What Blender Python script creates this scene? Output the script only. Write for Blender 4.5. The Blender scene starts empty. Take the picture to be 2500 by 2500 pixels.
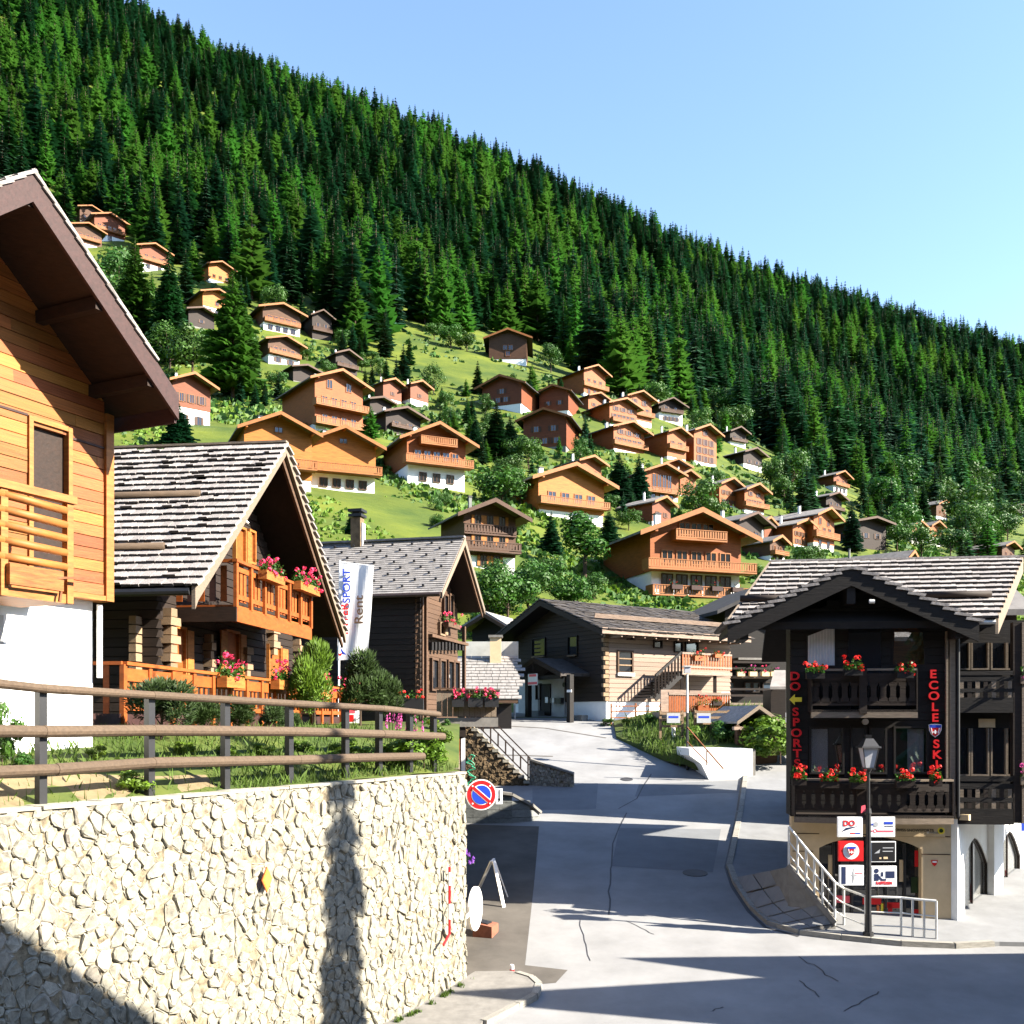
import bpy, bmesh, math, random
import numpy as np
from mathutils import Vector, Matrix
R = random.Random(7)
SC = bpy.context.scene
COL = SC.collection
F, H0 = 2500.0, 1760.0          # focal length and horizon row, measured on a 2500 px wide frame

# ---------------------------------------------------------------- camera, sky, sun, exposure
cam = bpy.data.cameras.new('camera'); cam.lens = 36; cam.sensor_width = 36
cam.shift_y = 0.204; cam.clip_start = 0.1; cam.clip_end = 6000
camo = bpy.data.objects.new('camera', cam); camo.rotation_euler = (math.radians(90), 0, 0)
COL.objects.link(camo); SC.camera = camo
SUN_EL = math.radians(31.5); SUN_AZ = math.atan2(0.97, -0.24)      # azimuth from +Y towards +X
SDIR = Vector((math.sin(SUN_AZ)*math.cos(SUN_EL), math.cos(SUN_AZ)*math.cos(SUN_EL), math.sin(SUN_EL)))
w = bpy.data.worlds.new('World'); SC.world = w; w.use_nodes = True
nt = w.node_tree; sky = nt.nodes.new('ShaderNodeTexSky'); sky.sky_type = 'NISHITA'; sky.sun_disc = False
sky.sun_elevation = SUN_EL; sky.sun_rotation = SUN_AZ; sky.altitude = 1500; sky.air_density = 1.0
sky.dust_density = 0.9; sky.ozone_density = 1.9
bg = nt.nodes['Background']; bg.inputs[1].default_value = 0.10
nt.links.new(sky.outputs[0], bg.inputs[0])
sl = bpy.data.lights.new('sun', 'SUN'); sl.energy = 5.0; sl.angle = math.radians(0.5); sl.color = (1.0, 0.92, 0.78)
slo = bpy.data.objects.new('sun', sl); slo.rotation_euler = (-SDIR).to_track_quat('-Z', 'Y').to_euler(); COL.objects.link(slo)
vs = SC.view_settings; vs.view_transform = 'Standard'; vs.look = 'None'; vs.exposure = 2.25; vs.gamma = 1.0; vs.use_curve_mapping = False
SC.cycles.use_denoising = True; SC.cycles.max_bounces = 6; SC.cycles.diffuse_bounces = 2; SC.cycles.glossy_bounces = 2
SC.cycles.transmission_bounces = 3; SC.cycles.transparent_max_bounces = 6; SC.cycles.caustics_reflective = False; SC.cycles.caustics_refractive = False

# ---------------------------------------------------------------- materials
MATS = {}; KA = 0.62
def M(name, col, rough=0.75, var=0.25, scale=5.0, stretch=(1, 1, 1), bump=0.25, rand=0.0, metal=0.0, spec=0.3, detail=5, col2=None, trans=0.0, hue=0.0, bdist=0.02, soft=False):
    if name in MATS: return MATS[name]
    if not name.startswith(('paint_', 'plaster_', 'metal_', 'flower', 'glass', 'curtain', 'lamp', 'banner')):
        col = tuple(c*KA for c in col); col2 = tuple(c*KA for c in col2) if col2 else None
    m = bpy.data.materials.new(name); m.use_nodes = True; N = m.node_tree.nodes; L = m.node_tree.links
    b = N['Principled BSDF']; b.inputs['Roughness'].default_value = rough; b.inputs['Metallic'].default_value = metal
    b.inputs['Specular IOR Level'].default_value = spec
    tc = N.new('ShaderNodeTexCoord'); oi = N.new('ShaderNodeObjectInfo')
    ml = N.new('ShaderNodeVectorMath'); ml.operation = 'MULTIPLY_ADD'; ml.inputs[1].default_value = stretch
    cb = N.new('ShaderNodeMath'); cb.operation = 'MULTIPLY'; cb.inputs[1].default_value = 53.0
    L.new(oi.outputs['Random'], cb.inputs[0]); L.new(tc.outputs['Object'], ml.inputs[0]); L.new(cb.outputs[0], ml.inputs[2])
    nz = N.new('ShaderNodeTexNoise'); nz.inputs['Scale'].default_value = scale; nz.inputs['Detail'].default_value = detail
    nz.inputs['Roughness'].default_value = 0.65
    L.new(ml.outputs[0], nz.inputs['Vector'])
    c2 = col2 if col2 else tuple(min(1, c*(1+var)) for c in col)
    c1 = tuple(c*(1-var) for c in col)
    rp = N.new('ShaderNodeValToRGB'); rp.color_ramp.elements[0].color = (*c1, 1); rp.color_ramp.elements[1].color = (*c2, 1)
    rp.color_ramp.elements[0].position = 0.3 if not soft else 0.1; rp.color_ramp.elements[1].position = 0.7 if not soft else 0.9
    L.new(nz.outputs['Fac'], rp.inputs['Fac'])
    out = rp.outputs['Color']
    if rand or hue:
        hs = N.new('ShaderNodeHueSaturation')
        mr = N.new('ShaderNodeMapRange'); mr.inputs['To Min'].default_value = 1-rand; mr.inputs['To Max'].default_value = 1+rand
        L.new(oi.outputs['Random'], mr.inputs['Value']); L.new(mr.outputs[0], hs.inputs['Value']); L.new(out, hs.inputs['Color'])
        if hue:
            wn = N.new('ShaderNodeTexWhiteNoise'); wn.noise_dimensions = '1D'; L.new(cb.outputs[0], wn.inputs['W'])
            m2 = N.new('ShaderNodeMapRange'); m2.inputs['To Min'].default_value = 0.5-hue; m2.inputs['To Max'].default_value = 0.5+hue
            L.new(wn.outputs['Value'], m2.inputs['Value']); L.new(m2.outputs[0], hs.inputs['Hue'])
        out = hs.outputs['Color']
    L.new(out, b.inputs['Base Color'])
    if bump:
        bp = N.new('ShaderNodeBump'); bp.inputs['Strength'].default_value = bump; bp.inputs['Distance'].default_value = bdist
        L.new(nz.outputs['Fac'], bp.inputs['Height']); L.new(bp.outputs[0], b.inputs['Normal'])
    if trans:
        tr = N.new('ShaderNodeBsdfTranslucent'); mx = N.new('ShaderNodeMixShader'); mx.inputs[0].default_value = trans
        L.new(out, tr.inputs['Color']); L.new(b.outputs[0], mx.inputs[1]); L.new(tr.outputs[0], mx.inputs[2])
        L.new(mx.outputs[0], N['Material Output'].inputs['Surface'])
    MATS[name] = m
    return m
def glass(name, col, rough=0.04):
    if name in MATS: return MATS[name]
    m = M(name, col, rough=rough, var=0.1, bump=0, spec=0.9); return m
WX = (1, 14, 14)     # grain along local x
M('wood_orange', (0.39, 0.132, 0.028), 0.6, 0.55, 3.0, (0.7, 1, 9), 0.3, rand=0.34, hue=0.014)
M('wood_orange_trim', (0.45, 0.165, 0.036), 0.6, 0.35, 3.0, (1, 1, 6), 0.2, rand=0.08)
M('wood_balcony', (0.42, 0.105, 0.02), 0.55, 0.25, 4.0, (1, 1, 3), 0.2, rand=0.12)
M('wood_dark', (0.028, 0.017, 0.012), 0.75, 0.4, 3.0, (1, 1, 8), 0.35, rand=0.25)
M('wood_black', (0.012, 0.009, 0.008), 0.7, 0.4, 3.0, (1, 1, 8), 0.3, rand=0.2)
M('wood_brown', (0.12, 0.066, 0.038), 0.75, 0.35, 3.0, (1, 1, 8), 0.3, rand=0.15)
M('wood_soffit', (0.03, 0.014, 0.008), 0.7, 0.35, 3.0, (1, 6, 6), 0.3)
M('wood_fascia', (0.055, 0.022, 0.019), 0.65, 0.3, 3.0, (1, 6, 6), 0.2)
M('wood_silver', (0.27, 0.21, 0.155), 0.8, 0.25, 4.0, (1, 8, 8), 0.3, rand=0.12)
M('wood_rail', (0.125, 0.085, 0.055), 0.8, 0.25, 4.0, (1, 6, 6), 0.3, rand=0.08)
M('log_pink', (0.37, 0.27, 0.21), 0.8, 0.4, 3.0, (1, 1, 10), 0.4, rand=0.18)
M('log_end', (0.34, 0.23, 0.14), 0.85, 0.3, 14.0, (1, 1, 1), 0.4, rand=0.2)
M('shingle', (0.39, 0.355, 0.335), 0.85, 0.35, 7.0, (1, 1, 1), 0.5, rand=0.16)
M('shingle_end_shade', (0.085, 0.075, 0.068), 0.95, 0.3)  # dark end grain, with the shade under each course put into the colour
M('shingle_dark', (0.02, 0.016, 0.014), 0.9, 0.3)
M('slate', (0.30, 0.28, 0.265), 0.75, 0.3, 5.0, (1, 1, 1), 0.3, rand=0.22)
M('slate_dark', (0.075, 0.065, 0.06), 0.75, 0.4, 5.0, (1, 1, 1), 0.4, rand=0.35)
M('plaster_white', (0.80, 0.80, 0.78), 0.85, 0.05, 3.0, bump=0.1)
M('plaster_cream', (0.58, 0.44, 0.27), 0.85, 0.08, 3.0, bump=0.1)
M('plaster_grey', (0.42, 0.42, 0.40), 0.85, 0.12, 3.0, bump=0.2)
M('stone', (0.375, 0.345, 0.285), 0.85, 0.35, 8.0, (1, 1, 1), 0.9, rand=0.3, hue=0.016)
M('mortar', (0.30, 0.245, 0.165), 0.95, 0.75, 9.0, bump=0.6)
M('stone_brown', (0.16, 0.11, 0.06), 0.9, 0.5, 5.0, bump=0.5, rand=0.5)
M('concrete', (0.27, 0.255, 0.235), 0.9, 0.2, 4.0, bump=0.3)
M('concrete_block', (0.24, 0.25, 0.24), 0.9, 0.25, 4.0, bump=0.3, rand=0.12)
M('kerb', (0.38, 0.36, 0.32), 0.9, 0.25, 6.0, bump=0.3, rand=0.12)
M('asphalt', (0.32, 0.32, 0.325), 0.9, 0.2, 0.55, bump=0.4, detail=15)
M('asphalt_new', (0.215, 0.225, 0.24), 0.9, 0.12, 1.4, bump=0.15, detail=9)
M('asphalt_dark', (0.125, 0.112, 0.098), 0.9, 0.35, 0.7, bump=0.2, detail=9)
M('tar', (0.06, 0.06, 0.065), 0.6, 0.3, 3.0)
M('paving', (0.27, 0.275, 0.285), 0.9, 0.12, 2.0, bump=0.2, rand=0.06)
M('metal_black', (0.012, 0.012, 0.014), 0.45, 0.2, 6.0, bump=0.05, spec=0.5)
M('metal_brown', (0.035, 0.02, 0.014), 0.5, 0.2, 6.0, bump=0.05, spec=0.5)
M('metal_rail', (0.62, 0.62, 0.60), 0.4, 0.08, 6.0, bump=0.05, metal=0.3)
M('metal_white', (0.75, 0.75, 0.74), 0.4, 0.06, 6.0, bump=0.03)
M('rust', (0.28, 0.10, 0.04), 0.8, 0.3, 6.0)
glass('glass_dark', (0.012, 0.014, 0.018)); glass('glass_blue', (0.05, 0.07, 0.10)); glass('glass_shop', (0.02, 0.02, 0.022))
M('curtain', (0.42, 0.43, 0.46), 0.9, 0.1, 2.0, bump=0)
M('lamp_glass', (0.45, 0.45, 0.47), 0.3, 0.05, 2.0, bump=0)
for n_, c_ in dict(red=(0.62, 0.012, 0.015), blue=(0.015, 0.05, 0.42), white=(0.82, 0.82, 0.82), yellow=(0.75, 0.62, 0.05), black=(0.012, 0.012, 0.014),
                   navy=(0.02, 0.03, 0.08), grey=(0.35, 0.36, 0.38), pinkred=(0.75, 0.10, 0.14), green=(0.02, 0.22, 0.12), orange=(0.65, 0.16, 0.04)).items():
    M('paint_'+n_, c_, 0.45, 0.05, 8.0, bump=0.02)
M('banner_cloth', (0.80, 0.80, 0.80), 0.8, 0.04, 2.0, bump=0.05, trans=0.25)
M('flower_red', (0.70, 0.025, 0.02), 0.6, 0.3, 30.0, bump=0, trans=0.25)
M('flower_pink', (0.78, 0.05, 0.14), 0.6, 0.35, 30.0, bump=0, trans=0.25)
M('flower_magenta', (0.62, 0.10, 0.34), 0.6, 0.35, 30.0, bump=0, trans=0.25)
M('flower_purple', (0.28, 0.10, 0.55), 0.6, 0.35, 30.0, bump=0, trans=0.25)
M('leaf', (0.055, 0.155, 0.018), 0.55, 0.35, 3.0, bump=0, trans=0.25, rand=0.15, hue=0.012)
M('leaf_light', (0.15, 0.26, 0.02), 0.55, 0.3, 3.0, bump=0, trans=0.3, rand=0.15, hue=0.012)
M('leaf_dark', (0.028, 0.062, 0.016), 0.6, 0.4, 3.0, bump=0, trans=0.15, rand=0.15)
M('needle', (0.019, 0.092, 0.032), 0.65, 0.5, 4.0, bump=0, trans=0.15, rand=0.45, hue=0.03)
M('needle_pine', (0.045, 0.085, 0.018), 0.6, 0.4, 6.0, bump=0, trans=0.15, rand=0.15)
M('larch', (0.068, 0.205, 0.026), 0.65, 0.35, 4.0, bump=0, trans=0.35, rand=0.25, hue=0.015)
M('bark', (0.09, 0.06, 0.04), 0.9, 0.4, 8.0, (1, 1, 0.3), 0.5)
M('grass', (0.05, 0.14, 0.006), 0.9, 0.5, 0.07, bump=0.8, detail=14, col2=(0.17, 0.205, 0.012), bdist=0.6)
M('grass_near', (0.05, 0.11, 0.01), 0.8, 0.4, 0.8, bump=0.4, detail=10, col2=(0.13, 0.16, 0.025))  # finer mottle for the garden terrace and the verge
M('grass_blade', (0.11, 0.19, 0.025), 0.7, 0.35, 2.0, bump=0, trans=0.3)
M('soil', (0.26, 0.20, 0.11), 0.95, 0.25, 4.0, bump=0.4)
M('rock', (0.38, 0.34, 0.27), 0.9, 0.3, 1.0, bump=0.6)
M('tile_terracotta', (0.34, 0.13, 0.08), 0.85, 0.25, 6.0)
M('forest_floor', (0.03, 0.05, 0.015), 0.95, 0.4, 0.3, bump=0.3)

# ---------------------------------------------------------------- geometry helpers
def P(px, py, Y): return Vector(((px-1250)/F*Y, Y, (H0-py)/F*Y))
def V2(x, y):
    v = Vector((x, y, 0)); v.normalize(); return v
UP = Vector((0, 0, 1))
def tag(o, label=None, cat=None, group=None, kind=None):
    if label: o['label'] = label
    if cat: o['category'] = cat
    if group: o['group'] = group
    if kind: o['kind'] = kind
    return o
def origin_of(o): return Vector(o['_o']) if '_o' in o else Vector((0, 0, 0))
ORG = {}
def thing(name, loc, label, cat, group=None):
    o = bpy.data.objects.new(name, None); COL.objects.link(o); o.location = loc; o.empty_display_size = 0.2
    ORG[o] = Vector(loc); return tag(o, label, cat, group)
class MB:
    """collects faces in world coordinates, then links them as one mesh object under its thing"""
    def __init__(s): s.v = []; s.f = []; s.m = []
    def face(s, pts, mi=0):
        i = len(s.v); s.v.extend([tuple(p) for p in pts]); s.f.append(tuple(range(i, i+len(pts)))); s.m.append(mi)
    def prism(s, pts, d, mi=0, mcap=None):
        n = len(pts); i = len(s.v); d = Vector(d)
        s.v.extend([tuple(p) for p in pts]); s.v.extend([tuple(Vector(p)+d) for p in pts])
        nv = Vector((0, 0, 0)); p0 = Vector(pts[0])
        for k in range(1, n-1): nv += (Vector(pts[k])-p0).cross(Vector(pts[k+1])-p0)
        flip = nv.dot(d) > 0
        a = tuple(range(i, i+n)); b = tuple(range(i+n, i+2*n))
        s.f.append(a[::-1] if flip else a); s.f.append(b if flip else b[::-1]); s.m += [mi if mcap is None else mcap]*2
        for k in range(n):
            q = (i+k, i+(k+1) % n, i+n+(k+1) % n, i+n+k)
            s.f.append(q if flip else q[::-1]); s.m.append(mi)
    def box(s, c, ax, ay, az, mi=0, end=None):
        c, ax, ay, az = map(Vector, (c, ax, ay, az))
        s.prism([c-ax-ay-az, c+ax-ay-az, c+ax+ay-az, c-ax+ay-az], 2*az, mi)
        if end is not None: s.m[-2] = end
    def bar(s, p, q, w, h, mi=0, up=UP):
        p, q = Vector(p), Vector(q); d = (q-p); side = d.cross(up)
        if side.length < 1e-6: side = Vector((1, 0, 0))
        side.normalize(); u = side.cross(d); u.normalize()
        a, b = side*w/2, u*h/2
        s.prism([p-a-b, p+a-b, p+a+b, p-a+b], d, mi)
    def tube(s, p, q, r0, r1=None, n=8, mi=0):
        r1 = r0 if r1 is None else r1; p, q = Vector(p), Vector(q); d = (q-p).normalized()
        a = d.cross(UP) if abs(d.z) < 0.95 else d.cross(Vector((1, 0, 0)))
        a.normalize(); b = d.cross(a); i = len(s.v)
        for c, r in ((p, r0), (q, r1)):
            for k in range(n):
                t = 2*math.pi*k/n; s.v.append(tuple(c+a*math.cos(t)*r+b*math.sin(t)*r))
        for k in range(n):
            s.f.append((i+k, i+n+k, i+n+(k+1) % n, i+(k+1) % n)); s.m.append(mi)
        s.f.append(tuple(range(i, i+n))); s.f.append(tuple(range(i+2*n-1, i+n-1, -1))); s.m += [mi, mi]
    def path(s, pts, r, n=6, mi=0):
        for a, b in zip(pts[:-1], pts[1:]): s.tube(a, b, r, r, n, mi)
    def disc(s, c, nrm, r, mi=0, n=28, th=0.0, a0=0, a1=2*math.pi, rin=0):
        nrm = Vector(nrm).normalized(); a = nrm.cross(UP).normalized()*-1; b = Vector((0, 0, 1))
        full = abs(a1-a0) > 6.28
        pts = [Vector(c)+a*math.cos(a0+(a1-a0)*k/n)*r+b*math.sin(a0+(a1-a0)*k/n)*r for k in range(n if full else n+1)]
        if rin:
            for k in range(n):
                t0, t1 = a0+(a1-a0)*k/n, a0+(a1-a0)*(k+1)/n
                e = lambda t, q: Vector(c)+a*math.cos(t)*q+b*math.sin(t)*q
                s.prism([e(t0, rin), e(t1, rin), e(t1, r), e(t0, r)], nrm*max(th, .001), mi)
        else: s.prism(pts, nrm*max(th, 0.001), mi)
    # on a facade plane: u along it, z up, o out of it
    def pbox(s, pl, u0, u1, z0, z1, o0, o1, mi=0):
        s.prism([pl.pt(u0, z0, o0), pl.pt(u1, z0, o0), pl.pt(u1, z1, o0), pl.pt(u0, z1, o0)], pl.n*(o1-o0), mi)
    def ppoly(s, pl, uz, o0, o1, mi=0):
        s.prism([pl.pt(u, z, o0) for u, z in uz], pl.n*(o1-o0), mi)
    def build(s, name, mat, parent=None, smooth=False):
        o0 = ORG.get(parent, Vector((0, 0, 0)))
        me = bpy.data.meshes.new(name)
        vv = [(x-o0.x, y-o0.y, z-o0.z) for x, y, z in s.v]
        me.from_pydata(vv, [], s.f)
        mats = mat if isinstance(mat, (list, tuple)) else [mat]
        for q in mats: me.materials.append(MATS[q] if isinstance(q, str) else q)
        if len(mats) > 1: me.polygons.foreach_set('material_index', s.m)
        if smooth: me.polygons.foreach_set('use_smooth', [True]*len(me.polygons))
        me.update()
        o = bpy.data.objects.new(name, me); COL.objects.link(o)
        if parent: o.parent = parent; ORG[o] = o0
        return o
class Plane:
    """a vertical facade: o = point on it, e = horizontal direction, n = outward normal"""
    def __init__(s, o, e, n=None):
        s.o = Vector((o[0], o[1], 0)); s.e = V2(e[0], e[1]); s.n = V2(s.e.y, -s.e.x) if n is None else V2(n[0], n[1])
    def pt(s, u, z, off=0.0): return Vector((s.o.x+s.e.x*u+s.n.x*off, s.o.y+s.e.y*u+s.n.y*off, z))
    def off(s, d): return Plane(s.o+s.n*d, s.e, s.n)
    def u(s, px):
        k = (px-1250)/F; return (k*s.o.y-s.o.x)/(s.e.x-k*s.e.y)
    def Y(s, u): return s.o.y+s.e.y*u
    def z(s, px, py): return (H0-py)/F*s.Y(s.u(px))
    def uz(s, px, py): return s.u(px), s.z(px, py)
    def rect(s, px0, py0, px1, py1):
        m = (px0+px1)/2; return s.u(px0), s.u(px1), s.z(m, py1), s.z(m, py0)
def one(name, fn, mat, parent=None, **k):
    m = MB(); fn(m); return m.build(name, mat, parent, **k)
def pxbox(name, pl, r, o0, o1, mat, parent):
    m = MB(); u0, u1, z0, z1 = pl.rect(*r); m.pbox(pl, min(u0, u1), max(u0, u1), z0, z1, o0, o1); return m.build(name, mat, parent)
_unit = {}
def unit_box(mat, jit=0, seed=0, end=None):
    """a shared, slightly bevelled unit block (-.5..+.5) for planks, shingles, slabs"""
    key = (mat, jit, seed, end)
    if key in _unit: return _unit[key]
    bm = bmesh.new(); bmesh.ops.create_cube(bm, size=1.0); r = random.Random(seed)
    for v in bm.verts: v.co += Vector((r.uniform(-jit, jit), r.uniform(-jit, jit), r.uniform(-jit, jit)*.5))
    me = bpy.data.meshes.new('block'); bm.to_mesh(me); bm.free(); me.materials.append(MATS[mat]); _unit[key] = me
    if end:
        me.materials.append(MATS[end])
        for q in me.polygons: q.material_index = 1 if q.normal.y > .8 else 0
    return me
def piece(name, me, parent, c, ax, ay, az):
    """one object of shared mesh me; ax, ay, az are its full edge vectors in world space"""
    o = bpy.data.objects.new(name, me); COL.objects.link(o); o.parent = parent
    c = Vector(c)-ORG.get(parent, Vector((0, 0, 0)))
    o.matrix_local = Matrix(((ax[0], ay[0], az[0], c[0]), (ax[1], ay[1], az[1], c[1]), (ax[2], ay[2], az[2], c[2]), (0, 0, 0, 1)))
    ORG[o] = ORG.get(parent, Vector((0, 0, 0)))
    return o
def text_mesh(txt, pl, u, z, h, off, mat, parent, name='lettering', th=0.01, align='CENTER', vertical=False, wscale=1.0, bold=0.0, mirror=False):
    cu = bpy.data.curves.new('t', 'FONT'); cu.body = txt; cu.size = 1.0; cu.align_x = align; cu.align_y = 'CENTER'; cu.extrude = 0.5; cu.offset = bold
    ob = bpy.data.objects.new('t', cu); me = bpy.data.meshes.new_from_object(ob)
    k = h/0.72
    for v in me.vertices:
        x, y, zz = v.co.x*k*wscale, v.co.y*k, v.co.z*th
        if vertical: x, y = -y, x
        v.co = pl.pt(u+x, z+y, off+zz+th/2)-ORG.get(parent, Vector((0, 0, 0)))
    me.materials.clear(); me.materials.append(MATS[mat]); bpy.data.objects.remove(ob); bpy.data.curves.remove(cu)
    o = bpy.data.objects.new(name, me); COL.objects.link(o); o.parent = parent; ORG[o] = ORG.get(parent, Vector((0, 0, 0)))
    return o

# ---------------------------------------------------------------- the lie of the land
_gy = [-60, 5, 17, 19.5, 23, 27.5, 32, 37, 41.5, 46, 50.5, 53, 58, 70]
_gz = [-5.9, -5.8, -5.7, -5.65, -5.25, -4.7, -4.1, -3.3, -2.3, -1.15, -.1, .15, .5, 2.0]
def G(Y): return np.interp(Y, _gy, _gz)
HC = [ # px, py, Y of hillside ground
 (1220,1400,100),(1690,1452,122),(1150,1300,112),(850,1195,140),(1070,1184,145),(1400,1262,162),(450,1040,172),(765,1052,165),(300,1085,140),(0,1000,160),
 (1235,880,325),(1450,965,285),(1230,992,250),(1340,1090,215),(1535,1040,262),(1640,1030,295),(1535,1105,226),(1700,1132,224),(1610,1215,190),(1820,1240,205),
 (1980,1335,185),(2055,1200,300),(2030,1250,250),(2260,1325,265),(2290,1265,340),(2450,1355,265),(2700,1380,280),(690,885,250),(685,810,285),(790,820,295),(530,768,275),
 (540,690,310),(375,655,330),(265,585,370),(60,480,400),(990,985,245),(840,910,255),(1810,1088,300),
 (500,480,480),(900,640,470),(1300,760,470),(1700,900,480),(2100,1060,560),(2450,1130,620),(200,300,520),
 (330,85,720),(0,-80,690),(-500,-380,650),(-500,700,300),(-400,1150,150),(640,228,740),(950,330,770),(1300,474,800),(1700,660,860),(2100,795,920),(2500,955,1000),(3000,1040,1080),(3200,1250,600),(3100,1420,260),
 (2000,1430,120),(2500,1480,120),(3200,1560,120),(1400,1480,105),(600,1420,80),(100,1350,80)]
_cp = [P(*c) for c in HC] + [Vector((x, 66, 1.6+max(0, -x)*.05)) for x in (-60, -30, -10, 10, 30, 60)]
_cp += [Vector((x, 1500, z)) for x, z in ((-1200, 200), (-500, 150), (0, 120), (500, 80), (1100, 40))]
_S = 100.0
_xy = np.array([[c.x/_S, c.y/_S] for c in _cp]); _zz = np.array([c.z for c in _cp])
def _phi(d2): return d2*np.log(d2+1e-9)*0.5
def _solve():
    n = len(_xy); d2 = ((_xy[:, None]-_xy[None])**2).sum(-1); A = np.zeros((n+3, n+3))
    A[:n, :n] = _phi(d2)+np.eye(n)*0.03; A[:n, n] = 1; A[:n, n+1:] = _xy; A[n, :n] = 1; A[n+1:, :n] = _xy.T
    return np.linalg.solve(A, np.concatenate([_zz, np.zeros(3)]))
_w = _solve()
def hill(X, Y):
    X = np.asarray(X, float); Y = np.asarray(Y, float); sh = X.shape
    q = np.stack([X.ravel()/_S, Y.ravel()/_S], 1); out = np.empty(len(q))
    for i in range(0, len(q), 4000):
        b = q[i:i+4000]; d2 = ((b[:, None]-_xy[None])**2).sum(-1)
        out[i:i+4000] = _phi(d2)@_w[:-3]+_w[-3]+b@_w[-2:]
    return out.reshape(sh)
def land(X, Y):
    X = np.asarray(X, float); Y = np.asarray(Y, float)
    t = np.clip((Y-54)/18, 0, 1); t = t*t*(3-2*t)
    return G(np.minimum(Y, 70))*(1-t)+hill(X, np.maximum(Y, 50))*t
_rayY = np.concatenate([np.arange(56, 400, 0.5), np.arange(400, 1400, 1.5)])
def hit(px, py):
    """where the view ray of a pixel meets the hillside"""
    kx, kz = (px-1250)/F, (H0-py)/F
    d = kz*_rayY-land(kx*_rayY, _rayY); s = np.where(d <= 0)[0]
    if len(s) == 0: return None
    Y = float(_rayY[s[0]]); return Vector((kx*Y, Y, float(land(kx*Y, Y))))
def gp(px, py):
    """where the view ray of a pixel meets the street"""
    kx, kz = (px-1250)/F, (H0-py)/F; ys = np.arange(12, 58, 0.02); d = kz*ys-G(ys); s = np.where(d <= 0)[0]
    Y = float(ys[s[0]]) if len(s) else 52.0
    return Vector((kx*Y, Y, float(G(Y))))
# ================================================================ THE SETTING
def sheet(name, xy, zf, off, mat, sx=1.5, sy=1.0, kind='structure', label=None, skirt=0.0):
    """a polygon in plan, cut into cells and laid on the land zf(x, y)"""
    bm = bmesh.new(); vs_ = [bm.verts.new((x, y, 0)) for x, y in xy]; bm.faces.new(vs_)
    xs = [p[0] for p in xy]; ys = [p[1] for p in xy]
    for lo, hi, st, nn in ((min(xs), max(xs), sx, (1, 0, 0)), (min(ys), max(ys), sy, (0, 1, 0))):
        k = math.floor(lo/st)+1
        while k*st < hi:
            bmesh.ops.bisect_plane(bm, geom=bm.verts[:]+bm.edges[:]+bm.faces[:], plane_co=Vector(nn)*k*st, plane_no=nn); k += 1
    bmesh.ops.triangulate(bm, faces=bm.faces[:])
    for f in bm.faces:
        if f.normal.z < 0: f.normal_flip()
    if skirt:
        be = [e for e in bm.edges if e.is_boundary]; r = bmesh.ops.extrude_edge_only(bm, edges=be)
        low = set(v for v in r['geom'] if isinstance(v, bmesh.types.BMVert))
    else: low = set()
    for v in bm.verts: v.co.z = zf(v.co.x, v.co.y)+off-(skirt if v in low else 0)
    bmesh.ops.recalc_face_normals(bm, faces=bm.faces[:])
    if sum(f.normal.z for f in bm.faces) < 0: bmesh.ops.reverse_faces(bm, faces=bm.faces[:])
    me = bpy.data.meshes.new(name); bm.to_mesh(me); bm.free(); me.materials.append(MATS[mat])
    o = bpy.data.objects.new(name, me); COL.objects.link(o); tag(o, label, None, None, kind); return o
def gz(x, y): return float(G(y))+0.05*math.sin(x*.35+1)*math.exp(-((y-28)/16)**2)*0
def pxy(*pts): return [tuple(gp(px, py)[:2]) for px, py in pts]
sheet('road', [(-8, -40), (45, -40), (45, 57.5), (-8, 57.5)], gz, 0, 'asphalt', 2.5, 0.8)
# hillside: one sheet from the back of the village to beyond the ridge
def build_hill():
    ys = np.concatenate([np.geomspace(53.2, 1500, 190)]); ts = np.linspace(-1.15, 1.15, 170)
    Y, T_ = np.meshgrid(ys, ts, indexing='ij'); X = T_*(Y+40)
    Z = land(X, Y)
    rng = np.random.default_rng(3)
    bump = 0.5*np.sin(X/9.3+np.sin(Y/13))*np.sin(Y/7.1+X/17) + .25*np.sin(X/3.1+Y/4.3)
    Z = Z+bump*np.clip((Y-75)/60, 0, 1)*0.6
    n, m = Y.shape; v = np.stack([X, Y, Z], -1).reshape(-1, 3)
    idx = np.arange(n*m).reshape(n, m)
    f = np.stack([idx[:-1, :-1], idx[:-1, 1:], idx[1:, 1:], idx[1:, :-1]], -1).reshape(-1, 4)
    me = bpy.data.meshes.new('hillside'); me.from_pydata(v.tolist(), [], f.tolist()); me.materials.append(MATS['grass'])
    me.polygons.foreach_set('use_smooth', [True]*len(me.polygons))
    o = bpy.data.objects.new('hillside', me); COL.objects.link(o); tag(o, kind='structure')
build_hill()
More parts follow.
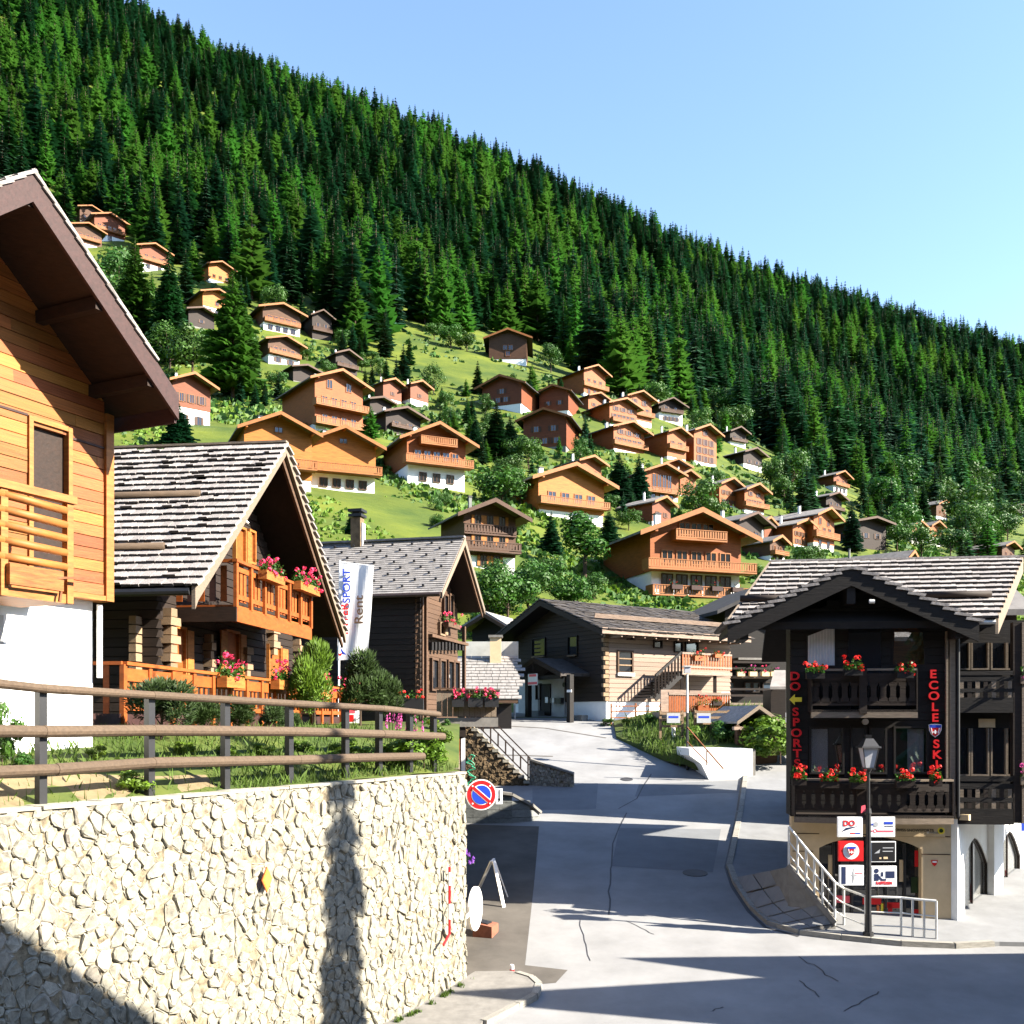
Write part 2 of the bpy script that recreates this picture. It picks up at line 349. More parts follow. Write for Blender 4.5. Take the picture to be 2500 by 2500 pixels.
def build_valley():
    # the valley floor and the opposite slope behind the camera
    xs = np.linspace(-900, 900, 60); ys = np.linspace(-900, 53.3, 50); X, Y = np.meshgrid(xs, ys, indexing='ij')
    d = np.clip((-Y-70)/500, 0, 1); e = np.clip((np.abs(X)-60)/500, 0, 1)
    Z = -6.4-2*np.clip(Y/53, -1, 1)*0+230*d*d*(3-2*d)+60*e*e*np.clip((60-Y)/200, 0, 1)+1.5*np.sin(X/23)*np.sin(Y/31)*np.clip(np.abs(X)/60-1, 0, 1)
    n, m = X.shape; idx = np.arange(n*m).reshape(n, m); f = np.stack([idx[:-1, :-1], idx[1:, :-1], idx[1:, 1:], idx[:-1, 1:]], -1).reshape(-1, 4)
    me = bpy.data.meshes.new('valley'); me.from_pydata(np.stack([X, Y, Z], -1).reshape(-1, 3).tolist(), [], f.tolist()); me.materials.append(MATS['forest_floor'])
    o = bpy.data.objects.new('valley', me); COL.objects.link(o); tag(o, kind='structure')
build_valley()
# the terrace garden behind the stone wall
W0 = Vector((-0.98, 21.3, 0)); WE = V2(.49, .87); WN = V2(.87, -.49)
WALL = Plane(W0, WE, WN)
def garden_z(x, y):
    d = -WN.dot(Vector((x, y, 0))-W0); t = max(0, min(1, d/2.4)); t = t*t*(3-2*t)
    return -1.10+0.85*t+0.012*max(0, y-16)+0.03*math.sin(x*3)*math.sin(y*2.3)
wl = [W0+WE*t-WN*.12 for t in (-26, -18, -10, -5, -0.05)]
sheet('garden_terrace', [(p.x, p.y) for p in wl]+[(-1.5, 29.6), (-2.4, 36), (-2.6, 57), (-45, 57), (-45, 0)], garden_z, 0, 'grass_near', 0.8, 0.8)
sheet('garden_path', [tuple((W0+WE*t-WN*o)[:2]) for t, o in ((-16, .25), (-9, .25), (-6.6, .35), (-6.4, .8), (-8.5, 1.0), (-11, 1.3), (-16, 1.5))], garden_z, 0.012, 'soil', 0.5, 0.5)
# driveway, pavements, kerbs
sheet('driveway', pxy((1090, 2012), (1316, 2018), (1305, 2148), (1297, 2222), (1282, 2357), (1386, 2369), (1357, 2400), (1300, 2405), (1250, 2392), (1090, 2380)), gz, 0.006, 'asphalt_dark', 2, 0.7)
sheet('road_patch', pxy((1512, 2022), (1760, 2025), (1740, 2130), (1492, 2115)), gz, 0.005, 'asphalt_new', 2, 0.7)
sheet('road_patch', pxy((1300, 1925), (1460, 1912), (1455, 1975), (1300, 1985)), gz, 0.005, 'asphalt_new', 2, 0.7)
sheet('road_patch', pxy((1560, 1915), (1810, 1905), (1806, 1935), (1550, 1945)), gz, 0.005, 'asphalt_new', 2, 0.7)
sheet('pavement', [tuple((W0+WE*t)[:2]) for t in (-14, -5, .15)]+pxy((1160, 2384), (1250, 2383), (1296, 2394), (1316, 2412), (1306, 2438), (1262, 2462), (1180, 2505))+[(-1.0, 16.4), (-4.6, 10.5)], gz, 0.11, 'concrete', 1, .7, skirt=.14)
sheet('pavement', pxy((1818, 1892), (1803, 1990), (1776, 2118), (1793, 2163), (1833, 2223), (1874, 2260), (1952, 2283), (2052, 2295), (2200, 2310), (2330, 2316), (2440, 2310))+[(16, 23.3), (40, 23.3), (40, 42), (9.2, 42)], gz, 0.10, 'paving', 1.2, .7, skirt=.14)
def kerb_run(px, h, wdt, label):
    t = None; pts = [gp(*p) for p in px]; segs = []
    for a, b in zip(pts[:-1], pts[1:]):
        L_ = (b-a).length; n = max(1, round(L_/0.8))
        for k in range(n): segs.append((a.lerp(b, k/n), a.lerp(b, (k+1)/n)))
    t = thing('kerb', pts[0], label, 'kerb')
    me = unit_box('kerb', .02, 3)
    for a, b in segs:
        d = (b-a); L_ = d.length; d.normalize(); s_ = d.cross(UP).normalized(); u_ = s_.cross(d)
        piece('kerb_stone', me, t, (a+b)/2+Vector((0, 0, h-.1)), d*(L_-.015), s_*wdt, u_*.2)
kerb_run([(1822, 1889), (1808, 1990), (1781, 2118), (1797, 2160), (1838, 2221), (1880, 2258), (1954, 2281), (2054, 2293), (2200, 2308), (2330, 2314), (2425, 2309)], .115, .17, 'stone kerb curving round the corner in front of the ski shop')
kerb_run([(1262, 2386), (1298, 2397), (1316, 2414), (1306, 2440), (1262, 2464), (1180, 2508)], .125, .14, 'rounded kerb at the foot of the tall stone wall')
# paving slabs on the ramp by the shop
def slabs():
    KL = [gp(*q)+UP*.1 for q in ((1797, 2150), (1838, 2221), (1880, 2258), (1954, 2281))]; RL = [P(px, py, Y) for px, py, Y in ((1926, 2116, 25.1), (1968, 2170, 24.8), (2008, 2218, 24.6), (2040, 2256, 24.45))]
    def rule(a, b):
        k = min(2, int(b*3)); f = b*3-k; return KL[k].lerp(KL[k+1], f).lerp(RL[k].lerp(RL[k+1], f), a)
    A = KL[0]
    t = thing('paving', A, 'pale paving slabs laid between the kerb and the white railing', 'paving')
    for i in range(3):
        for j in range(5):
            g = .012; a0, a1, b0, b1 = i/3+g, (i+1)/3-g, j/5+g, (j+1)/5-g
            m = MB(); m.prism([rule(a, b) for a, b in ((a0, b0), (a1, b0), (a1, b1), (a0, b1))], (0, 0, .02)); m.build('paving_slab', 'paving', t)
slabs()
def ramp():
    KL = [gp(*q)+UP*.085 for q in ((1797, 2150), (1838, 2221), (1880, 2258), (1954, 2281))]; RL = [P(px, py, Y)-UP*.015 for px, py, Y in ((1926, 2116, 25.1), (1968, 2170, 24.8), (2008, 2218, 24.6), (2040, 2256, 24.45))]
    m = MB()
    for k in range(3): m.prism([KL[k], KL[k+1], RL[k+1], RL[k]], (0, 0, -.9))
    tag(m.build('ramp', 'concrete'), kind='structure')
    m = MB()
    for k in range(3): m.bar(RL[k]+UP*.05, RL[k+1]+UP*.05, .16, .12)
    o = m.build('ramp_kerb', 'concrete'); tag(o, kind='structure')
ramp()
# joints, cracks and covers in the asphalt
def strip(name, px, wd, mat, off=.008):
    pts = [gp(*p) for p in px]; bm = MB()
    for a, b in zip(pts[:-1], pts[1:]):
        n = max(1, int((b-a).length/.5))
        for k in range(n):
            p, q = a.lerp(b, k/n), a.lerp(b, (k+1)/n); s_ = (q-p).cross(UP).normalized()*wd/2
            z = lambda v: Vector((v.x, v.y, float(G(v.y))+off)); bm.face([z(p-s_), z(p+s_), z(q+s_), z(q-s_)])
    o = bm.build(name, mat); tag(o, kind='structure')
def wig(a, b, n, amp, r=random.Random(5)):
    return [(a[0]+(b[0]-a[0])*k/n+r.uniform(-amp, amp), a[1]+(b[1]-a[1])*k/n+r.uniform(-amp, amp)*.5) for k in range(n+1)]
strip('road_joint', [(1530, 1985), (1512, 2020), (1496, 2060), (1493, 2115)]+wig((1490, 2120), (1486, 2235), 6, 3), .045, 'tar')
strip('road_joint', [(1590, 1890), (1570, 1920), (1555, 1950), (1510, 1975)], .045, 'tar')
strip('road_crack', wig((1950, 2335), (2042, 2395), 8, 5), .03, 'tar'); strip('road_crack', wig((1953, 2393), (2003, 2437), 6, 4), .03, 'tar')
strip('road_crack', wig((2060, 2472), (2150, 2420), 8, 5), .03, 'tar'); strip('road_crack', wig((1690, 2483), (1770, 2458), 7, 5), .035, 'tar')
strip('road_crack', wig((1415, 2245), (1440, 2345), 8, 3), .02, 'tar'); strip('road_crack', wig((1530, 2250), (1600, 2282), 6, 3), .02, 'tar')
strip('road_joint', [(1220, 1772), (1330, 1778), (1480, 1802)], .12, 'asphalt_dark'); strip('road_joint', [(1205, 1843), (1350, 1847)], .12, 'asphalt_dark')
strip('gutter_line', [(1814, 1892), (1799, 1990), (1772, 2118), (1788, 2166), (1828, 2226), (1868, 2264), (1950, 2287)], .10, 'tar', .007)
for px, py, r_, lb in ((1697, 2132, .36, 'dark iron manhole cover in the shaded part of the road'), (1530, 1903, .25, 'small iron cover near the stairs at the top of the road')):
    c = gp(px, py); m = MB(); m.prism([c+Vector((math.cos(a)*r_, math.sin(a)*r_*.999, float(G(c.y+math.sin(a)*r_))-c.z+.002)) for a in np.linspace(0, 6.283, 25)[:-1]], (0, 0, .014)); o = m.build('manhole_cover', 'tar')
    m = MB(); tag(o, lb, 'manhole cover')

# ---------------------------------------------------------------- tall rubble wall, lower left
def voronoi(pts, box, K=18):
    arr = np.array(pts); cells = []
    for i, p in enumerate(arr):
        d = ((arr-p)**2).sum(1); nb = np.argsort(d)[1:K]
        poly = [(box[0], box[2]), (box[1], box[2]), (box[1], box[3]), (box[0], box[3])]
        for j in nb:
            q = arr[j]; mx, my = (p+q)/2; nx, ny = q-p
            out = []
            for k in range(len(poly)):
                a, b = poly[k], poly[(k+1) % len(poly)]
                da = (a[0]-mx)*nx+(a[1]-my)*ny; db = (b[0]-mx)*nx+(b[1]-my)*ny
                if da <= 0: out.append(a)
                if (da < 0) != (db < 0) and da != db:
                    t = da/(da-db); out.append((a[0]+(b[0]-a[0])*t, a[1]+(b[1]-a[1])*t))
            poly = out
            if len(poly) < 3: break
        cells.append(poly)
    return cells
def rubble(parent, pl, u0, u1, z0, z1, spacing, mat, n_parts, seed, proud=(.05, .12), aspect=1.25, clip=None, name='stone', o0=0.0):
    r = random.Random(seed); pts = []; tries = 0
    while tries < 13000:
        tries += 1; p = (r.uniform(u0-.1, u1+.1), r.uniform(z0-.1, z1+.1)); md = spacing*(0.5+1.0*r.random()**2.2)
        if all((p[0]-q[0])**2+((p[1]-q[1])/aspect)**2 > md*md for q in pts): pts.append(p)
    cells = voronoi([(a, b/aspect) for a, b in pts], (u0, u1, z0/aspect, z1/aspect)); st = []
    for c in cells:
        if len(c) < 3: continue
        c = [(a, b*aspect) for a, b in c]; cu = sum(a for a, b in c)/len(c); cz = sum(b for a, b in c)/len(c)
        if clip and not clip(cu, cz): continue
        for _ in range(1):   # knock the corners off
            c = [q for k in range(len(c)) for q in ((c[k][0]*.75+c[(k+1) % len(c)][0]*.25, c[k][1]*.75+c[(k+1) % len(c)][1]*.25), (c[k][0]*.25+c[(k+1) % len(c)][0]*.75, c[k][1]*.25+c[(k+1) % len(c)][1]*.75))]
        if r.random() < .012: continue
        s1 = r.uniform(.94, 1.05); area = .5*abs(sum(c[k][0]*c[(k+1) % len(c)][1]-c[(k+1) % len(c)][0]*c[k][1] for k in range(len(c))))
        st.append((area/(max(8, pl.Y(cu))**2), c, cu, cz, s1))
    st.sort(key=lambda q: -q[0]); rest = MB()
    for k, (a_, c, cu, cz, s1) in enumerate(st):
        h = r.uniform(*proud); tu, tz = r.uniform(-.12, .12), r.uniform(-.12, .12)
        ring0 = [pl.pt(cu+(a-cu)*s1, cz+(b-cz)*s1, o0-.06) for a, b in c]
        ring1 = [pl.pt(cu+(a-cu)*s1*.97+r.uniform(-.012, .012), cz+(b-cz)*s1*.97+r.uniform(-.012, .012), o0+h*.75+(a-cu)*tu+(b-cz)*tz) for a, b in c]
        ring2 = [pl.pt(cu+(a-cu)*s1*.78, cz+(b-cz)*s1*.78, o0+h+r.uniform(-.016, .016)+(a-cu)*tu+(b-cz)*tz) for a, b in c]
        m = MB() if k < n_parts else rest; n = len(c); i = len(m.v); m.v += [tuple(q) for q in ring0+ring1+ring2]
        for q in range(n):
            b_ = (q+1) % n
            for o_ in (0, n): m.f.append((i+o_+q, i+o_+b_, i+o_+n+b_, i+o_+n+q)); m.m.append(0)
        m.f.append(tuple(range(i+2*n, i+3*n))); m.m.append(0)
        if k < n_parts: m.build(name, mat, parent)
    if rest.f: tag(rest.build(name+'_fill', mat, parent), kind='stuff')
wt = thing('stone_wall', W0+Vector((0, 0, -5.4)), 'tall pale rubble stone retaining wall beside the road', 'wall')
m = MB(); m.pbox(WALL, -26, 0, -7, -1.10, -.5, 0); m.build('mortar_core', 'mortar', wt)
rubble(wt, WALL, -13.5, 0.02, -6.0, -1.08, .225, 'stone', 300, 11, (.0, .05), 1.15)
m = MB()
for k in range(30):
    u0 = -13.5+k*.45; m.pbox(WALL, u0, u0+.44, -1.098, -1.055+R.uniform(-.008, .008), -.45, .05+R.uniform(-.03, .02))
m.build('coping', 'stone', wt)
m = MB(); a_, b_ = W0-WN*.12, Vector((-1.55, 29.8, 0)); m.prism([Vector((q.x, q.y, -7)) for q in (a_, b_)]+[Vector((q.x, q.y, -1.0+k*.35)) for k, q in ((1, b_), (0, a_))], (-.35, .05, 0)); m.build('return_wall', 'mortar', wt)
# end face of the wall, towards the driveway
EP = Plane(W0, (-WN.x, -WN.y), (WE.x, WE.y)); rubble(wt, EP, 0.0, .5, -6, -1.08, .3, 'stone', 0, 12, (.02, .06), name='end_stone')
# painted and fixed marks on the wall
dm = thing('diamond_marker', WALL.pt(WALL.u(638), WALL.z(638, 2145)), 'small yellow diamond plate fixed to the stone wall', 'marker')
u_, z_ = WALL.uz(638, 2146); m = MB(); m.ppoly(WALL, [(u_, z_-.20), (u_+.11, z_), (u_, z_+.20), (u_-.11, z_)], .10, .125); m.build('border', 'paint_orange', dm)
m = MB(); m.ppoly(WALL, [(u_, z_-.16), (u_+.085, z_), (u_, z_+.16), (u_-.085, z_)], .126, .132); m.build('face', 'paint_yellow', dm)
sp = thing('snow_pole', WALL.pt(WALL.u(1080), WALL.z(1080, 2300)), 'thin red and white marker pole leaning on the stone wall', 'pole')
for k, (y0, y1) in enumerate(((2115, 2128), (2128, 2160), (2160, 2205), (2205, 2242), (2242, 2278))):
    m = MB(); a, b = [WALL.pt(WALL.u(1081), WALL.z(1081, y), .16) for y in (y0, y1)]; m.tube(a, b, .026, n=8); m.build('band', 'paint_white' if k % 2 else 'paint_red', sp)
m = MB(); m.tube(WALL.pt(WALL.u(1081), WALL.z(1081, 2278), .16), WALL.pt(WALL.u(1062), WALL.z(1062, 2305), .2), .026); m.build('band', 'paint_red', sp)

# ---------------------------------------------------------------- post and rail fence on the wall
FP_ = WALL.off(-.28)
fence = thing('rail_fence', FP_.pt(-5, -1.05), 'weathered log rail fence with black steel posts on top of the stone wall', 'fence')
posts = [-150, 100, 365, 550, 706, 843, 925, 1000, 1058]
rails = [[(-150, 1655), (100, 1682), (365, 1698), (706, 1718), (925, 1730), (1062, 1744)], [(-150, 1784), (100, 1786), (365, 1783), (706, 1786), (925, 1792), (1072, 1798)], [(-150, 1890), (130, 1878), (365, 1862), (720, 1855), (860, 1850), (1022, 1846)]]
for px in posts:
    u = FP_.u(px); top = np.interp(px, [-150, 1062], [1655, 1744]); m = MB()
    m.pbox(FP_, u-.055, u+.055, -1.25, FP_.z(px, top)+.0, -.05, .05); m.build('post', 'metal_black', fence)
for j, rl in enumerate(rails):
    for a, b in zip(rl[:-1], rl[1:]):
        p = FP_.pt(FP_.u(a[0]), FP_.z(*a), .10); q = FP_.pt(FP_.u(b[0]), FP_.z(*b), .10); d = (q-p).normalized(); m = MB()
        r_ = (.06, .08, .08)[j]; n = 10; m.tube(p-d*.03, q+d*.0, r_, r_*R.uniform(.9, .97), n=12); o = m.build('rail', 'wood_rail', fence, smooth=False)
# ================================================================ BIG ORANGE TIMBER CHALET, far left
AP_ = Plane((-6.06, 15.5), (.43, .903), (.903, -.43))
A = thing('timber_chalet', AP_.pt(0, -.4), 'orange plank clad chalet with white base and log balcony, cut off by the frame', 'house')
AK, AZ, AU, AO = .82, 6.85, -2.38, 1.2        # roof slope, apex height, apex u, front overhang
roofz = lambda u: AZ-.30-abs(u-AU)*AK
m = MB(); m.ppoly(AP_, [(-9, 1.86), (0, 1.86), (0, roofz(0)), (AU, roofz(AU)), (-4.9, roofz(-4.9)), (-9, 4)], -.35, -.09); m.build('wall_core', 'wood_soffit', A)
d0, d1 = AP_.u(80), AP_.u(166); dtop = AP_.z(122, 1040)
m = MB(); m.pbox(AP_, -9, 0-.16, -.9, 1.84, -6, -.22); m.build('white_base', 'plaster_white', A)
m = MB(); m.pbox(AP_, -9, -.02, 1.86, roofz(0)-.1, -6, -.36); m.build('side_wall', 'wood_orange', A)
me = unit_box('wood_orange', .006, 1); hgt = .172; z = 1.88; r = random.Random(21)
while z < AZ-.6:
    half = (AZ-.2-z)/AK; lo, hi = max(-5.2, AU-half), min(-.125, AU+half); u = lo
    while u < hi-.02:
        e = min(hi, u+r.uniform(1.6, 3.2)); segs = [(u, e)]
        if z+hgt/2 < dtop:
            segs = [(a, b) for a, b in ((u, min(e, d0-.06)), (max(u, d1+.06), e)) if b-a > .03]
        for a, b in segs:
            piece('plank', me, A, AP_.pt((a+b)/2, z+hgt/2, -.055+r.uniform(-.006, .006)), AP_.e*(b-a-.004), AP_.n*.07, UP*(hgt-.012))
        u = e
    z += hgt
def aboard(name, u0, u1, z0, z1, o0, o1, mat='wood_orange_trim'):
    m = MB(); m.pbox(AP_, u0, u1, z0, z1, o0, o1); return m.build(name, mat, A)
aboard('corner_board', -.125, .02, 1.80, roofz(0)+.02, -.09, .03); aboard('sill_board', -5.4, .03, 1.80, 1.875, -.3, .02)
aboard('door_frame', d0-.07, d0, 2.0, dtop+.06, -.1, .02); aboard('door_frame', d1, d1+.07, 2.0, dtop+.06, -.1, .02); aboard('door_frame', d0, d1, dtop, dtop+.07, -.1, .015)
aboard('balcony_door', d0, d1, 1.9, dtop, -.34, -.28, 'wood_fascia'); aboard('trim', d1+.07, -.13, dtop-.09, dtop-.06, -.03, -.005, 'wood_fascia')
aboard('trim', d0-.9, d0-.07, dtop+.05, dtop+.08, -.03, -.005, 'wood_fascia')
# roof slabs, rafters, barge boards, shakes
def slope(u_a, u_b, o_in, o_out, thick, name, mat, lift=0.0):
    za, zb = AZ-abs(u_a-AU)*AK+lift, AZ-abs(u_b-AU)*AK+lift; m = MB()
    m.prism([AP_.pt(u_a, za, o_in), AP_.pt(u_b, zb, o_in), AP_.pt(u_b, zb, o_out), AP_.pt(u_a, za, o_out)], (0, 0, -thick)); return m.build(name, mat, A)
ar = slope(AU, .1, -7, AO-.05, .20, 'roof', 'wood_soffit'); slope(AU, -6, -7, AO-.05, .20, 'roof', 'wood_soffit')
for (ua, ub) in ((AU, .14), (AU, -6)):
    m = MB(); za, zb = AZ-abs(ua-AU)*AK, AZ-abs(ub-AU)*AK
    m.ppoly(AP_, [(ua, za-.34), (ub, zb-.34), (ub, zb+.02), (ua, za+.02)], AO-.05, AO); m.build('barge_board', 'wood_fascia', A)
m = MB(); m.prism([AP_.pt(.10, AZ-2.48*AK-.42, -.3), AP_.pt(.14, AZ-2.52*AK+.02, -.3), AP_.pt(.14, AZ-2.52*AK+.02, AO-.05), AP_.pt(.10, AZ-2.48*AK-.42, AO-.05)], AP_.e*.04); m.build('eave_board', 'wood_fascia', A)
for uu, w_ in ((-.35, .13), (AU+1.1, .13), (AU, .16), (AU-1.3, .13)):
    zz = AZ-abs(uu-AU)*AK-.22; m = MB(); m.pbox(AP_, uu-w_/2, uu+w_/2, zz-.17, zz, -.1, AO-.06); m.build('purlin', 'wood_soffit', A)
me = unit_box('shingle', .05, 2)
for side in (1, -1):
    L_ = 2.55 if side > 0 else 3.6; n = int(L_/.22)
    d = AP_.e*side+UP*(-AK); d.normalize(); nn = AP_.e*AK*side+UP; nn.normalize()
    for j in range(n+1):
        o_ = AO+.04; row = 3 if side > 0 else 5
        for k in range(row):
            wd = r.uniform(.2, .34); c = AP_.pt(AU, AZ, o_-wd/2)+d*(j*.22+.1)+nn*(.035+.01*(k % 2)); o_ -= wd
            piece('shingle', me, A, c, AP_.n*(wd-.01), d*.32+nn*.06, nn*.04)
# log balcony
BL = AP_.off(.95)
bal = MB(); ub0, ub1 = BL.u(-160), BL.u(172); fz = BL.z(90, 1442)
bal.pbox(BL, ub0, ub1, fz-.12, fz, -.95, 0.02); balo = bal.build('balcony', 'wood_orange_trim', A)
for px in (-150, 6, 167):
    u = BL.u(px); m = MB(); m.pbox(BL, u-.05, u+.05, fz-.12, BL.z(px, np.interp(px, [0, 172], [1190, 1230])), -.06, .04); m.build('balcony_post', 'wood_orange_trim', balo)
for yl, yr in ((1206, 1247), (1243, 1282), (1280, 1315), (1318, 1350), (1358, 1385)):
    m = MB(); m.tube(BL.pt(BL.u(6), BL.z(6, yl), 0), BL.pt(BL.u(160), BL.z(160, yr), 0), .055, n=12); m.build('balcony_log', 'wood_orange_trim', balo, smooth=True)
    m = MB(); m.tube(BL.pt(ub0, BL.z(6, yl)+.02, 0), BL.pt(BL.u(6), BL.z(6, yl), 0), .055, n=12); m.build('balcony_log', 'wood_orange_trim', balo, smooth=True)
m = MB(); m.bar(BL.pt(ub0, BL.z(6, 1182), 0), BL.pt(BL.u(180), BL.z(180, 1224), 0), .14, .10); m.build('handrail', 'wood_orange_trim', balo)
m = MB(); m.pbox(BL, BL.u(8), BL.u(140), fz+.02, fz+.28, .05, .12); m.build('balcony_board', 'wood_orange', balo)
m = MB(); m.bar(BL.pt(BL.u(120), BL.z(120, 1412), .1), BL.pt(BL.u(205), BL.z(205, 1413), .2), .03, .03); m.bar(BL.pt(BL.u(140), BL.z(140, 1412), .1), BL.pt(BL.u(132), BL.z(132, 1470), .1), .03, .03); m.build('bracket', 'rust', balo)
for x0, x1, y0, y1 in ((105, 137, 1508, 1690), (-30, 8, 1500, 1690)):
    pb = AP_.off(-.22); pxbox('recess_shade', pb, (x0, y0, x1, y1), -.02, .008, 'plaster_grey', A)  # flat grey strips: the shade of narrow niches put into the colour
m = MB(); m.pbox(AP_, -5, AP_.u(100), 1.62, 1.80, -.22, .02); m.build('beam_ledge', 'concrete', A)
m = MB(); m.tube(AP_.pt(-.12, 1.75, -.12), AP_.pt(-.12, .65, -.12), .045); m.build('downpipe', 'metal_white', A)

# ================================================================ DARK CHALET WITH THE STEEP SHINGLE ROOF
RB = Plane((-6.47, 21.0), (.12, .993), (.993, -.12))
B = thing('shingle_chalet', RB.pt(5, 0, -2), 'dark log chalet under a steep silver shingle roof with orange balcony', 'house')
BE, BA, BU = 2.77, 7.10, 5.37
BK = (BA-BE)/BU
def broof(u): return BA-abs(u-BU)*BK
dn = (RB.e*(-1)+UP*(-BK)).normalized(); nnB = (RB.e*(-BK)+UP).normalized()      # down the near slope, its normal
for s_, nm in ((-1, 'roof'), (1, 'roof')):
    m = MB(); u1 = BU+s_*BU
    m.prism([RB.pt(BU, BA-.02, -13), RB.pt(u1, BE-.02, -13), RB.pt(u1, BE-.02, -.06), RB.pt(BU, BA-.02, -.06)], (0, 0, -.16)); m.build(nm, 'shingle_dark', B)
me = [unit_box('shingle', .035, q, 'shingle_end_shade') for q in (5, 6, 7, 8)]; r = random.Random(4); SL = math.hypot(BU, BA-BE); ex = SL/22.0
items = []
for j in range(22):
    x = .10
    while x > -6.6:
        wd = r.uniform(.13, .30); s0 = (j+.5)*ex+r.uniform(-.012, .012)
        items.append((RB.pt(BU, BA, x-wd/2)+dn*(s0+.06)+nnB*(.05+r.uniform(0, .012)), wd, j)); x -= wd
vis = [it for it in items if 1250+F*it[0].x/it[0].y > 275]
cnt = 0; rest = MB()
r.shuffle(vis); visid = set(id(v) for v in vis[:300])
for it in items:
    c, wd, j = it; ax, ay, az = RB.n*(wd-.012), dn*(ex+.05)+nnB*(.13+.01*(wd-.2)/.1), nnB*.06
    if id(it) in visid: piece('shingle', r.choice(me), B, c, ax, ay, az)
    else: rest.box(c, ax/2, ay/2, az/2, end=1)
dn2 = (RB.e+UP*(-BK)).normalized(); nn2 = (RB.e*BK+UP).normalized()
for j in range(22):
    rest.box(RB.pt(BU, BA, -6.4)+dn2*((j+.5)*ex+.06)+nn2*.05, RB.n*6.5, (dn2*(ex+.05)+nn2*.13)/2, nn2*.03, end=1)
    rest.box(RB.pt(BU, BA, -9.8)+dn*((j+.5)*ex+.06)+nnB*.05, RB.n*3.2, (dn*(ex+.05)+nnB*.13)/2, nnB*.03, end=1)
tag(rest.build('shingle_courses', ['shingle', 'shingle_end_shade'], B), kind='stuff')
m = MB(); m.bar(RB.pt(BU, BA+.07, -13), RB.pt(BU, BA+.07, .05), .22, .05); m.build('ridge_board', 'wood_silver', B)
for (ua, ub, w0, w1) in ((BU, 0, .28, .34), (BU, 2*BU, .2, .2)):
    za, zb = broof(ua), broof(ub); m = MB(); e = .12 if ub == 0 else -.1; s_ = -1 if ub == 0 else 1
    m.ppoly(RB, [(ua, za+.06), (ub+s_*.10, zb+.06-.1*BK), (ub+s_*.10, zb-w1-.15), (ub-s_*.05, zb-w1+.05), (ua, za-w0)], -.06, .02); m.build('barge_board', 'wood_silver', B)
m = MB(); m.ppoly(RB, [(BU, broof(BU)-.28), (2*BU+.1, BE-.38), (2*BU+.1, BE-.50), (BU, broof(BU)-.44)], -.14, -.07); m.build('barge_board', 'wood_brown', B)
for y, x1 in ((1232, 489), (1363, 405)):   # snow logs
    uu = 3.0 if y < 1300 else 1.05
    zz = broof(uu)+.17
    o1 = None
    for off in np.arange(0, -7, -.05):
        p = RB.pt(uu, zz, off)
        if 1250+F*p.x/p.y <= x1: o1 = off; break
    m = MB(); m.tube(RB.pt(uu, zz, o1), RB.pt(uu, zz, o1-6), .085, n=10); lg = m.build('snow_log', 'wood_rail', B, smooth=True)
    for q in (.6, 2.2): m = MB(); m.bar(RB.pt(uu-.02, zz-.15, o1-q), RB.pt(uu-.02, zz+.16, o1-q), .03, .03); m.build('log_hook', 'metal_black', lg)
m = MB(); m.tube(RB.pt(-.08, BE-.12, -.1), RB.pt(-.08, BE-.16, -12), .085, n=10); m.build('gutter', 'metal_black', B)
m = MB(); m.tube(RB.pt(3.1, 4.95, -.5), RB.pt(3.35, 4.7, -.2), .03); m.build('eave_lamp', 'metal_white', B)
# walls
WB = RB.off(-1.35)
m = MB(); m.ppoly(WB, [(1.05, -.6), (9.7, -.6), (9.7, broof(9.7)-.2), (BU, broof(BU)-.2), (1.05, broof(1.05)-.2)], -.3, -.05); m.build('wall_core', 'wood_black', B)
m = MB(); m.prism([WB.pt(1.05, -.6, -.2), WB.pt(9.7, -.6, -.2), WB.pt(9.7, 3.1, -.2), WB.pt(1.05, 3.1, -.2)], WB.n*(-10)); m.build('wall_body', 'wood_black', B)
mel = unit_box('wood_dark', .02, 9); lh = .2; z = -.2
while z < 6.5:
    half = BU-max(0, 1) if False else (BA-.35-(z+lh))/BK; lo, hi = max(1.05, BU-half), min(9.7, BU+half)
    if hi-lo > .3: piece('log', mel, B, WB.pt((lo+hi)/2, z+lh/2, -.02+r.uniform(-.012, .012)), WB.e*(hi-lo), WB.n*.12, UP*(lh-.02))
    z += lh
SB = Plane(WB.pt(1.05, 0, 0), (-RB.n.x, -RB.n.y), (-RB.e.x, -RB.e.y))
z = -.2
while z < 3.0:
    piece('log', mel, B, SB.pt(3.0, z+lh/2, .02), SB.e*6.2, SB.n*.12, UP*(lh-.02)); z += lh
mee = unit_box('log_end', .04, 3)
def quoin(u, z0, z1, o=.0, w_=.34):
    z = z0; k = 0
    while z < z1:
        ww = w_*(1.0 if k % 2 else .62)+r.uniform(-.04, .04); piece('log_end', mee, B, WB.pt(u, z+lh/2, .10+o), WB.e*ww, WB.n*(.24+.08*(k % 2)), UP*(lh-.025)); z += lh; k += 1
for px, y0, y1, w_ in ((402, 1490, 1640, .5), (497, 1560, 1650, .25), (588, 1590, 1655, .42), (655, 1540, 1600, .5), (716, 1565, 1640, .25)):
    u = WB.u(px); quoin(u, WB.z(px, y1), WB.z(px, y0), 0, w_)
pv = SB.off(.08); zz = pv.z(338, 1640)
while zz < pv.z(338, 1515):
    piece('log_end', mee, B, pv.pt(pv.u(338), zz+lh/2, .12), pv.e*.16, pv.n*.3, UP*(lh-.03)); zz += lh
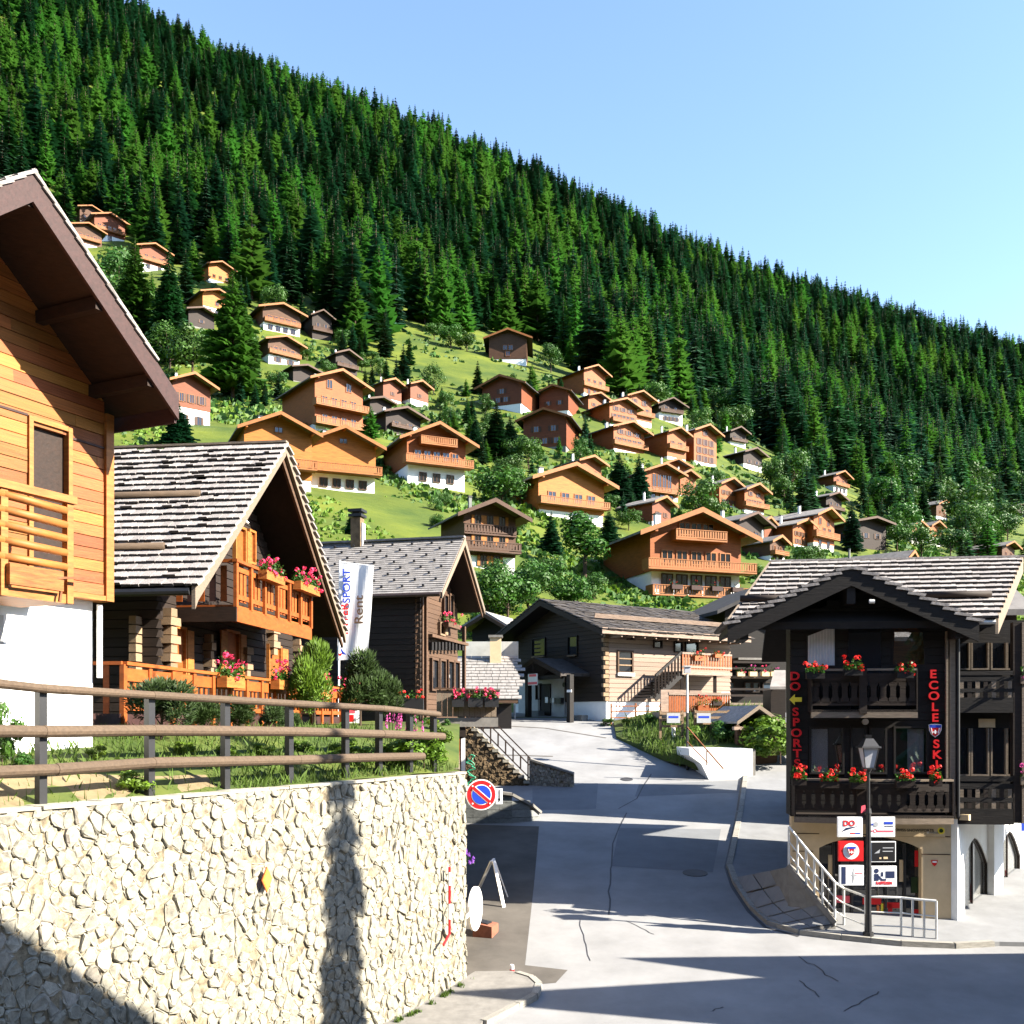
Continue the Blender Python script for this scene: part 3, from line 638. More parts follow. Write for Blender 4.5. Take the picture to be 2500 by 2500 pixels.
def opening(pl, r4, root, panel='wood_balcony', frame='wood_orange_trim', shutters=0, fw=.06, depth=.05):
    u0, u1, z0, z1 = pl.rect(*r4); m = MB(); f = fw
    for a in ((u0-f, u0, z0-f, z1+f), (u1, u1+f, z0-f, z1+f), (u0, u1, z1, z1+f), (u0, u1, z0-f, z0)): m.pbox(pl, *a, .04, .04+depth+.05)
    w_ = m.build('window', frame, root); m = MB(); m.pbox(pl, u0, u1, z0, z1, .04, .06); m.build('pane', panel, w_)
    if shutters:
        wd = (u1-u0)*.5
        for s_ in (-1, 1):
            if s_ < 0 and shutters == 1: continue
            a = (u0-f-wd) if s_ < 0 else u1+f
            m = MB(); m.pbox(pl, a, a+wd, z0, z1, .12, .16); m.build('shutter', frame, w_)
    return w_
opening(WB, (408, 1535, 440, 1690), B, shutters=1); opening(WB, (543, 1545, 572, 1660), B, shutters=2); opening(WB, (648, 1580, 676, 1680), B, shutters=1)
opening(WB, (566, 1290, 588, 1372), B, shutters=1); opening(WB, (600, 1300, 612, 1372), B)
# upper balcony
BB = RB.off(.06); q0, q1 = BB.u(574), BB.u(757); bz = BB.z(574, 1478)
m = MB(); m.pbox(BB, q0, q1, bz-.05, bz+.02, -1.4, 0); bo = m.build('balcony', 'wood_balcony', B)
m = MB(); m.pbox(BB, q0, q1, bz-.36, bz-.03, 0, .05); m.build('balcony_beam', 'wood_balcony', bo)
m = MB(); m.prism([BB.pt(q0, bz-.36, .05), BB.pt(q0, bz-.03, .05), BB.pt(q0, bz-.03, -2.2), BB.pt(q0, bz-.36, -2.2)], BB.e*(-.06)); m.build('balcony_beam', 'wood_soffit', bo)
m = MB(); m.bar(BB.pt(q0-.08, bz+1.0, .02), BB.pt(q1+.08, bz+1.0, .02), .12, .07); m.build('handrail', 'wood_balcony', bo)
m = MB(); m.bar(BB.pt(q0, bz+1.0, .02), BB.pt(q0, bz+1.0, -1.35), .12, .07); m.build('handrail', 'wood_balcony', bo)
for zz in (.78, .16):
    m = MB(); m.pbox(BB, q0, q1, bz+zz, bz+zz+.11, -.03, .0); m.build('crossbar', 'wood_balcony', bo)
n = 7
for k in range(n):
    u = q0+(q1-q0)*k/(n-1); m = MB(); m.pbox(BB, u-.055, u+.055, bz-.04, bz+.97, -.02, .06); m.build('balcony_post', 'wood_balcony', bo)
    if k < n-1:
        for h in range(3):
            uu = u+(q1-q0)/(n-1)*(h+1)/4; m = MB(); m.pbox(BB, uu-.075, uu+.075, bz+.12, bz+.86, -.06, -.03); m.build('baluster', 'wood_balcony', bo)
for k in range(5):
    o_ = -.2-.26*k; m = MB(); c = BB.pt(q0, bz+.1, o_); m.prism([c, c+UP*.8, c+UP*.8-BB.n*.14, c-BB.n*.14], BB.e*.03); m.build('baluster', 'wood_fascia' if k % 2 else 'wood_balcony', bo)
# terrace below with its railing
TB = RB.off(.22); t0, t1 = TB.u(300), TB.u(872); tz = .12
m = MB(); m.pbox(TB, t0-1.0, t1, tz-.25, tz, -1.6, 0); tb = m.build('terrace', 'wood_fascia', B)
m = MB(); m.bar(TB.pt(t0, TB.z(300, 1619), 0), TB.pt(t1, TB.z(872, 1686), 0), .16, .06); m.build('handrail', 'wood_balcony', tb)
n = 17; zt0, zt1 = TB.z(300, 1619), TB.z(872, 1686)
for k in range(n):
    t = k/(n-1); u = t0+(t1-t0)*t; zt = zt0+(zt1-zt0)*t; m = MB(); m.pbox(TB, u-.06, u+.06, tz-.3, zt-.02, -.03, .05); m.build('terrace_post', 'wood_balcony', tb)
    if k < n-1:
        st = (t1-t0)/(n-1); m = MB(); m.pbox(TB, u+.06, u+st-.06, zt-.30, zt-.08, -.02, .02); m.build('crossbar', 'wood_balcony', tb)
        m = MB(); m.pbox(TB, u+.06, u+st-.06, tz+.06, tz+.16, -.02, .02); m.build('crossbar', 'wood_balcony', tb)
        for h in range(3):
            uu = u+st*(h+1)/4; m = MB(); m.pbox(TB, uu-.05, uu+.05, tz+.1, zt-.2, -.05, -.02); m.build('baluster', 'wood_balcony', tb)
m = MB(); m.bar(TB.pt(t0, zt0, 0), TB.pt(t0-.1, zt0, -2.5), .14, .06); m.build('handrail', 'wood_balcony', tb)
for k in range(7):
    m = MB(); p = TB.pt(t0, tz, -.3-.3*k); m.bar(p, p+UP*(zt0-tz), .10, .03); m.build('baluster', 'wood_balcony', tb)
# ================================================================ BROWN CHALET WITH THE SLATE ROOF
RC = Plane((-2.33, 34.3), (.24, .97), (.97, -.24))
C = thing('slate_chalet', RC.pt(2.6, 0, -3), 'tall dark brown chalet with smooth grey slate roof and chimney', 'house')
CE, CA, CU = 4.32, 6.57, 2.64; CK = (CA-CE)/CU
croof = lambda u: CA-abs(u-CU)*CK
m = MB(); m.prism([RC.pt(CU, CA, -11), RC.pt(0, CE, -11), RC.pt(0, CE, -.05), RC.pt(CU, CA, -.05)], (0, 0, -.14)); m.prism([RC.pt(CU, CA-.002, -11), RC.pt(2*CU, CE, -11), RC.pt(2*CU, CE, -.05), RC.pt(CU, CA-.002, -.05)], (0, 0, -.14)); m.build('roof', 'wood_soffit', C)
dC = (RC.e*(-1)+UP*(-CK)).normalized(); nC = (RC.e*(-CK)+UP).normalized(); SLc = math.hypot(CU, CA-CE); nrow = 26
sl_ = MB(); r = random.Random(8)
for j in range(nrow):
    x = -.02
    while x > -10.8:
        wd = r.uniform(.26, .42); c = RC.pt(CU, CA, x-wd/2)+dC*((j+.5)*SLc/nrow+.03)+nC*(.022+r.uniform(0, .006))
        sl_.box(c, RC.n*(wd-.008)/2, (dC*(SLc/nrow+.05)+nC*.03)/2, nC*.009); x -= wd
tag(sl_.build('slates', 'slate', C), kind='stuff')
k_ = 0
for j in range(2, nrow-1, 3):       # snow hooks
    x = -.4-.35*(j % 2)
    while x > -6.8:
        c = RC.pt(CU, CA, x)+dC*((j+.5)*SLc/nrow)+nC*.08; piece('snow_hook', unit_box('metal_black', 0, 0), C, c, RC.n*.07, dC*.06, nC*.09); x -= .75
m = MB(); m.bar(RC.pt(CU, CA+.06, -11), RC.pt(CU, CA+.06, .0), .26, .07); m.build('ridge_board', 'slate', C)
m = MB(); m.bar(RC.pt(CU-.14, CA-.07, -11), RC.pt(CU-.14, CA-.07, .0), .05, .03); m.build('ridge_board', 'metal_black', C)
for ub, nm in ((0, 1), (2*CU, 1)):
    s_ = -1 if ub == 0 else 1; m = MB(); m.ppoly(RC, [(CU, CA+.03), (ub+s_*.05, CE+.03-.05*CK), (ub+s_*.05, CE-.22), (CU, CA-.24)], -.05, .02); m.build('barge_board', 'wood_silver', C)
    m = MB(); m.ppoly(RC, [(CU, CA-.26), (ub, CE-.24), (ub, CE-.34), (CU, CA-.40)], -.12, -.06); m.build('barge_board', 'wood_brown', C)
m = MB(); m.tube(RC.pt(-.08, CE-.08, -.05), RC.pt(-.08, CE-.1, -11), .075, n=8); m.build('gutter', 'metal_brown', C)
ch = RC.pt(CU-.1, 0, -4.1); m = MB(); m.box(ch+UP*(CA+.28), RC.n*.19, RC.e*.19, UP*.62); cho = m.build('chimney', 'stone_brown', C)
m = MB(); m.box(ch+UP*(CA+.98), RC.n*.26, RC.e*.26, UP*.05); m.box(ch+UP*(CA+1.16), RC.n*.27, RC.e*.27, UP*.05); m.box(ch+UP*(CA+1.06), RC.n*.14, RC.e*.14, UP*.06); m.build('chimney_cap', 'metal_black', cho)
m = MB(); m.box(ch+UP*(CA+.2)+RC.n*.22+RC.e*.02, RC.n*.03, RC.e*.14, UP*.5); m.build('chimney_flashing', 'metal_white', cho)
WC = RC.off(-1.0)
wl_, wr_ = .35, 2*CU-.35
m = MB(); m.ppoly(WC, [(wl_, -1.2), (wr_, -1.2), (wr_, croof(wr_)-.2), (CU, CA-.2), (wl_, croof(wl_)-.2)], -9.5, -.06); m.build('wall_body', 'wood_black', C)
mel = unit_box('wood_brown', .02, 4); z = -.1
while z < 6.1:
    half = (CA-.3-(z+.17))/CK; lo, hi = max(wl_, CU-half), min(wr_, CU+half)
    if hi-lo > .2: piece('plank', mel, C, WC.pt((lo+hi)/2, z+.085, -.02+r.uniform(-.01, .01)), WC.e*(hi-lo), WC.n*.08, UP*.158)
    z += .17
SCp = Plane(WC.pt(wl_, 0, 0), (-RC.n.x, -RC.n.y), (-RC.e.x, -RC.e.y)); mel2 = unit_box('wood_dark', .02, 4); z = -.6
while z < 4.2:
    piece('plank', mel2, C, SCp.pt(4.6, z+.1, .0), SCp.e*9.2, SCp.n*.1, UP*.19); z += .2
for px, w_ in ((1024, .12), (1034, .16), (1128, .16)):
    u = WC.u(px); m = MB(); m.pbox(WC, u-w_/2, u+w_/2, -.3, croof(u)-.35, .02, .14); m.build('corner_post', 'wood_brown', C)
for a in ((1048, 1612, 1062, 1682), (1068, 1614, 1080, 1683), (1088, 1616, 1100, 1684), (1104, 1618, 1114, 1685), (1078, 1455, 1086, 1508), (1092, 1455, 1099, 1510)):
    opening(WC, a, C, 'glass_dark', 'wood_brown', fw=.07)
opening(WC, (1068, 1524, 1078, 1548), C, 'glass_dark', 'log_end', shutters=1)
for k in range(10):
    px = 1041+k*8.4; u = WC.u(px); m = MB(); m.pbox(WC, u-.10, u+.10, WC.z(px, 1588), WC.z(px, 1568), .06, .24); m.build('beam_end', 'wood_black', C)
m = MB(); u0, u1, z0, z1 = WC.rect(1036, 1562, 1126, 1568); m.pbox(WC, u0, u1, z1-.06, z1+.04, .05, .3); m.build('string_course', 'wood_brown', C)
# entrance deck of the brown chalet: concrete slab, boarded parapet, boarded pier
DK = Plane((-2.25, 30.0), (1, .06), (.06, -1)); d0, d1 = DK.u(1062), DK.u(1216); dz = DK.z(1100, 1752)
m = MB(); m.pbox(DK, d0, d1, dz-.27, dz, -5.5, 0); dk = m.build('deck', 'concrete', C)
nb = 11
for k in range(nb):
    u = d0+.04+(d1-d0-.08)*(k+.5)/nb; w_ = (d1-d0-.08)/nb; piece('parapet_board', unit_box('wood_silver', .015, 2), dk, DK.pt(u, dz+.42, -.06), DK.e*(w_-.012), DK.n*.04, UP*.78)
m = MB(); m.bar(DK.pt(d0, dz+.86, -.05), DK.pt(d1, dz+.80, -.05), .12, .05); m.build('handrail', 'wood_brown', dk)
m = MB(); m.bar(DK.pt(d1, dz+.80, -.05), DK.pt(d1, dz+.80, -4), .12, .05); m.build('handrail', 'wood_brown', dk)
m = MB(); a0, a1 = DK.u(1072), DK.u(1134); m.pbox(DK, a0, a1, -2.6, dz-.55, -.9, -.12); pier = m.build('pier', 'wood_fascia', dk)
m = MB(); m.pbox(DK, a0-.04, a1+.04, dz-.56, dz-.28, -.9, -.05); m.build('pier_cap', 'wood_dark', pier)
for px, mt in ((1082, 'wood_balcony'), (1096, 'plaster_white'), (1108, 'wood_balcony'), (1118, 'wood_balcony'), (1131, 'plaster_white')):
    u = DK.u(px); m = MB(); m.pbox(DK, u-.06, u+.06, -2.6, dz-.6, -.12, -.08); m.build('pier_board', mt, pier)
# ---------------------------------------------------------------- stone stair with black railing
SP = Plane((0, 40.4), (1, .02), (.02, -1)); sx0, sx1 = SP.u(1140), SP.u(1292); sz0, sz1 = .02, SP.z(1292, 1912)
st = thing('stone_stair', SP.pt(sx0, sz1), 'rough stone stair with black metal railing beside the brown chalet', 'stair')
n = 12
m = MB(); m.ppoly(SP, [(sx0-1.4, sz1-.4), (sx1, sz1-.4), (sx1, sz1), (sx0, sz0), (sx0-1.4, sz0)], -1.5, -.02); m.build('stair_mass', 'mortar', st)
rubble(st, SP, sx0-1.3, sx1, sz1-.2, sz0, .24, 'stone_brown', 90, 31, (.02, .07), 1.0, clip=lambda u, z: z < sz0-(u-sx0)*(sz0-sz1)/(sx1-sx0)-.12)
for k in range(n):
    t = (k+.5)/n; u = sx0+(sx1-sx0)*t; zz = sz0+(sz1-sz0)*(k+.6)/n; m = MB(); w_ = (sx1-sx0)/n
    m.pbox(SP, u-w_*.62, u+w_*.55, zz-.09, zz+.02, -1.4, .10); m.build('step', 'stone', st)
k1 = lambda t, dz: SP.pt(sx0+(sx1-sx0)*t, sz0+(sz1-sz0)*t+dz, .06)
rl = MB(); rl.bar(k1(-.02, 1.02), k1(1.02, 1.02), .05, .05); ro = rl.build('handrail', 'metal_brown', st)
for dz_ in (.72, .22): m = MB(); m.bar(k1(0, dz_), k1(1, dz_), .04, .05); m.build('rail_bar', 'metal_brown', ro)
for k in range(9):
    t = .02+.96*k/8; lo = -.1 if k in (3, 8) else .22; hi = 1.02 if k in (3, 8, 0) else .76
    m = MB(); m.bar(k1(t, lo), k1(t, hi), .06, .06); m.build('baluster', 'metal_brown', ro)
LW = Plane((sx1+SP.o.x, 40.45), (.985, -.17)); a1 = LW.u(1400)
lw = thing('low_stone_wall', LW.pt(.6, -2.6), 'low rubble wall running on from the foot of the stone stair', 'wall')
tops = lambda u: sz1+.95-.55*u/a1
m = MB(); m.ppoly(LW, [(0, -3), (a1, -3), (a1, tops(a1)-.05), (0, tops(0)-.05)], -.3, 0); m.build('core', 'mortar', lw)
rubble(lw, LW, 0.02, a1, -2.9, tops(0), .2, 'stone', 60, 33, (.02, .06), 1.0, clip=lambda u, z: z < tops(u)-.1)
m = MB(); m.ppoly(LW, [(0, tops(0)-.05), (a1, tops(a1)-.05), (a1, tops(a1)+.03), (0, tops(0)+.03)], -.36, .09); m.build('coping', 'concrete', lw)
hs = thing('garden_hose', SP.pt(SP.u(1150), -2, .3), 'green garden hose hanging in loops at the stair', 'hose')
m = MB(); pts = [SP.pt(SP.u(1150+8*math.sin(t*2.1)+4*math.sin(t*5)), SP.z(1150, 1842+75*(t/9)), .25) for t in np.linspace(0, 9, 40)]; m.path(pts, .025, 5); pts = [SP.pt(SP.u(1150-8*math.sin(t*1.7)), SP.z(1150, 1842+78*(t/9)), .2) for t in np.linspace(0, 9, 30)]; m.path(pts, .025, 5); m.build('hose_loops', 'paint_green', hs)
# ---------------------------------------------------------------- curved block wall at the driveway
bw = thing('block_wall', gp(1200, 2012), 'curved grey concrete block wall with pale coping beside the driveway', 'wall')
path_px = [(1120, 2010), (1190, 2011), (1250, 2010), (1295, 2006), (1318, 1998)]; path = [gp(*p) for p in path_px]; topz = [gp(*p).z+h for p, h in zip(path_px, (1.12, 1.08, .95, .55, .16))]
me = unit_box('concrete_block', .01, 1)
for k in range(len(path)-1):
    a, b = path[k], path[k+1]; d = (b-a); L_ = d.length; nb = max(1, round(L_/.55)); 
    for i in range(nb):
        p0, p1 = a.lerp(b, i/nb), a.lerp(b, (i+1)/nb); zt = topz[k]+(topz[k+1]-topz[k])*(i+.5)/nb; zb = min(p0.z, p1.z)-.1; nr = max(1, round((zt-zb)/.27))
        dd = (p1-p0); dd.z = 0; nn_ = dd.cross(UP).normalized()
        for j in range(nr):
            hh = (zt-zb)/nr; c = (p0+p1)/2; c.z = zb+hh*(j+.5); piece('block', me, bw, c-nn_*.1, dd*.985, nn_*.2, UP*(hh-.015))
m = MB()
for k in range(len(path)-1):
    a, b = path[k].copy(), path[k+1].copy(); a.z = topz[k]+.05; b.z = topz[k+1]+.05; nn_ = (b-a).cross(UP).normalized(); m.bar(a-nn_*.08, b-nn_*.08, .34, .09)
m.build('coping', 'concrete', bw)
pl_ = [gp(1110, 1928), gp(1300, 1900)]
# ================================================================ LOG HOUSE WITH THE PORCH, end of the road
DC = Vector((4.69, 51.0, 0)); GDp = Plane(DC, (.56, -.83), (-.83, -.56)); SDp = Plane(DC, (.83, .56), (.56, -.83))
D = thing('log_house', DC+Vector((0, 0, 0)), 'brown log house with dark gable, porch and stone slate roof at the road end', 'house')
DWid, DLen, DE, DA = 8.2, 8.6, 4.55, 6.35; DH = DWid/2; DK_ = (DA-DE)/(DH+.7)
gB = .0
m = MB(); m.pbox(GDp, -DWid, 0, -1.6, .98, -DLen, 0); m.build('plaster_base', 'plaster_white', D)
m = MB(); m.ppoly(GDp, [(-DWid, .98), (0, .98), (0, 4.75), (-DH, 6.15), (-DWid, 4.75)], -DLen, -.04); m.build('wall_body', 'wood_dark', D)
meg = unit_box('wood_dark', .02, 14); mes = unit_box('log_pink', .02, 15); z = .98; r = random.Random(19); lh = .225
while z < 6.0:
    half = DH if z+lh < 4.6 else max(0, (6.1-(z+lh))/.36); 
    if half > .3: piece('log', meg, D, GDp.pt(-DH, z+lh/2, 0), GDp.e*(2*half), GDp.n*.12, UP*(lh-.015))
    if z < 4.4: piece('log', mes, D, SDp.pt(DLen/2, z+lh/2, r.uniform(-.012, .012)), SDp.e*DLen, SDp.n*.12, UP*(lh-.015))
    if z < 4.4:
        k = int(z/lh) % 2; piece('log_end', unit_box('log_end', .05, 6), D, SDp.pt(-.02-.06*k, z+lh/2, .02), SDp.e*(.22+.12*k), SDp.n*.16, UP*(lh-.04))
    z += lh
# roof of stone slates
rD = lambda s: DA-abs(s)*DK_
OV = 1.0; ex_ = DH+OV
def dpt(s, t, h=0): return GDp.pt(-DH+s, rD(s)+h, -t)       # s across the gable, t along the ridge
m = MB()
for s_ in (-1, 1):
    m.prism([dpt(0, -1.1), dpt(s_*ex_, -1.1), dpt(s_*ex_, DLen+.6), dpt(0, DLen+.6)], (0, 0, -.18-.002*s_))
m.build('roof', 'wood_black', D)
sl_ = MB(); r = random.Random(77); dd = (GDp.e*1+UP*(-DK_)).normalized(); nn_ = (GDp.e*DK_+UP).normalized(); SLd = math.hypot(ex_, DK_*ex_); nr = 17; cells = []
for j in range(nr):
    t = -1.15
    while t < DLen+.6:
        wd = r.uniform(.3, .7); c = dpt(0, t+wd/2)+dd*((j+.5)*SLd/nr+.04)+nn_*(.05+r.uniform(-.01, .025)); cells.append((c, wd)); t += wd
r.shuffle(cells); msl = [unit_box('slate_dark', .09, q) for q in (1, 2, 3)]
for k, (c, wd) in enumerate(cells):
    ax, ay, az = GDp.n*(wd*.98), dd*(SLd/nr+.12)+nn_*.07, nn_*.045
    if k < 280: piece('slate', r.choice(msl), D, c, ax, ay, az)
    else: sl_.box(c, ax/2, ay/2, az/2)
d3 = (GDp.e*(-1)+UP*(-DK_)).normalized(); n3 = (GDp.e*(-DK_)+UP).normalized()
for j in range(nr): sl_.box(dpt(0, DLen/2-.3)+d3*((j+.5)*SLd/nr)+n3*.05, GDp.n*(DLen/2+.85), (d3*(SLd/nr+.12)+n3*.07)/2, n3*.022)
tag(sl_.build('slate_courses', 'slate_dark', D), kind='stuff')
for s_ in (-1, 1):
    m = MB(); q = GDp.off(1.1); a = [(-DH, DA-.02), (-DH+s_*ex_, rD(ex_)-.02), (-DH+s_*ex_, rD(ex_)-.28), (-DH, DA-.3)]; m.ppoly(q, a, -.05, .03); m.build('barge_board', 'wood_dark', D)
EV = SDp.off(OV); ez = rD(ex_)
m = MB(); m.pbox(EV, -1.1, DLen+.6, ez-.2, ez+.1, .0, .06); m.build('eave_board', 'log_pink', D)
for t in np.arange(.2, DLen, .75): m = MB(); m.bar(EV.pt(t, ez-.26, -.9), EV.pt(t, ez-.26, -.02), .08, .1); m.build('rafter_end', 'log_pink', D)
m = MB(); a = dpt(ex_*.68, -.3)+nn_*.25; b = dpt(ex_*.68, DLen+.3)+nn_*.25; m.bar(a, b, .04, .22, up=nn_); m.build('snow_guard', 'log_pink', D)
# side wall openings and balcony
opening(SDp, (1508, 1592, 1540, 1640), D, 'glass_dark', 'wood_brown', fw=.09, depth=.04)
u0, u1, z0, z1 = SDp.rect(1508, 1592, 1540, 1640)
for t in (.33, .66): m = MB(); m.pbox(SDp, u0, u1, z0+(z1-z0)*t-.03, z0+(z1-z0)*t+.03, .06, .1); m.build('window_bar', 'log_end', D)
m = MB(); m.pbox(SDp, u0-.1, u1+.1, z0-.22, z0-.06, .05, .2); m.build('window_sill', 'plaster_white', D)
for a in ((1595, 1548, 1612, 1580), (1645, 1545, 1662, 1590), (1672, 1545, 1700, 1600), (1590, 1668, 1602, 1700), (1530, 1545, 1545, 1560)): opening(SDp, a, D, 'glass_dark', 'wood_dark', fw=.06)
BD = SDp.off(1.5); b0, b1 = BD.u(1665), BD.u(1786); bz0 = BD.z(1720, 1640); bh = BD.z(1720, 1597)-bz0
m = MB(); m.pbox(BD, b0, b1, bz0-.18, bz0, -1.5, .04); bo = m.build('balcony', 'log_pink', D)
for zz in (bz0+.22, bz0+bh): m = MB(); m.pbox(BD, b0, b1, zz-.05, zz+.05, -.04, .04); m.build('handrail', 'log_pink', bo)
for k in range(19): u = b0+.06+(b1-b0-.12)*k/18; m = MB(); m.pbox(BD, u-.055, u+.055, bz0+.1, bz0+bh-.04, -.02, .02); m.build('baluster', 'wood_balcony', bo)
sw0 = BD.u(1602)
for k in range(9):
    t = k/8; u = b0+(sw0-b0)*t; zz = bz0-(bz0-1.3)*t; m = MB(); m.pbox(BD, u-.3, u+.05, zz-.16, zz-.08, -1.3, -.1); m.build('stair_tread', 'wood_black', bo)
    m = MB(); m.bar(BD.pt(u, zz-.1, -.05), BD.pt(u, zz+.9, -.05), .09, .04); m.build('baluster', 'wood_dark', bo)
m = MB(); m.bar(BD.pt(b0, bz0+.95, -.05), BD.pt(sw0, 2.25, -.05), .1, .12); m.build('stair_rail', 'wood_black', bo)
m = MB(); m.bar(BD.pt(b0, bz0-.2, -.1), BD.pt(sw0, 1.1, -.1), .08, .3); m.build('stair_string', 'wood_black', bo)
for px in (1672, 1752): u = BD.u(px); m = MB(); m.bar(BD.pt(u, -.5, -.2), BD.pt(u, bz0-.15, -.2), .16, .16); m.build('balcony_post', 'wood_dark', bo)
# gable openings and porch
for a in ((1304, 1560, 1334, 1600), (1391, 1555, 1412, 1597)):
    w_ = opening(GDp, a, D, 'glass_dark', 'wood_black', fw=.05); u0, u1, z0, z1 = GDp.rect(*a); m = MB(); m.pbox(GDp, min(u0, u1), max(u0, u1), z0-.12, z0-.05, .08, .2); m.build('sill', 'log_end', w_)
PO = GDp.off(1.6); pu = PO.u(1316); pz = PO.z(1316, 1606); pe = PO.z(1262, 1650); hw = 2.3
m = MB()
for s_ in (-1, 1): m.prism([PO.pt(pu, pz, .3), PO.pt(pu+s_*hw, pe, .3), PO.pt(pu+s_*hw, pe, -1.6), PO.pt(pu, pz, -1.6)], (0, 0, -.16-.002*s_))
pr = m.build('porch_roof', 'slate_dark', D)
for s_ in (-1, 1): m = MB(); m.ppoly(PO, [(pu, pz+.02), (pu+s_*hw, pe+.02), (pu+s_*hw, pe-.22), (pu, pz-.24)], .28, .34); m.build('barge_board', 'wood_dark', pr)
m = MB(); m.pbox(PO, pu-hw+.4, pu+hw-.3, pe-.28, pe-.08, -.1, .1); m.build('porch_beam', 'wood_black', pr)
for px in (1290, 1392): u = PO.u(px); m = MB(); m.pbox(PO, u-.14, u+.14, -.2, pe-.1, -.12, .12); m.build('porch_post', 'wood_black', pr)
m = MB(); u0, u1, z0, z1 = GDp.rect(1270, 1656, 1382, 1758); m.pbox(GDp, u0, u1, z0-.4, z1, .06, .12); m.build('porch_wall', 'plaster_grey', D)
pxbox('door', GDp, (1326, 1670, 1350, 1760), .12, .18, 'wood_black', D); pxbox('door_frame', GDp, (1321, 1668, 1326, 1760), .12, .22, 'concrete', D)
opening(GDp.off(.1), (1313, 1673, 1322, 1706), D, 'glass_dark', 'wood_dark', fw=.05)
pxbox('notice', GDp, (1338, 1702, 1345, 1716), .19, .20, 'paint_white', D)
def plate(nm, lb, cat, pl, r4, o0, o1, mat): 
    t = thing(nm, pl.pt(pl.u((r4[0]+r4[2])/2), pl.z((r4[0]+r4[2])/2, r4[3]), o0), lb, cat); pxbox('panel', pl, r4, o0, o1, mat, t); return t
t = plate('hanging_sign', 'red and white sign hanging under the porch roof', 'sign', PO.off(.2), (1291, 1645, 1313, 1673), 0, .05, 'paint_white')
q = PO.off(.2); pxbox('stripe', q, (1291, 1665, 1313, 1671), .05, .06, 'paint_pinkred', t); pxbox('stripe', q, (1294, 1646, 1311, 1652), .05, .06, 'paint_pinkred', t); m = MB(); u = q.u(1302); m.bar(q.pt(u, q.z(1302, 1645), .02), q.pt(u, pz-.1, .02), .02, .02); m.build('hanger', 'metal_black', t)
t = plate('letter_box', 'black letter box mounted by the porch door', 'mailbox', GDp.off(.12), (1364, 1704, 1377, 1718), 0, .22, 'metal_black'); t = plate('letter_box', 'black letter box with white label nearest the porch door', 'mailbox', GDp.off(.12), (1351, 1704, 1362, 1716), 0, .22, 'metal_black'); pxbox('name_label', GDp.off(.12), (1356, 1704, 1361, 1716), .22, .225, 'paint_white', t)
t = plate('number_plate', 'small white plate on the porch post of the log house', 'sign', PO.off(.12), (1385, 1684, 1396, 1690), 0, .03, 'paint_white')
for r4, lb in (((1287, 1735, 1314, 1757), 'blue grey planter box standing by the porch wall'), ((1390, 1746, 1420, 1757), 'low stone trough at the foot of the dark gable')):
    q = GDp.off(.8); t = thing('planter', q.pt(q.u(r4[0]), .0), lb, 'planter'); u0, u1, z0, z1 = q.rect(*r4); m = MB()
    for a in ((u0, u1, 0, .04), (u0, u1, .36, .4)): m.pbox(q, a[0], a[1], z0-.1, z1, -a[3], -a[2])
    for a in ((u0, u0+.04), (u1-.04, u1)): m.pbox(q, a[0], a[1], z0-.1, z1, -.36, -.04)
    m.pbox(q, u0+.04, u1-.04, z0-.08, z1-.06, -.36, -.04); m.build('trough', 'concrete_block', t)
m = MB(); q = GDp.off(.3); u = q.u(1355); m.disc(q.pt(u+.9, q.z(1372, 1672), 0), q.n, .12, th=.1); m.build('porch_lamp', 'metal_black', D)
t = thing('blue_road_sign', P(1257, 1755, 52.5), 'small blue sign on a thin post left of the log house', 'sign'); m = MB(); m.tube(P(1257, 1765, 52.5), P(1257, 1672, 52.5), .04); m.build('post', 'metal_rail', t); m = MB(); q = Plane((P(1257, 0, 52.4).x, 52.4), (1, 0)); m.pbox(q, -.09, .09, q.z(1257, 1688), q.z(1257, 1672), 0, .03); m.build('face', 'paint_navy', t)

# ================================================================ SHED WITH PALE SLATE ROOF, between the chalets
EY = 49.3; EPl = Plane((0, EY), (1, .02)); E = thing('slate_shed', P(1200, 1745, EY), 'shed with pale sloping slate roof between the brown chalet and log house', 'shed')
e0, e1 = EPl.u(1100), EPl.u(1264); zl, zh = EPl.z(1200, 1712), EPl.z(1200, 1610)
m = MB(); m.pbox(EPl, e0, e1-.3, -1.2, zl-.1, -5, 0); m.build('wall_body', 'wood_black', E)
sl_ = MB(); nr = 14; dy = 3.2; zt = (H0-1608)/F*(EY+dy)
for j in range(nr):
    x = e0
    while x < e1:
        wd = R.uniform(.3, .55); t0_, t1_ = j/nr, (j+1.25)/nr; a = EPl.pt(x, zl+(zt-zl)*t0_+.10, -dy*t0_+.3); b = EPl.pt(x, zl+(zt-zl)*t1_+.03, -dy*t1_+.3)
        sl_.prism([a, a+EPl.e*(wd-.02), b+EPl.e*(wd-.02), b], (0, 0, .05)); x += wd
tag(sl_.build('slates', 'slate', E), kind='stuff')
m = MB(); m.prism([EPl.pt(e0, zl, .3), EPl.pt(e1, zl, .3), EPl.pt(e1, zt, -dy+.3), EPl.pt(e0, zt, -dy+.3)], (0, 0, -.1)); m.build('roof', 'wood_brown', E)
c = P(1210, 1612, EY+2.6); m = MB(); m.box(c+UP*.4, (.28, 0, 0), (0, .26, 0), UP*.75); cc = m.build('chimney', 'plaster_cream', E); m = MB(); m.box(c+UP*1.2, (.36, 0, 0), (0, .34, 0), UP*.06); m.build('chimney_cap', 'concrete', cc)
m = MB(); m.pbox(EPl, EPl.u(1128), EPl.u(1270), zt, (H0-1572)/F*(EY+5), -6.4, -dy-.2); m.build('upper_wall', 'plaster_grey', E)
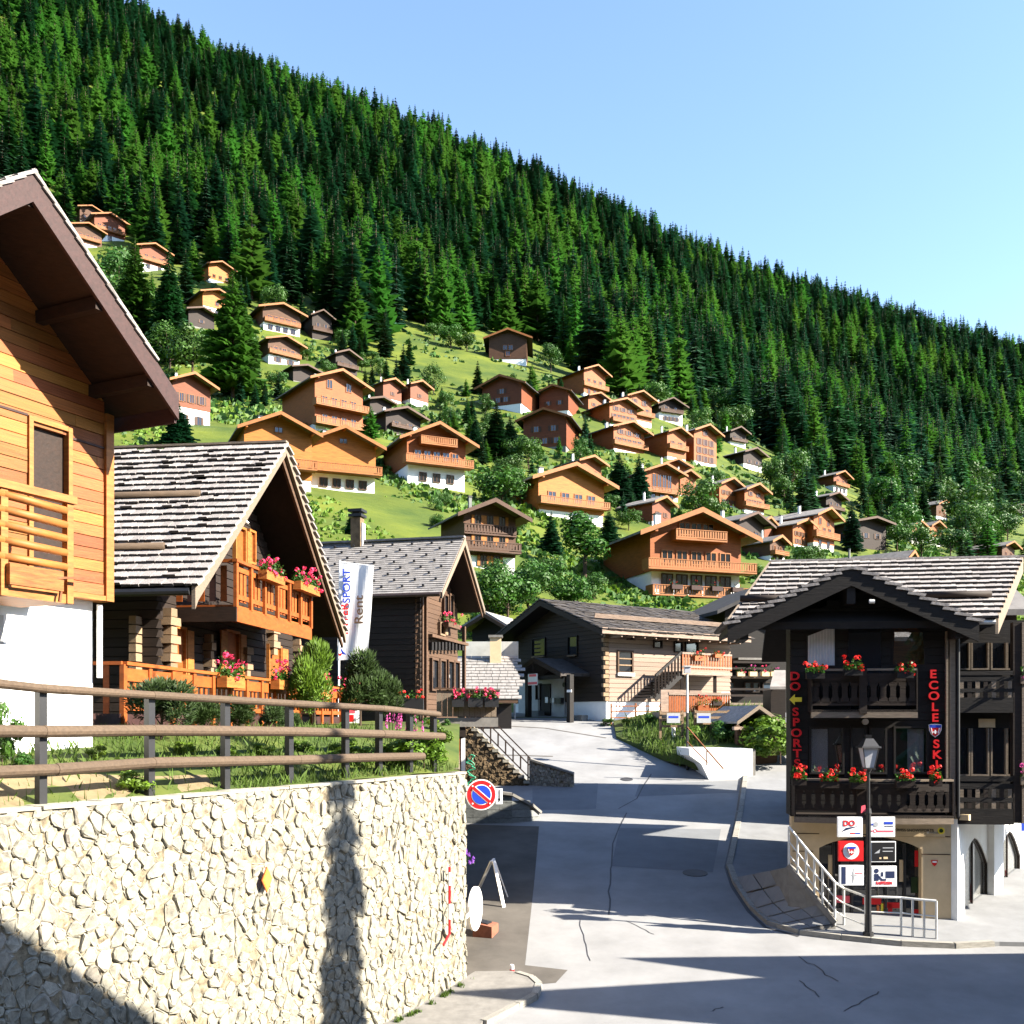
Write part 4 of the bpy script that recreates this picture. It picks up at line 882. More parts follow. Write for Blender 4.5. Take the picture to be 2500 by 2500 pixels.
E2 = thing('dark_barn', P(1190, 1570, 64), 'small dark barn with pale stone roof half hidden behind the brown chalet', 'house')
q = Plane((P(1190, 0, 65).x, 65.0), (.94, -.34)); m = MB(); ua, ub, uc = q.u(1142), q.u(1188), q.u(1243); zA, zE = q.z(1188, 1500), q.z(1240, 1535)
ub = (ua+uc)/2; m.ppoly(q, [(ua+.3, -1), (uc-.3, -1), (uc-.3, zE), (ub, zA-.2), (ua+.3, zE)], -4, 0); m.build('wall_body', 'wood_black', E2)
m = MB(); m.prism([q.pt(ub, zA, .7), q.pt(ua-.3, zE, .7), q.pt(ua-.3, zE, -4.5), q.pt(ub, zA, -4.5)], (0, 0, .15)); m.prism([q.pt(ub, zA, .7), q.pt(uc+.2, zE, .7), q.pt(uc+.2, zE, -4.5), q.pt(ub, zA, -4.5)], (0, 0, .152)); m.build('roof', 'slate', E2)
for s_ in (ua-.3, uc+.2): m = MB(); m.ppoly(q, [(ub, zA), (s_, zE), (s_, zE-.25), (ub, zA-.25)], .7, .76); m.build('barge_board', 'wood_brown', E2)
# ================================================================ SKI SHOP, right
FC = Vector((10.84, 25.2, 0)); FP = Plane(FC, (.993, -.12), (-.12, -.993))
Fh = thing('ski_shop', FP.pt(-2, -5.1), 'black timber ski shop with shingle roof, two balconies and arched cream ground floor', 'shop')
uL, uR = FP.u(1932), FP.u(2322)
zb1, zb2 = FP.z(2120, 1985), FP.z(2120, 1733)      # balcony floors
def fbox(name, u0, u1, z0, z1, o0, o1, mat, par=None):
    m = MB(); m.pbox(FP, u0, u1, z0, z1, o0, o1); return m.build(name, mat, par or Fh)
# cream ground floor with the arched shop front
ga, gb = FP.u(2000), FP.u(2250); zs, zt_, zg = FP.z(2000, 2070), FP.z(2120, 2042), -5.6
arch = [(ga+(gb-ga)*k/14, zs+(zt_-zs)*math.sin(math.pi*k/14)**.8) for k in range(15)]
m = MB(); m.ppoly(FP, [(uL, zg), (ga, zg)]+[(ga, zs)]+[(uL, zs)], -.35, 0); m.ppoly(FP, [(gb, zg), (uR, zg), (uR, zs), (gb, zs)], -.35, 0)
for k in range(14): m.ppoly(FP, [arch[k], arch[k+1], (arch[k+1][0], zb1-.1), (arch[k][0], zb1-.1)], -.35, 0)
m.ppoly(FP, [(uL, zs), (ga, zs), (ga, zb1-.1), (uL, zb1-.1)], -.35, 0); m.ppoly(FP, [(gb, zs), (uR, zs), (uR, zb1-.1), (gb, zb1-.1)], -.35, 0)
gf = m.build('ground_floor', 'plaster_cream', Fh)
for px0, px1, y in ((1935, 2000, 2034), (1935, 1985, 2077), (2250, 2320, 2085), (2190, 2320, 2041)): pxbox('wall_groove', FP, (px0, y, px1, y+2), -.01, .012, 'wood_brown', gf)
fbox('shop_glass', ga, gb, zg, zt_, -.33, -.30, 'glass_shop')
for px in (2040, 2085, 2168, 2215): u = FP.u(px); fbox('mullion', u-.03, u+.03, zg, zs+.1, -.3, -.22, 'metal_black')
for px, py, w_, h_, mt in ((2035, 2120, 16, 60, 'plaster_cream'), (2210, 2130, 14, 55, 'plaster_cream'), (2060, 2200, 40, 18, 'paint_pinkred'), (2135, 2205, 45, 16, 'paint_red'), (2185, 2215, 40, 14, 'paint_red'), (2240, 2165, 16, 40, 'leaf_dark'), (2180, 2240, 10, 60, 'paint_red'), (2160, 2245, 6, 70, 'paint_yellow'), (2150, 2250, 6, 70, 'paint_orange'), (2248, 2230, 30, 10, 'paint_red'), (2245, 2100, 8, 40, 'paint_red')):
    u, z = FP.uz(px, py); fbox('window_display', u-w_/200, u+w_/200, z-h_/200, z+h_/200, -.295, -.27, mt)
s0, s1, z0, z1 = FP.rect(2185, 2012, 2306, 2042); sb = fbox('fascia_sign', s0, s1, z0, z1, .0, .05, 'plaster_cream')
text_mesh('SWISS SNOWSPORTS', FP, (s0*.62+s1*.38), (z0+z1)/2, .07, .05, 'paint_black', sb); text_mesh('SCHOOL', FP, s0*.25+s1*.75, (z0+z1)/2-.05, .05, .05, 'paint_grey', sb)
m = MB(); m.disc(FP.pt(s0*.08+s1*.92, (z0+z1)/2, .05), FP.n, .085, th=.008, rin=.05); m.build('logo_ring', 'paint_yellow', sb); m = MB(); m.disc(FP.pt(s0*.08+s1*.92, (z0+z1)/2, .05), FP.n, .05, th=.006); m.build('logo_dot', 'leaf_dark', sb)
pu, pz_ = FP.uz(2281, 2105); fl = MB(); fl.ppoly(FP, [(pu-.08, pz_+.05), (pu+.08, pz_+.05), (pu+.05, pz_-.05), (pu, pz_-.1), (pu-.05, pz_-.05)], 0, .02); fl.build('shield_plate', 'paint_red', Fh); m = MB(); m.pbox(FP, pu-.05, pu+.05, pz_-.01, pz_+.03, .02, .025); m.build('plate_stripe', 'paint_white', Fh)
# black timber storeys
m = MB(); gz0 = zb1-.1; eave = 2.42; rise_ap = FP.z(2078, 1420)
uA = (uL+uR)/2
m.ppoly(FP, [(uL, gz0), (uR, gz0), (uR, 2.5), (uA, 3.35), (uL, 2.5)], -.9, -.05); m.pbox(FP, uL+1.9, uR-.1, -5.5, 2.45, -7, -.9); m.build('wall_body', 'wood_black', Fh)
mep = unit_box('wood_black', .01, 7); z = gz0; rr = random.Random(9)
wins = [(1980, 1778, 2056, 1885), (2081, 1778, 2111, 1885), (2126, 1778, 2160, 1885), (2186, 1778, 2262, 1885)]
zw0, zw1 = FP.z(2120, 1885), FP.z(2120, 1778)
while z < 3.1:
    lo, hi = uL, uR
    if z > 2.4: q = (3.3-z)/.9*(uR-uL)/2; lo, hi = uA-q, uA+q
    segs = [(lo, hi)]
    if zw0-.1 < z+.1 < zw1+.05 : segs = [(lo, FP.u(1974)), (FP.u(2062), FP.u(2076)), (FP.u(2165), FP.u(2181)), (FP.u(2267), hi)]
    for a, b in segs: piece('plank', mep, Fh, FP.pt((a+b)/2, z+.1, -.02+rr.uniform(-.006, .006)), FP.e*(b-a), FP.n*.06, UP*.19)
    z += .2
def shop_window(r4, curtain=None):
    u0, u1, z0, z1 = FP.rect(*r4); m = MB(); f = .05
    for a in ((u0-f, u0, z0-f, z1+f), (u1, u1+f, z0-f, z1+f), (u0, u1, z1, z1+f), (u0, u1, z0-f, z0)): m.pbox(FP, *a, -.04, .05)
    w_ = m.build('window', 'wood_black', Fh); m = MB(); m.pbox(FP, u0, u1, z0, z1, -.02, -.01); m.build('pane', 'glass_win', w_)
    return w_
mg = bpy.data.materials.new('glass_win'); mg.use_nodes = True; _n = mg.node_tree.nodes; _l = mg.node_tree.links; _b = _n['Principled BSDF']; _b.inputs['Roughness'].default_value = .02; _b.inputs['Base Color'].default_value = (.01, .012, .014, 1)
_g = _n.new('ShaderNodeBsdfGlossy'); _g.inputs['Roughness'].default_value = .01; _g.inputs['Color'].default_value = (.75, .78, .8, 1); _t = _n.new('ShaderNodeBsdfTransparent'); _x = _n.new('ShaderNodeMixShader'); _x.inputs[0].default_value = .34
_l.new(_t.outputs[0], _x.inputs[1]); _l.new(_g.outputs[0], _x.inputs[2]); _l.new(_x.outputs[0], _n['Material Output'].inputs['Surface']); MATS['glass_win'] = mg
for k, r4 in enumerate(wins):
    w_ = shop_window(r4); u0, u1, z0, z1 = FP.rect(*r4)
    m = MB()     # pleated curtain behind the glass
    if k in (0, 3):
        a, b = (u0, u0+(u1-u0)*.55) if k == 0 else (u0+(u1-u0)*.4, u1-.05); n = 16
        for i in range(n):
            x0, x1 = a+(b-a)*i/n, a+(b-a)*(i+1)/n; o0, o1 = (-.035, -.045) if i % 2 else (-.045, -.035); m.face([FP.pt(x0, z0, o0), FP.pt(x1, z0, o1), FP.pt(x1, z1-.02, o1), FP.pt(x0, z1-.02, o0)])
        m.build('curtain', 'curtain', w_)
# attic lights
for pts, mt in ((((1972, 1625), (2037, 1625), (2037, 1528), (1972, 1553)), 'curtain'), (((2180, 1622), (2256, 1622), (2252, 1545), (2226, 1527), (2184, 1520)), 'glass_win')):
    uz = [FP.uz(*p) for p in pts]; cu = sum(a for a, b in uz)/len(uz); cz = sum(b for a, b in uz)/len(uz)
    m = MB(); m.ppoly(FP, [(cu+(a-cu)*1.1, cz+(b-cz)*1.08) for a, b in uz], .0, .03); w_ = m.build('window', 'wood_black', Fh)
    if mt == 'curtain':
        m = MB(); us = [u for u, _ in uz]; a, b = min(us), max(us); n = 18; zlo = uz[0][1]
        for i in range(n):
            x0, x1 = a+(b-a)*i/n, a+(b-a)*(i+1)/n; zt = lambda x: uz[3][1]+(uz[2][1]-uz[3][1])*(x-a)/(b-a); o0, o1 = (.045, .033) if i % 2 else (.033, .045); m.face([FP.pt(x0, zlo, o0), FP.pt(x1, zlo, o1), FP.pt(x1, zt(x1), o1), FP.pt(x0, zt(x0), o0)])
        m.build('curtain', 'curtain', w_)
    else: m = MB(); m.ppoly(FP, uz, .031, .035); m.build('pane', 'wood_orange', w_); m = MB(); m.ppoly(FP, uz, .036, .04); m.build('pane', 'glass_win', w_)  # orange sheet behind the right-hand glass paints in its reflection
fbox('attic_door', FP.u(2070), FP.u(2150), zb2, FP.z(2110, 1510), .0, .03, 'glass_dark')
# balconies
def fbalcony(x0, x1, zf, hr, out, posts, curve=0.0, beam=.22):
    a, b = FP.u(x0), FP.u(x1); N = 12; f = lambda t: out+curve*math.sin(math.pi*t)
    P_ = lambda t, z, d=0: FP.pt(a+(b-a)*t, z, f(t)+d)
    m = MB()
    for k in range(N):
        t0, t1 = k/N, (k+1)/N; m.prism([FP.pt(a+(b-a)*t0, zf-.06, 0), P_(t0, zf-.06), P_(t1, zf-.06), FP.pt(a+(b-a)*t1, zf-.06, 0)], (0, 0, .06))
    bo = m.build('balcony', 'wood_dark', Fh); m = MB()
    for k in range(N): m.prism([P_(k/N, zf-beam), P_((k+1)/N, zf-beam), P_((k+1)/N, zf-.01), P_(k/N, zf-.01)], -FP.n*.12)
    m.build('balcony_beam', 'wood_silver', bo); m = MB()
    for k in range(N): m.prism([P_(k/N, zf+hr-.05), P_((k+1)/N, zf+hr-.05), P_((k+1)/N, zf+hr), P_(k/N, zf+hr)], -FP.n*.1)
    m.build('handrail', 'wood_silver', bo)
    for zz, hh in ((.66*hr, .22*hr), (.1*hr, .1*hr)):
        m = MB()
        for k in range(N): m.prism([P_(k/N, zf+zz, -.03), P_((k+1)/N, zf+zz, -.03), P_((k+1)/N, zf+zz+hh, -.03), P_(k/N, zf+zz+hh, -.03)], -FP.n*.03)
        m.build('crossbar', 'wood_dark', bo)
    nb = int((b-a)/.21)
    for k in range(nb):
        t = (k+.5)/nb; hw = (b-a)/nb/2-.012; m = MB(); c = .035; z0_, z1_ = zf+.15*hr, zf+.7*hr; uu = a+(b-a)*t; o = f(t)
        m.ppoly(FP, [(uu-hw, z0_), (uu+hw, z0_), (uu+hw, z0_+.12*hr), (uu+hw-c, z0_+.16*hr), (uu+hw-c, z1_-.14*hr), (uu+hw, z1_-.1*hr), (uu+hw, z1_), (uu-hw, z1_), (uu-hw, z1_-.1*hr), (uu-hw+c, z1_-.14*hr), (uu-hw+c, z0_+.16*hr), (uu-hw, z0_+.12*hr)], o-.055, o-.03); m.build('baluster', 'wood_dark', bo)
    for px in posts: u = FP.u(px); t = (u-a)/(b-a); m = MB(); m.pbox(FP, u-.09, u+.09, zf-.1, zf+hr, f(t)-.06, f(t)+.03); m.build('balcony_post', 'wood_dark', bo)
    m = MB(); m.prism([FP.pt(a, zf, 0), FP.pt(a, zf, f(0)), FP.pt(a, zf+hr, f(0)), FP.pt(a, zf+hr, 0)], FP.e*.03); m.build('side_boards', 'wood_dark', bo); m = MB(); m.prism([FP.pt(b, zf, 0), FP.pt(b, zf, f(1)), FP.pt(b, zf+hr, f(1)), FP.pt(b, zf+hr, 0)], FP.e*(-.03)); m.build('side_boards', 'wood_dark', bo)
    return bo
fbalcony(1932, 2312, zb1, .88, .55, (2085,), .22, .20); fbalcony(1972, 2226, zb2, 1.0, .55, (2095,), 0, .2)
m = MB(); m.disc(FP.pt(FP.u(2111), FP.z(2111, 1762), .02), FP.n, .075, th=.08); m.build('wall_lamp', 'lamp_glass', Fh); m = MB(); m.tube(FP.pt(FP.u(2100), FP.z(2100, 1480), 1.0), FP.pt(FP.u(2100)+.12, FP.z(2100, 1480), 1.0), .05); m.build('gable_lamp', 'metal_rail', Fh)
# lettering, each letter a piece
L1 = [('D', 1652, 1939), ('O', 1677, 1940), ('S', 1739, 1941), ('P', 1764, 1942), ('O', 1790, 1943), ('R', 1815, 1944), ('T', 1840, 1945), ('S', 1864, 1945)]
L2 = [('E', 1647, 2275), ('C', 1674, 2276), ('O', 1700, 2277), ('L', 1727, 2279), ('E', 1753, 2280), ('S', 1817, 2283), ('K', 1843, 2284), ('I', 1867, 2284)]
for ch_, py, px in L1+L2:
    text_mesh(ch_, FP, FP.u(px), FP.z(px, py), .205, .06, 'paint_red', Fh, 'letter', .05, wscale=1.15, bold=.025)
u, z = FP.uz(1941, 1708); m = MB(); m.ppoly(FP, [(u-.15, z), (u-.02, z+.13), (u-.02, z+.055), (u+.15, z+.055), (u+.15, z-.055), (u-.02, z-.055), (u-.02, z-.13)], .06, .1); m.build('arrow', 'paint_yellow', Fh)
def crest(pl, u, z, s, off, par):
    sh = [(-1, .9), (-.5, 1.0), (0, 1.02), (.5, 1.0), (1, .9), (.92, 0), (.6, -.65), (0, -1.1), (-.6, -.65), (-.92, 0)]
    m = MB(); m.ppoly(pl, [(u+a*s, z+b*s) for a, b in sh], off, off+.02); o = m.build('crest', 'paint_white', par)
    m = MB(); m.ppoly(pl, [(u+a*s*.86, z+b*s*.86-.02*s) for a, b in sh], off+.02, off+.026); m.build('crest_field', 'paint_red', o)
    m = MB(); m.ppoly(pl, [(u-s*.92, z+s*.85), (u+s*.92, z+s*.85), (u+s*.85, z+s*.42), (u-s*.85, z+s*.42)], off+.026, off+.031); m.build('crest_band', 'paint_blue', o)
    m = MB(); m.pbox(pl, u-.3*s, u+.3*s, z-.35*s, z-.15*s, off+.026, off+.032); m.pbox(pl, u-.1*s, u+.1*s, z-.55*s, z+.05*s, off+.0262, off+.0325); m.build('crest_cross', 'paint_white', o)
    for q in (-.62, .62): m = MB(); m.ppoly(pl, [(u+q*s-.07*s, z+.4*s), (u+q*s+.07*s, z+.4*s), (u+q*s*.7+.07*s, z-.5*s), (u+q*s*.7-.07*s, z-.5*s)], off+.0263, off+.031); m.build('crest_bar', 'paint_white', o)
crest(FP, FP.u(2281), FP.z(2281, 1783), .155, .06, Fh)
# shingle roofs: main roof across, front gable over the balconies
EVp = FP.off(.6); mr0, mr1 = EVp.u(1783), EVp.u(2430); RDp = FP.off(-3.2); rz = 4.42; ez = 2.42
rl0, rl1 = RDp.u(1886), RDp.u(2492)
def mroof(s, t): # s 0 left .. 1 right, t 0 ridge .. 1 eave
    a = RDp.pt(rl0+(rl1-rl0)*s, rz); b = EVp.pt(mr0+(mr1-mr0)*s, ez); return a.lerp(b, t)
m = MB(); m.prism([mroof(0, 0), mroof(1, 0), mroof(1, 1), mroof(0, 1)], (0, 0, -.18)); q = RDp.pt(rl0, rz)+(RDp.pt(rl0, rz)-mroof(0, 1))*Vector((1, 1, 0)).length; 
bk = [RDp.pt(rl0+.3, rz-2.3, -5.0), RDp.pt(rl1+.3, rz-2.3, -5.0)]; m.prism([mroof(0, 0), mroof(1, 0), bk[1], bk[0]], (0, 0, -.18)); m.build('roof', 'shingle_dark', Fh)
GPp = FP.off(.8); gA = GPp.uz(2078, 1388); gLz = ez; gL = GPp.u(1776); gR = 2*gA[0]-gL
def gzf(u): return gA[1]-(gA[1]-ez+.12)*abs(u-gA[0])/(gA[0]-gL)
m = MB()
for s_ in (gL, gR): m.prism([GPp.pt(gA[0], gA[1], 0), GPp.pt(s_, gzf(s_), 0), GPp.pt(s_, gzf(s_), -2.6), GPp.pt(gA[0], gA[1], -4.2)], (0, 0, -.16))
m.build('gable_roof', 'wood_black', Fh)
for s_ in (gL, gR):
    m = MB(); m.ppoly(GPp, [(gA[0], gA[1]+.03), (s_, gzf(s_)+.03), (s_, gzf(s_)-.42), (gA[0], gA[1]-.42)], -.02, .06); m.build('barge_board', 'wood_black', Fh)
    m = MB(); uu = gA[0]+(s_-gA[0])*.86; m.pbox(GPp, uu-.1, uu+.1, gzf(uu)-.5, gzf(uu)-.18, -1.3, -.04); m.build('purlin', 'wood_black', Fh)
m = MB(); m.pbox(GPp, gA[0]-.1, gA[0]+.1, gA[1]-.85, gA[1]-.3, -1.3, .0); m.build('purlin', 'wood_black', Fh)
r = random.Random(5); ncr = 13; its = []
dnF = (mroof(.5, 1)-mroof(.5, 0)); SLf = dnF.length; dnF.normalize(); axF = FP.e.copy(); nF = axF.cross(dnF).normalized()
if nF.z < 0: nF = -nF
for j in range(ncr):
    t = (j+.55)/ncr; a, b = mroof(0, t), mroof(1, t); L_ = (b-a).length; x = 0
    while x < L_:
        wd = min(r.uniform(.15, .32), L_-x+.02); c = a+(b-a).normalized()*(x+wd/2)+nF*(.06+r.uniform(0, .015)); x += wd
        # skip what lies under the front gable roof
        lu = (c-GPp.o).dot(GPp.e); lo_ = (c-GPp.o).dot(GPp.n)
        if lo_ > -2.6-1.6*(1-abs(lu-gA[0])/(gA[0]-gL)) and c.z < gzf(lu)-.08: continue
        its.append((c, wd))
mesF = [unit_box('shingle', .035, q, 'shingle_end_shade') for q in (5, 6, 7, 8)]; rest = MB(); r.shuffle(its)
for k, (c, wd) in enumerate(its):
    ax, ay, az = axF*(wd-.004), dnF*(SLf/ncr+.06)+nF*.15, nF*.07
    if k < 300: piece('shingle', r.choice(mesF), Fh, c, ax, ay, az)
    else: rest.box(c, ax/2, ay/2, az/2, end=1)
for s_, sg in ((gL, -1), (gR, 1)):   # courses on the two slopes of the front gable
    d_ = (GPp.pt(s_, gzf(s_))-GPp.pt(gA[0], gA[1])); SLg = d_.length; d_.normalize(); n_ = GPp.n.cross(d_); n_ = n_ if n_.z > 0 else -n_
    for j in range(11):
        y = .1; depth = 2.6+1.6*(1-(j+.5)/11)
        while y > -depth:
            wd = r.uniform(.16, .3); c = GPp.pt(gA[0], gA[1], y-wd/2)+d_*((j+.55)*SLg/11)+n_*.06; rest.box(c, GPp.n*(wd-.012)/2, (d_*(SLg/11+.1)+n_*.12)/2, n_*.035, end=1); y -= wd
tag(rest.build('shingle_courses', ['shingle', 'shingle_end_shade'], Fh), kind='stuff')
m = MB(); a, b = mroof(1, 0), mroof(1, 1); m.prism([a+UP*.1, b+UP*.1, b-UP*.34, a-UP*.34], axF*.07); m.build('barge_board', 'wood_silver', Fh)
m = MB(); a, b = mroof(0, 0), mroof(0, 1); m.prism([a+UP*.1, b+UP*.1, b-UP*.3, a-UP*.3], -axF*.07); m.build('barge_board', 'wood_silver', Fh)
m = MB(); m.bar(mroof(-.01, 0)+UP*.08, mroof(1.01, 0)+UP*.08, .2, .05); m.build('ridge_board', 'shingle', Fh)
for sa, sb_, t in ((.70, .95, .72), (-.01, .2, .74)):
    m = MB(); m.tube(mroof(sa, t)+nF*.2, mroof(sb_, t)+nF*.2, .085, n=10); m.build('snow_log', 'wood_dark', Fh, smooth=True)
m = MB(); m.tube(mroof(.8, 1)+UP*-.05, mroof(1, 1)+UP*-.05, .06); m.build('gutter', 'metal_rail', Fh)
# wing to the right: posts, glazed bays, balconies
WG = FP.off(-.35); wu0, wu1 = WG.u(2322), WG.u(2484)
m = MB(); m.pbox(WG, wu0, wu1+3, zb1-.05, 2.5, -3, -.05); m.build('wing_wall', 'wood_black', Fh)
m = MB(); m.ppoly(WG, [(wu1, 2.4), (wu1+3, 2.4), (wu1+3, 3.3)], -2.6, -.05); m.build('wing_gable', 'wood_black', Fh)
for px, w_ in ((2309, .05), (2322, .13)): u = FP.u(px); m = MB(); m.pbox(FP, u-w_/2, u+w_/2, zb1-.1, 2.2, .02, .12); m.build('pilaster', 'wood_silver', Fh)
m = MB(); u = FP.u(2336); m.tube(FP.pt(u, zb1-.1, .1), FP.pt(u, 2.1, .1), .045); m.build('downpipe', 'metal_black', Fh)
for (y0, y1) in ((1570, 1632), (1778, 1890)):
    for px0, px1 in ((2340, 2362), (2372, 2408), (2420, 2452), (2458, 2470)):
        u0, u1, z0, z1 = WG.rect(px0, y0, px1, y1); m = MB(); f = .04
        for a in ((u0-f, u0, z0, z1), (u1, u1+f, z0, z1), (u0-f, u1+f, z0-f, z0)): m.pbox(WG, *a, -.02, .10)
        w_ = m.build('window', 'wood_silver', Fh); m = MB(); m.pbox(WG, u0, u1, z0, z1, -.03, -.01); m.build('pane', 'glass_dark', w_)
for (yt, yb) in ((1638, 1712), (1895, 1985)):
    q = WG.off(.45); u0, u1 = q.u(2338), q.u(2476); zf, zt = q.z(2400, yb), q.z(2400, yt); hr = zt-zf
    m = MB(); m.pbox(q, u0, u1, zf-.28, zf, -.5, .0); bo = m.build('balcony', 'wood_black', Fh)
    for a, b in ((.0, .12), (.3, .42), (.66, .8), (.86, 1.0)):
        m = MB(); m.pbox(q, u0, u1, zf+hr*a, zf+hr*b, -.04, .0); m.build('crossbar', 'wood_black', bo)
    for k in range(7): u = u0+(u1-u0)*(k+.5)/7; m = MB(); m.pbox(q, u-.05, u+.05, zf+hr*.1, zf+hr*.7, -.03, -.005); m.build('baluster', 'wood_dark' if k % 2 else 'wood_silver', bo)
u = WG.off(.45).u(2484); q = WG.off(.45); m = MB(); m.pbox(q, u-.10, u+.10, zb1-.2, 2.4, -.2, .0); m.build('wing_post', 'wood_dark', Fh); m = MB(); m.pbox(q, u+.10, u+.15, zb1-.2, 2.4, -.2, .02); m.build('wing_post', 'wood_silver', Fh)
pxbox('notice_board', WG, (2388, 1755, 2428, 1776), .02, .05, 'plaster_cream', Fh)
for y0, y1 in ((1662, 1722), (1920, 1975)):
    q = WG.off(.3); u0, u1, z0, z1 = q.rect(2492, y0, 2600, y1); m = MB(); m.pbox(q, u0, u1, z0-.15, z0, -.4, 0); bo = m.build('balcony', 'wood_silver', Fh)
    for k in range(9): uu = u0+(u1-u0)*(k+.5)/9; m = MB(); m.pbox(q, uu-.04, uu+.04, z0, z1, -.04, 0); m.build('baluster', 'wood_silver', bo)
# white arcade with pointed windows
AR = Plane((10.86, 25.17), (.65, .76), (.76, -.65)); ztop = zb1-.12; ax1 = AR.u(2640)
def pointed(pxl, pxr, yap, ysp, ysill):
    a, b = AR.u(pxl), AR.u(pxr); c = (a+b)/2; za = AR.z((pxl+pxr)/2, yap); zs_ = AR.z((pxl+pxr)/2, ysp); z0 = AR.z((pxl+pxr)/2, ysill)
    L_ = [(a, z0), (a, zs_)]+[(a+(c-a)*t, zs_+(za-zs_)*(1-(1-t)**1.6)) for t in (.25, .5, .75, 1.0)]; Rr = [(2*c-x, z) for x, z in L_[::-1][1:]]; return L_+Rr
ar1 = pointed(2345, 2413, 2045, 2120, 2245); ar2 = pointed(2436, 2492, 2028, 2100, 2205); ar3 = pointed(2512, 2565, 2015, 2080, 2180)
m = MB()
def wall_with(arches, u0, u1, z0, z1):
    x = u0
    for a in arches:
        l, r_ = a[0][0], a[-1][0]; m.ppoly(AR, [(x, z0), (l, z0), (l, z1), (x, z1)], -.14, 0); zs_ = a[0][1]
        m.ppoly(AR, [(l, z0), (r_, z0), (r_, zs_), (l, zs_)], -.14, 0)
        for (p, q) in zip(a[:-1], a[1:]):
            if abs(q[0]-p[0]) > 1e-4: m.ppoly(AR, [p, q, (q[0], z1), (p[0], z1)], -.14, 0)
        x = r_
    m.ppoly(AR, [(x, z0), (u1, z0), (u1, z1), (x, z1)], -.14, 0)
wall_with([ar1, ar2, ar3], 0, ax1, -5.8, ztop); ao = m.build('arcade', 'plaster_white', Fh)
for k, a in enumerate((ar1, ar2, ar3)):
    m = MB(); m.ppoly(AR, a, -.10, -.09); m.build('arch_glass', 'glass_win', ao); c = (a[0][0]+a[-1][0])/2; zt = max(z for _, z in a)
    for q in zip(a[1:-1], a[2:]): m = MB(); m.bar(AR.pt(*q[0], -.06), AR.pt(*q[1], -.06), .07, .06, up=AR.n); m.build('arch_frame', 'wood_dark', ao)
    m = MB(); m.pbox(AR, c-.03, c+.03, a[0][1], zt, -.09, -.05); m.build('mullion', 'wood_dark', ao)
    m = MB(); m.pbox(AR, a[0][0]-.05, a[-1][0]+.05, a[0][1]-.28, a[0][1]-.02, -.1, .07); m.build('arch_sill', 'plaster_cream', ao)
    m = MB(); m.pbox(AR, a[0][0]+.06, a[-1][0]-.06, a[0][1], a[0][1]+.25, -.14, -.125); m.pbox(AR, c+.1, c+.25, a[0][1]+.3, a[0][1]+.9, -.14, -.125); m.build('display', 'paint_pinkred', ao)
    m = MB(); m.ppoly(AR, [(x, z+.0) for x, z in a], -.18, -.15); m.build('display_back', 'plaster_grey', ao)
m = MB(); m.pbox(AR, AR.u(2412), AR.u(2434), -5.6, AR.z(2420, 2010), .0, .16); m.build('pillar', 'plaster_white', ao); m = MB(); m.pbox(AR, -.02, AR.u(2345), -5.6, ztop, .0, .10); m.build('pillar', 'plaster_white', ao)
m = MB(); m.pbox(AR, 0, ax1, ztop-.02, ztop+.12, -1.5, .35); m.build('arcade_cornice', 'plaster_cream', ao)
bs = thing('dead_end_sign', AR.pt(AR.u(2462), -3, .4), 'blue square dead end sign with white T and red bar', 'sign'); q = Plane(AR.pt(AR.u(2462), 0, .5), (.98, .1)); cz = q.z(2462, 2011)
m = MB(); m.pbox(q, -.2, .2, cz-.21, cz+.21, 0, .03); f_ = m.build('face', 'paint_blue', bs); m = MB(); m.pbox(q, -.05, .05, cz-.19, cz+.06, .03, .034); m.build('symbol_stem', 'paint_white', f_); m = MB(); m.pbox(q, -.12, .12, cz+.02, cz+.12, .034, .04); m.build('symbol_border', 'paint_white', f_); m = MB(); m.pbox(q, -.10, .10, cz+.04, cz+.10, .04, .044); m.build('symbol_bar', 'paint_red', f_)
m = MB(); m.bar(q.pt(0, cz, 0), AR.pt(AR.u(2468), cz, 0), .04, .04); m.build('bracket', 'metal_rail', bs)
# flowers etc. come later
# ---------------------------------------------------------------- lamp post carrying six panels
LB = P(2120, 2294, 24.0); LB.z = float(G(24.0))+.1
lp = thing('lamp_post', LB, 'black lantern lamp post carrying six shop panels in front of the ski shop', 'street lamp')
LPl = Plane((LB.x, LB.y), (1, .03)); zt = LPl.z(2110, 1880); zl = LPl.z(2110, 1788)
m = MB(); m.tube(LB, LB+UP*.5, .085, .075, 12); m.tube(LB+UP*.5, LB+UP*2.9, .065, .06, 12); m.tube(LB+UP*2.9, Vector((LB.x, LB.y, zt)), .042, .035, 10); m.tube(LB, LB+UP*.08, .13, .12, 12); m.tube(LB+UP*2.86, LB+UP*2.98, .08, .06, 12); m.build('pole', 'metal_black', lp, smooth=False)
lc = Vector((LB.x, LB.y, zt)); m = MB(); sq = lambda r_, z: [lc+Vector((a*r_, b*r_, z)) for a, b in ((-1, -1), (1, -1), (1, 1), (-1, 1))]
def frust(m, r0, z0, r1, z1):
    a, b = sq(r0, z0), sq(r1, z1)
    for k in range(4): m.face([a[k], a[(k+1) % 4], b[(k+1) % 4], b[k]])
    m.face(a[::-1]); m.face(b)
frust(m, .10, .06, .175, .52); gl = m.build('lantern_glass', 'lamp_glass', lp)
m = MB(); frust(m, .23, .52, .22, .56); frust(m, .19, .56, .09, .74); frust(m, .05, .74, .07, .82); m.build('lantern_cap', 'metal_black', gl); m = MB(); frust(m, .12, .02, .12, .06); m.build('lantern_base', 'metal_black', gl)
m = MB()
for a, b in zip(sq(.105, .06), sq(.18, .52)): m.bar(a, b, .018, .018)
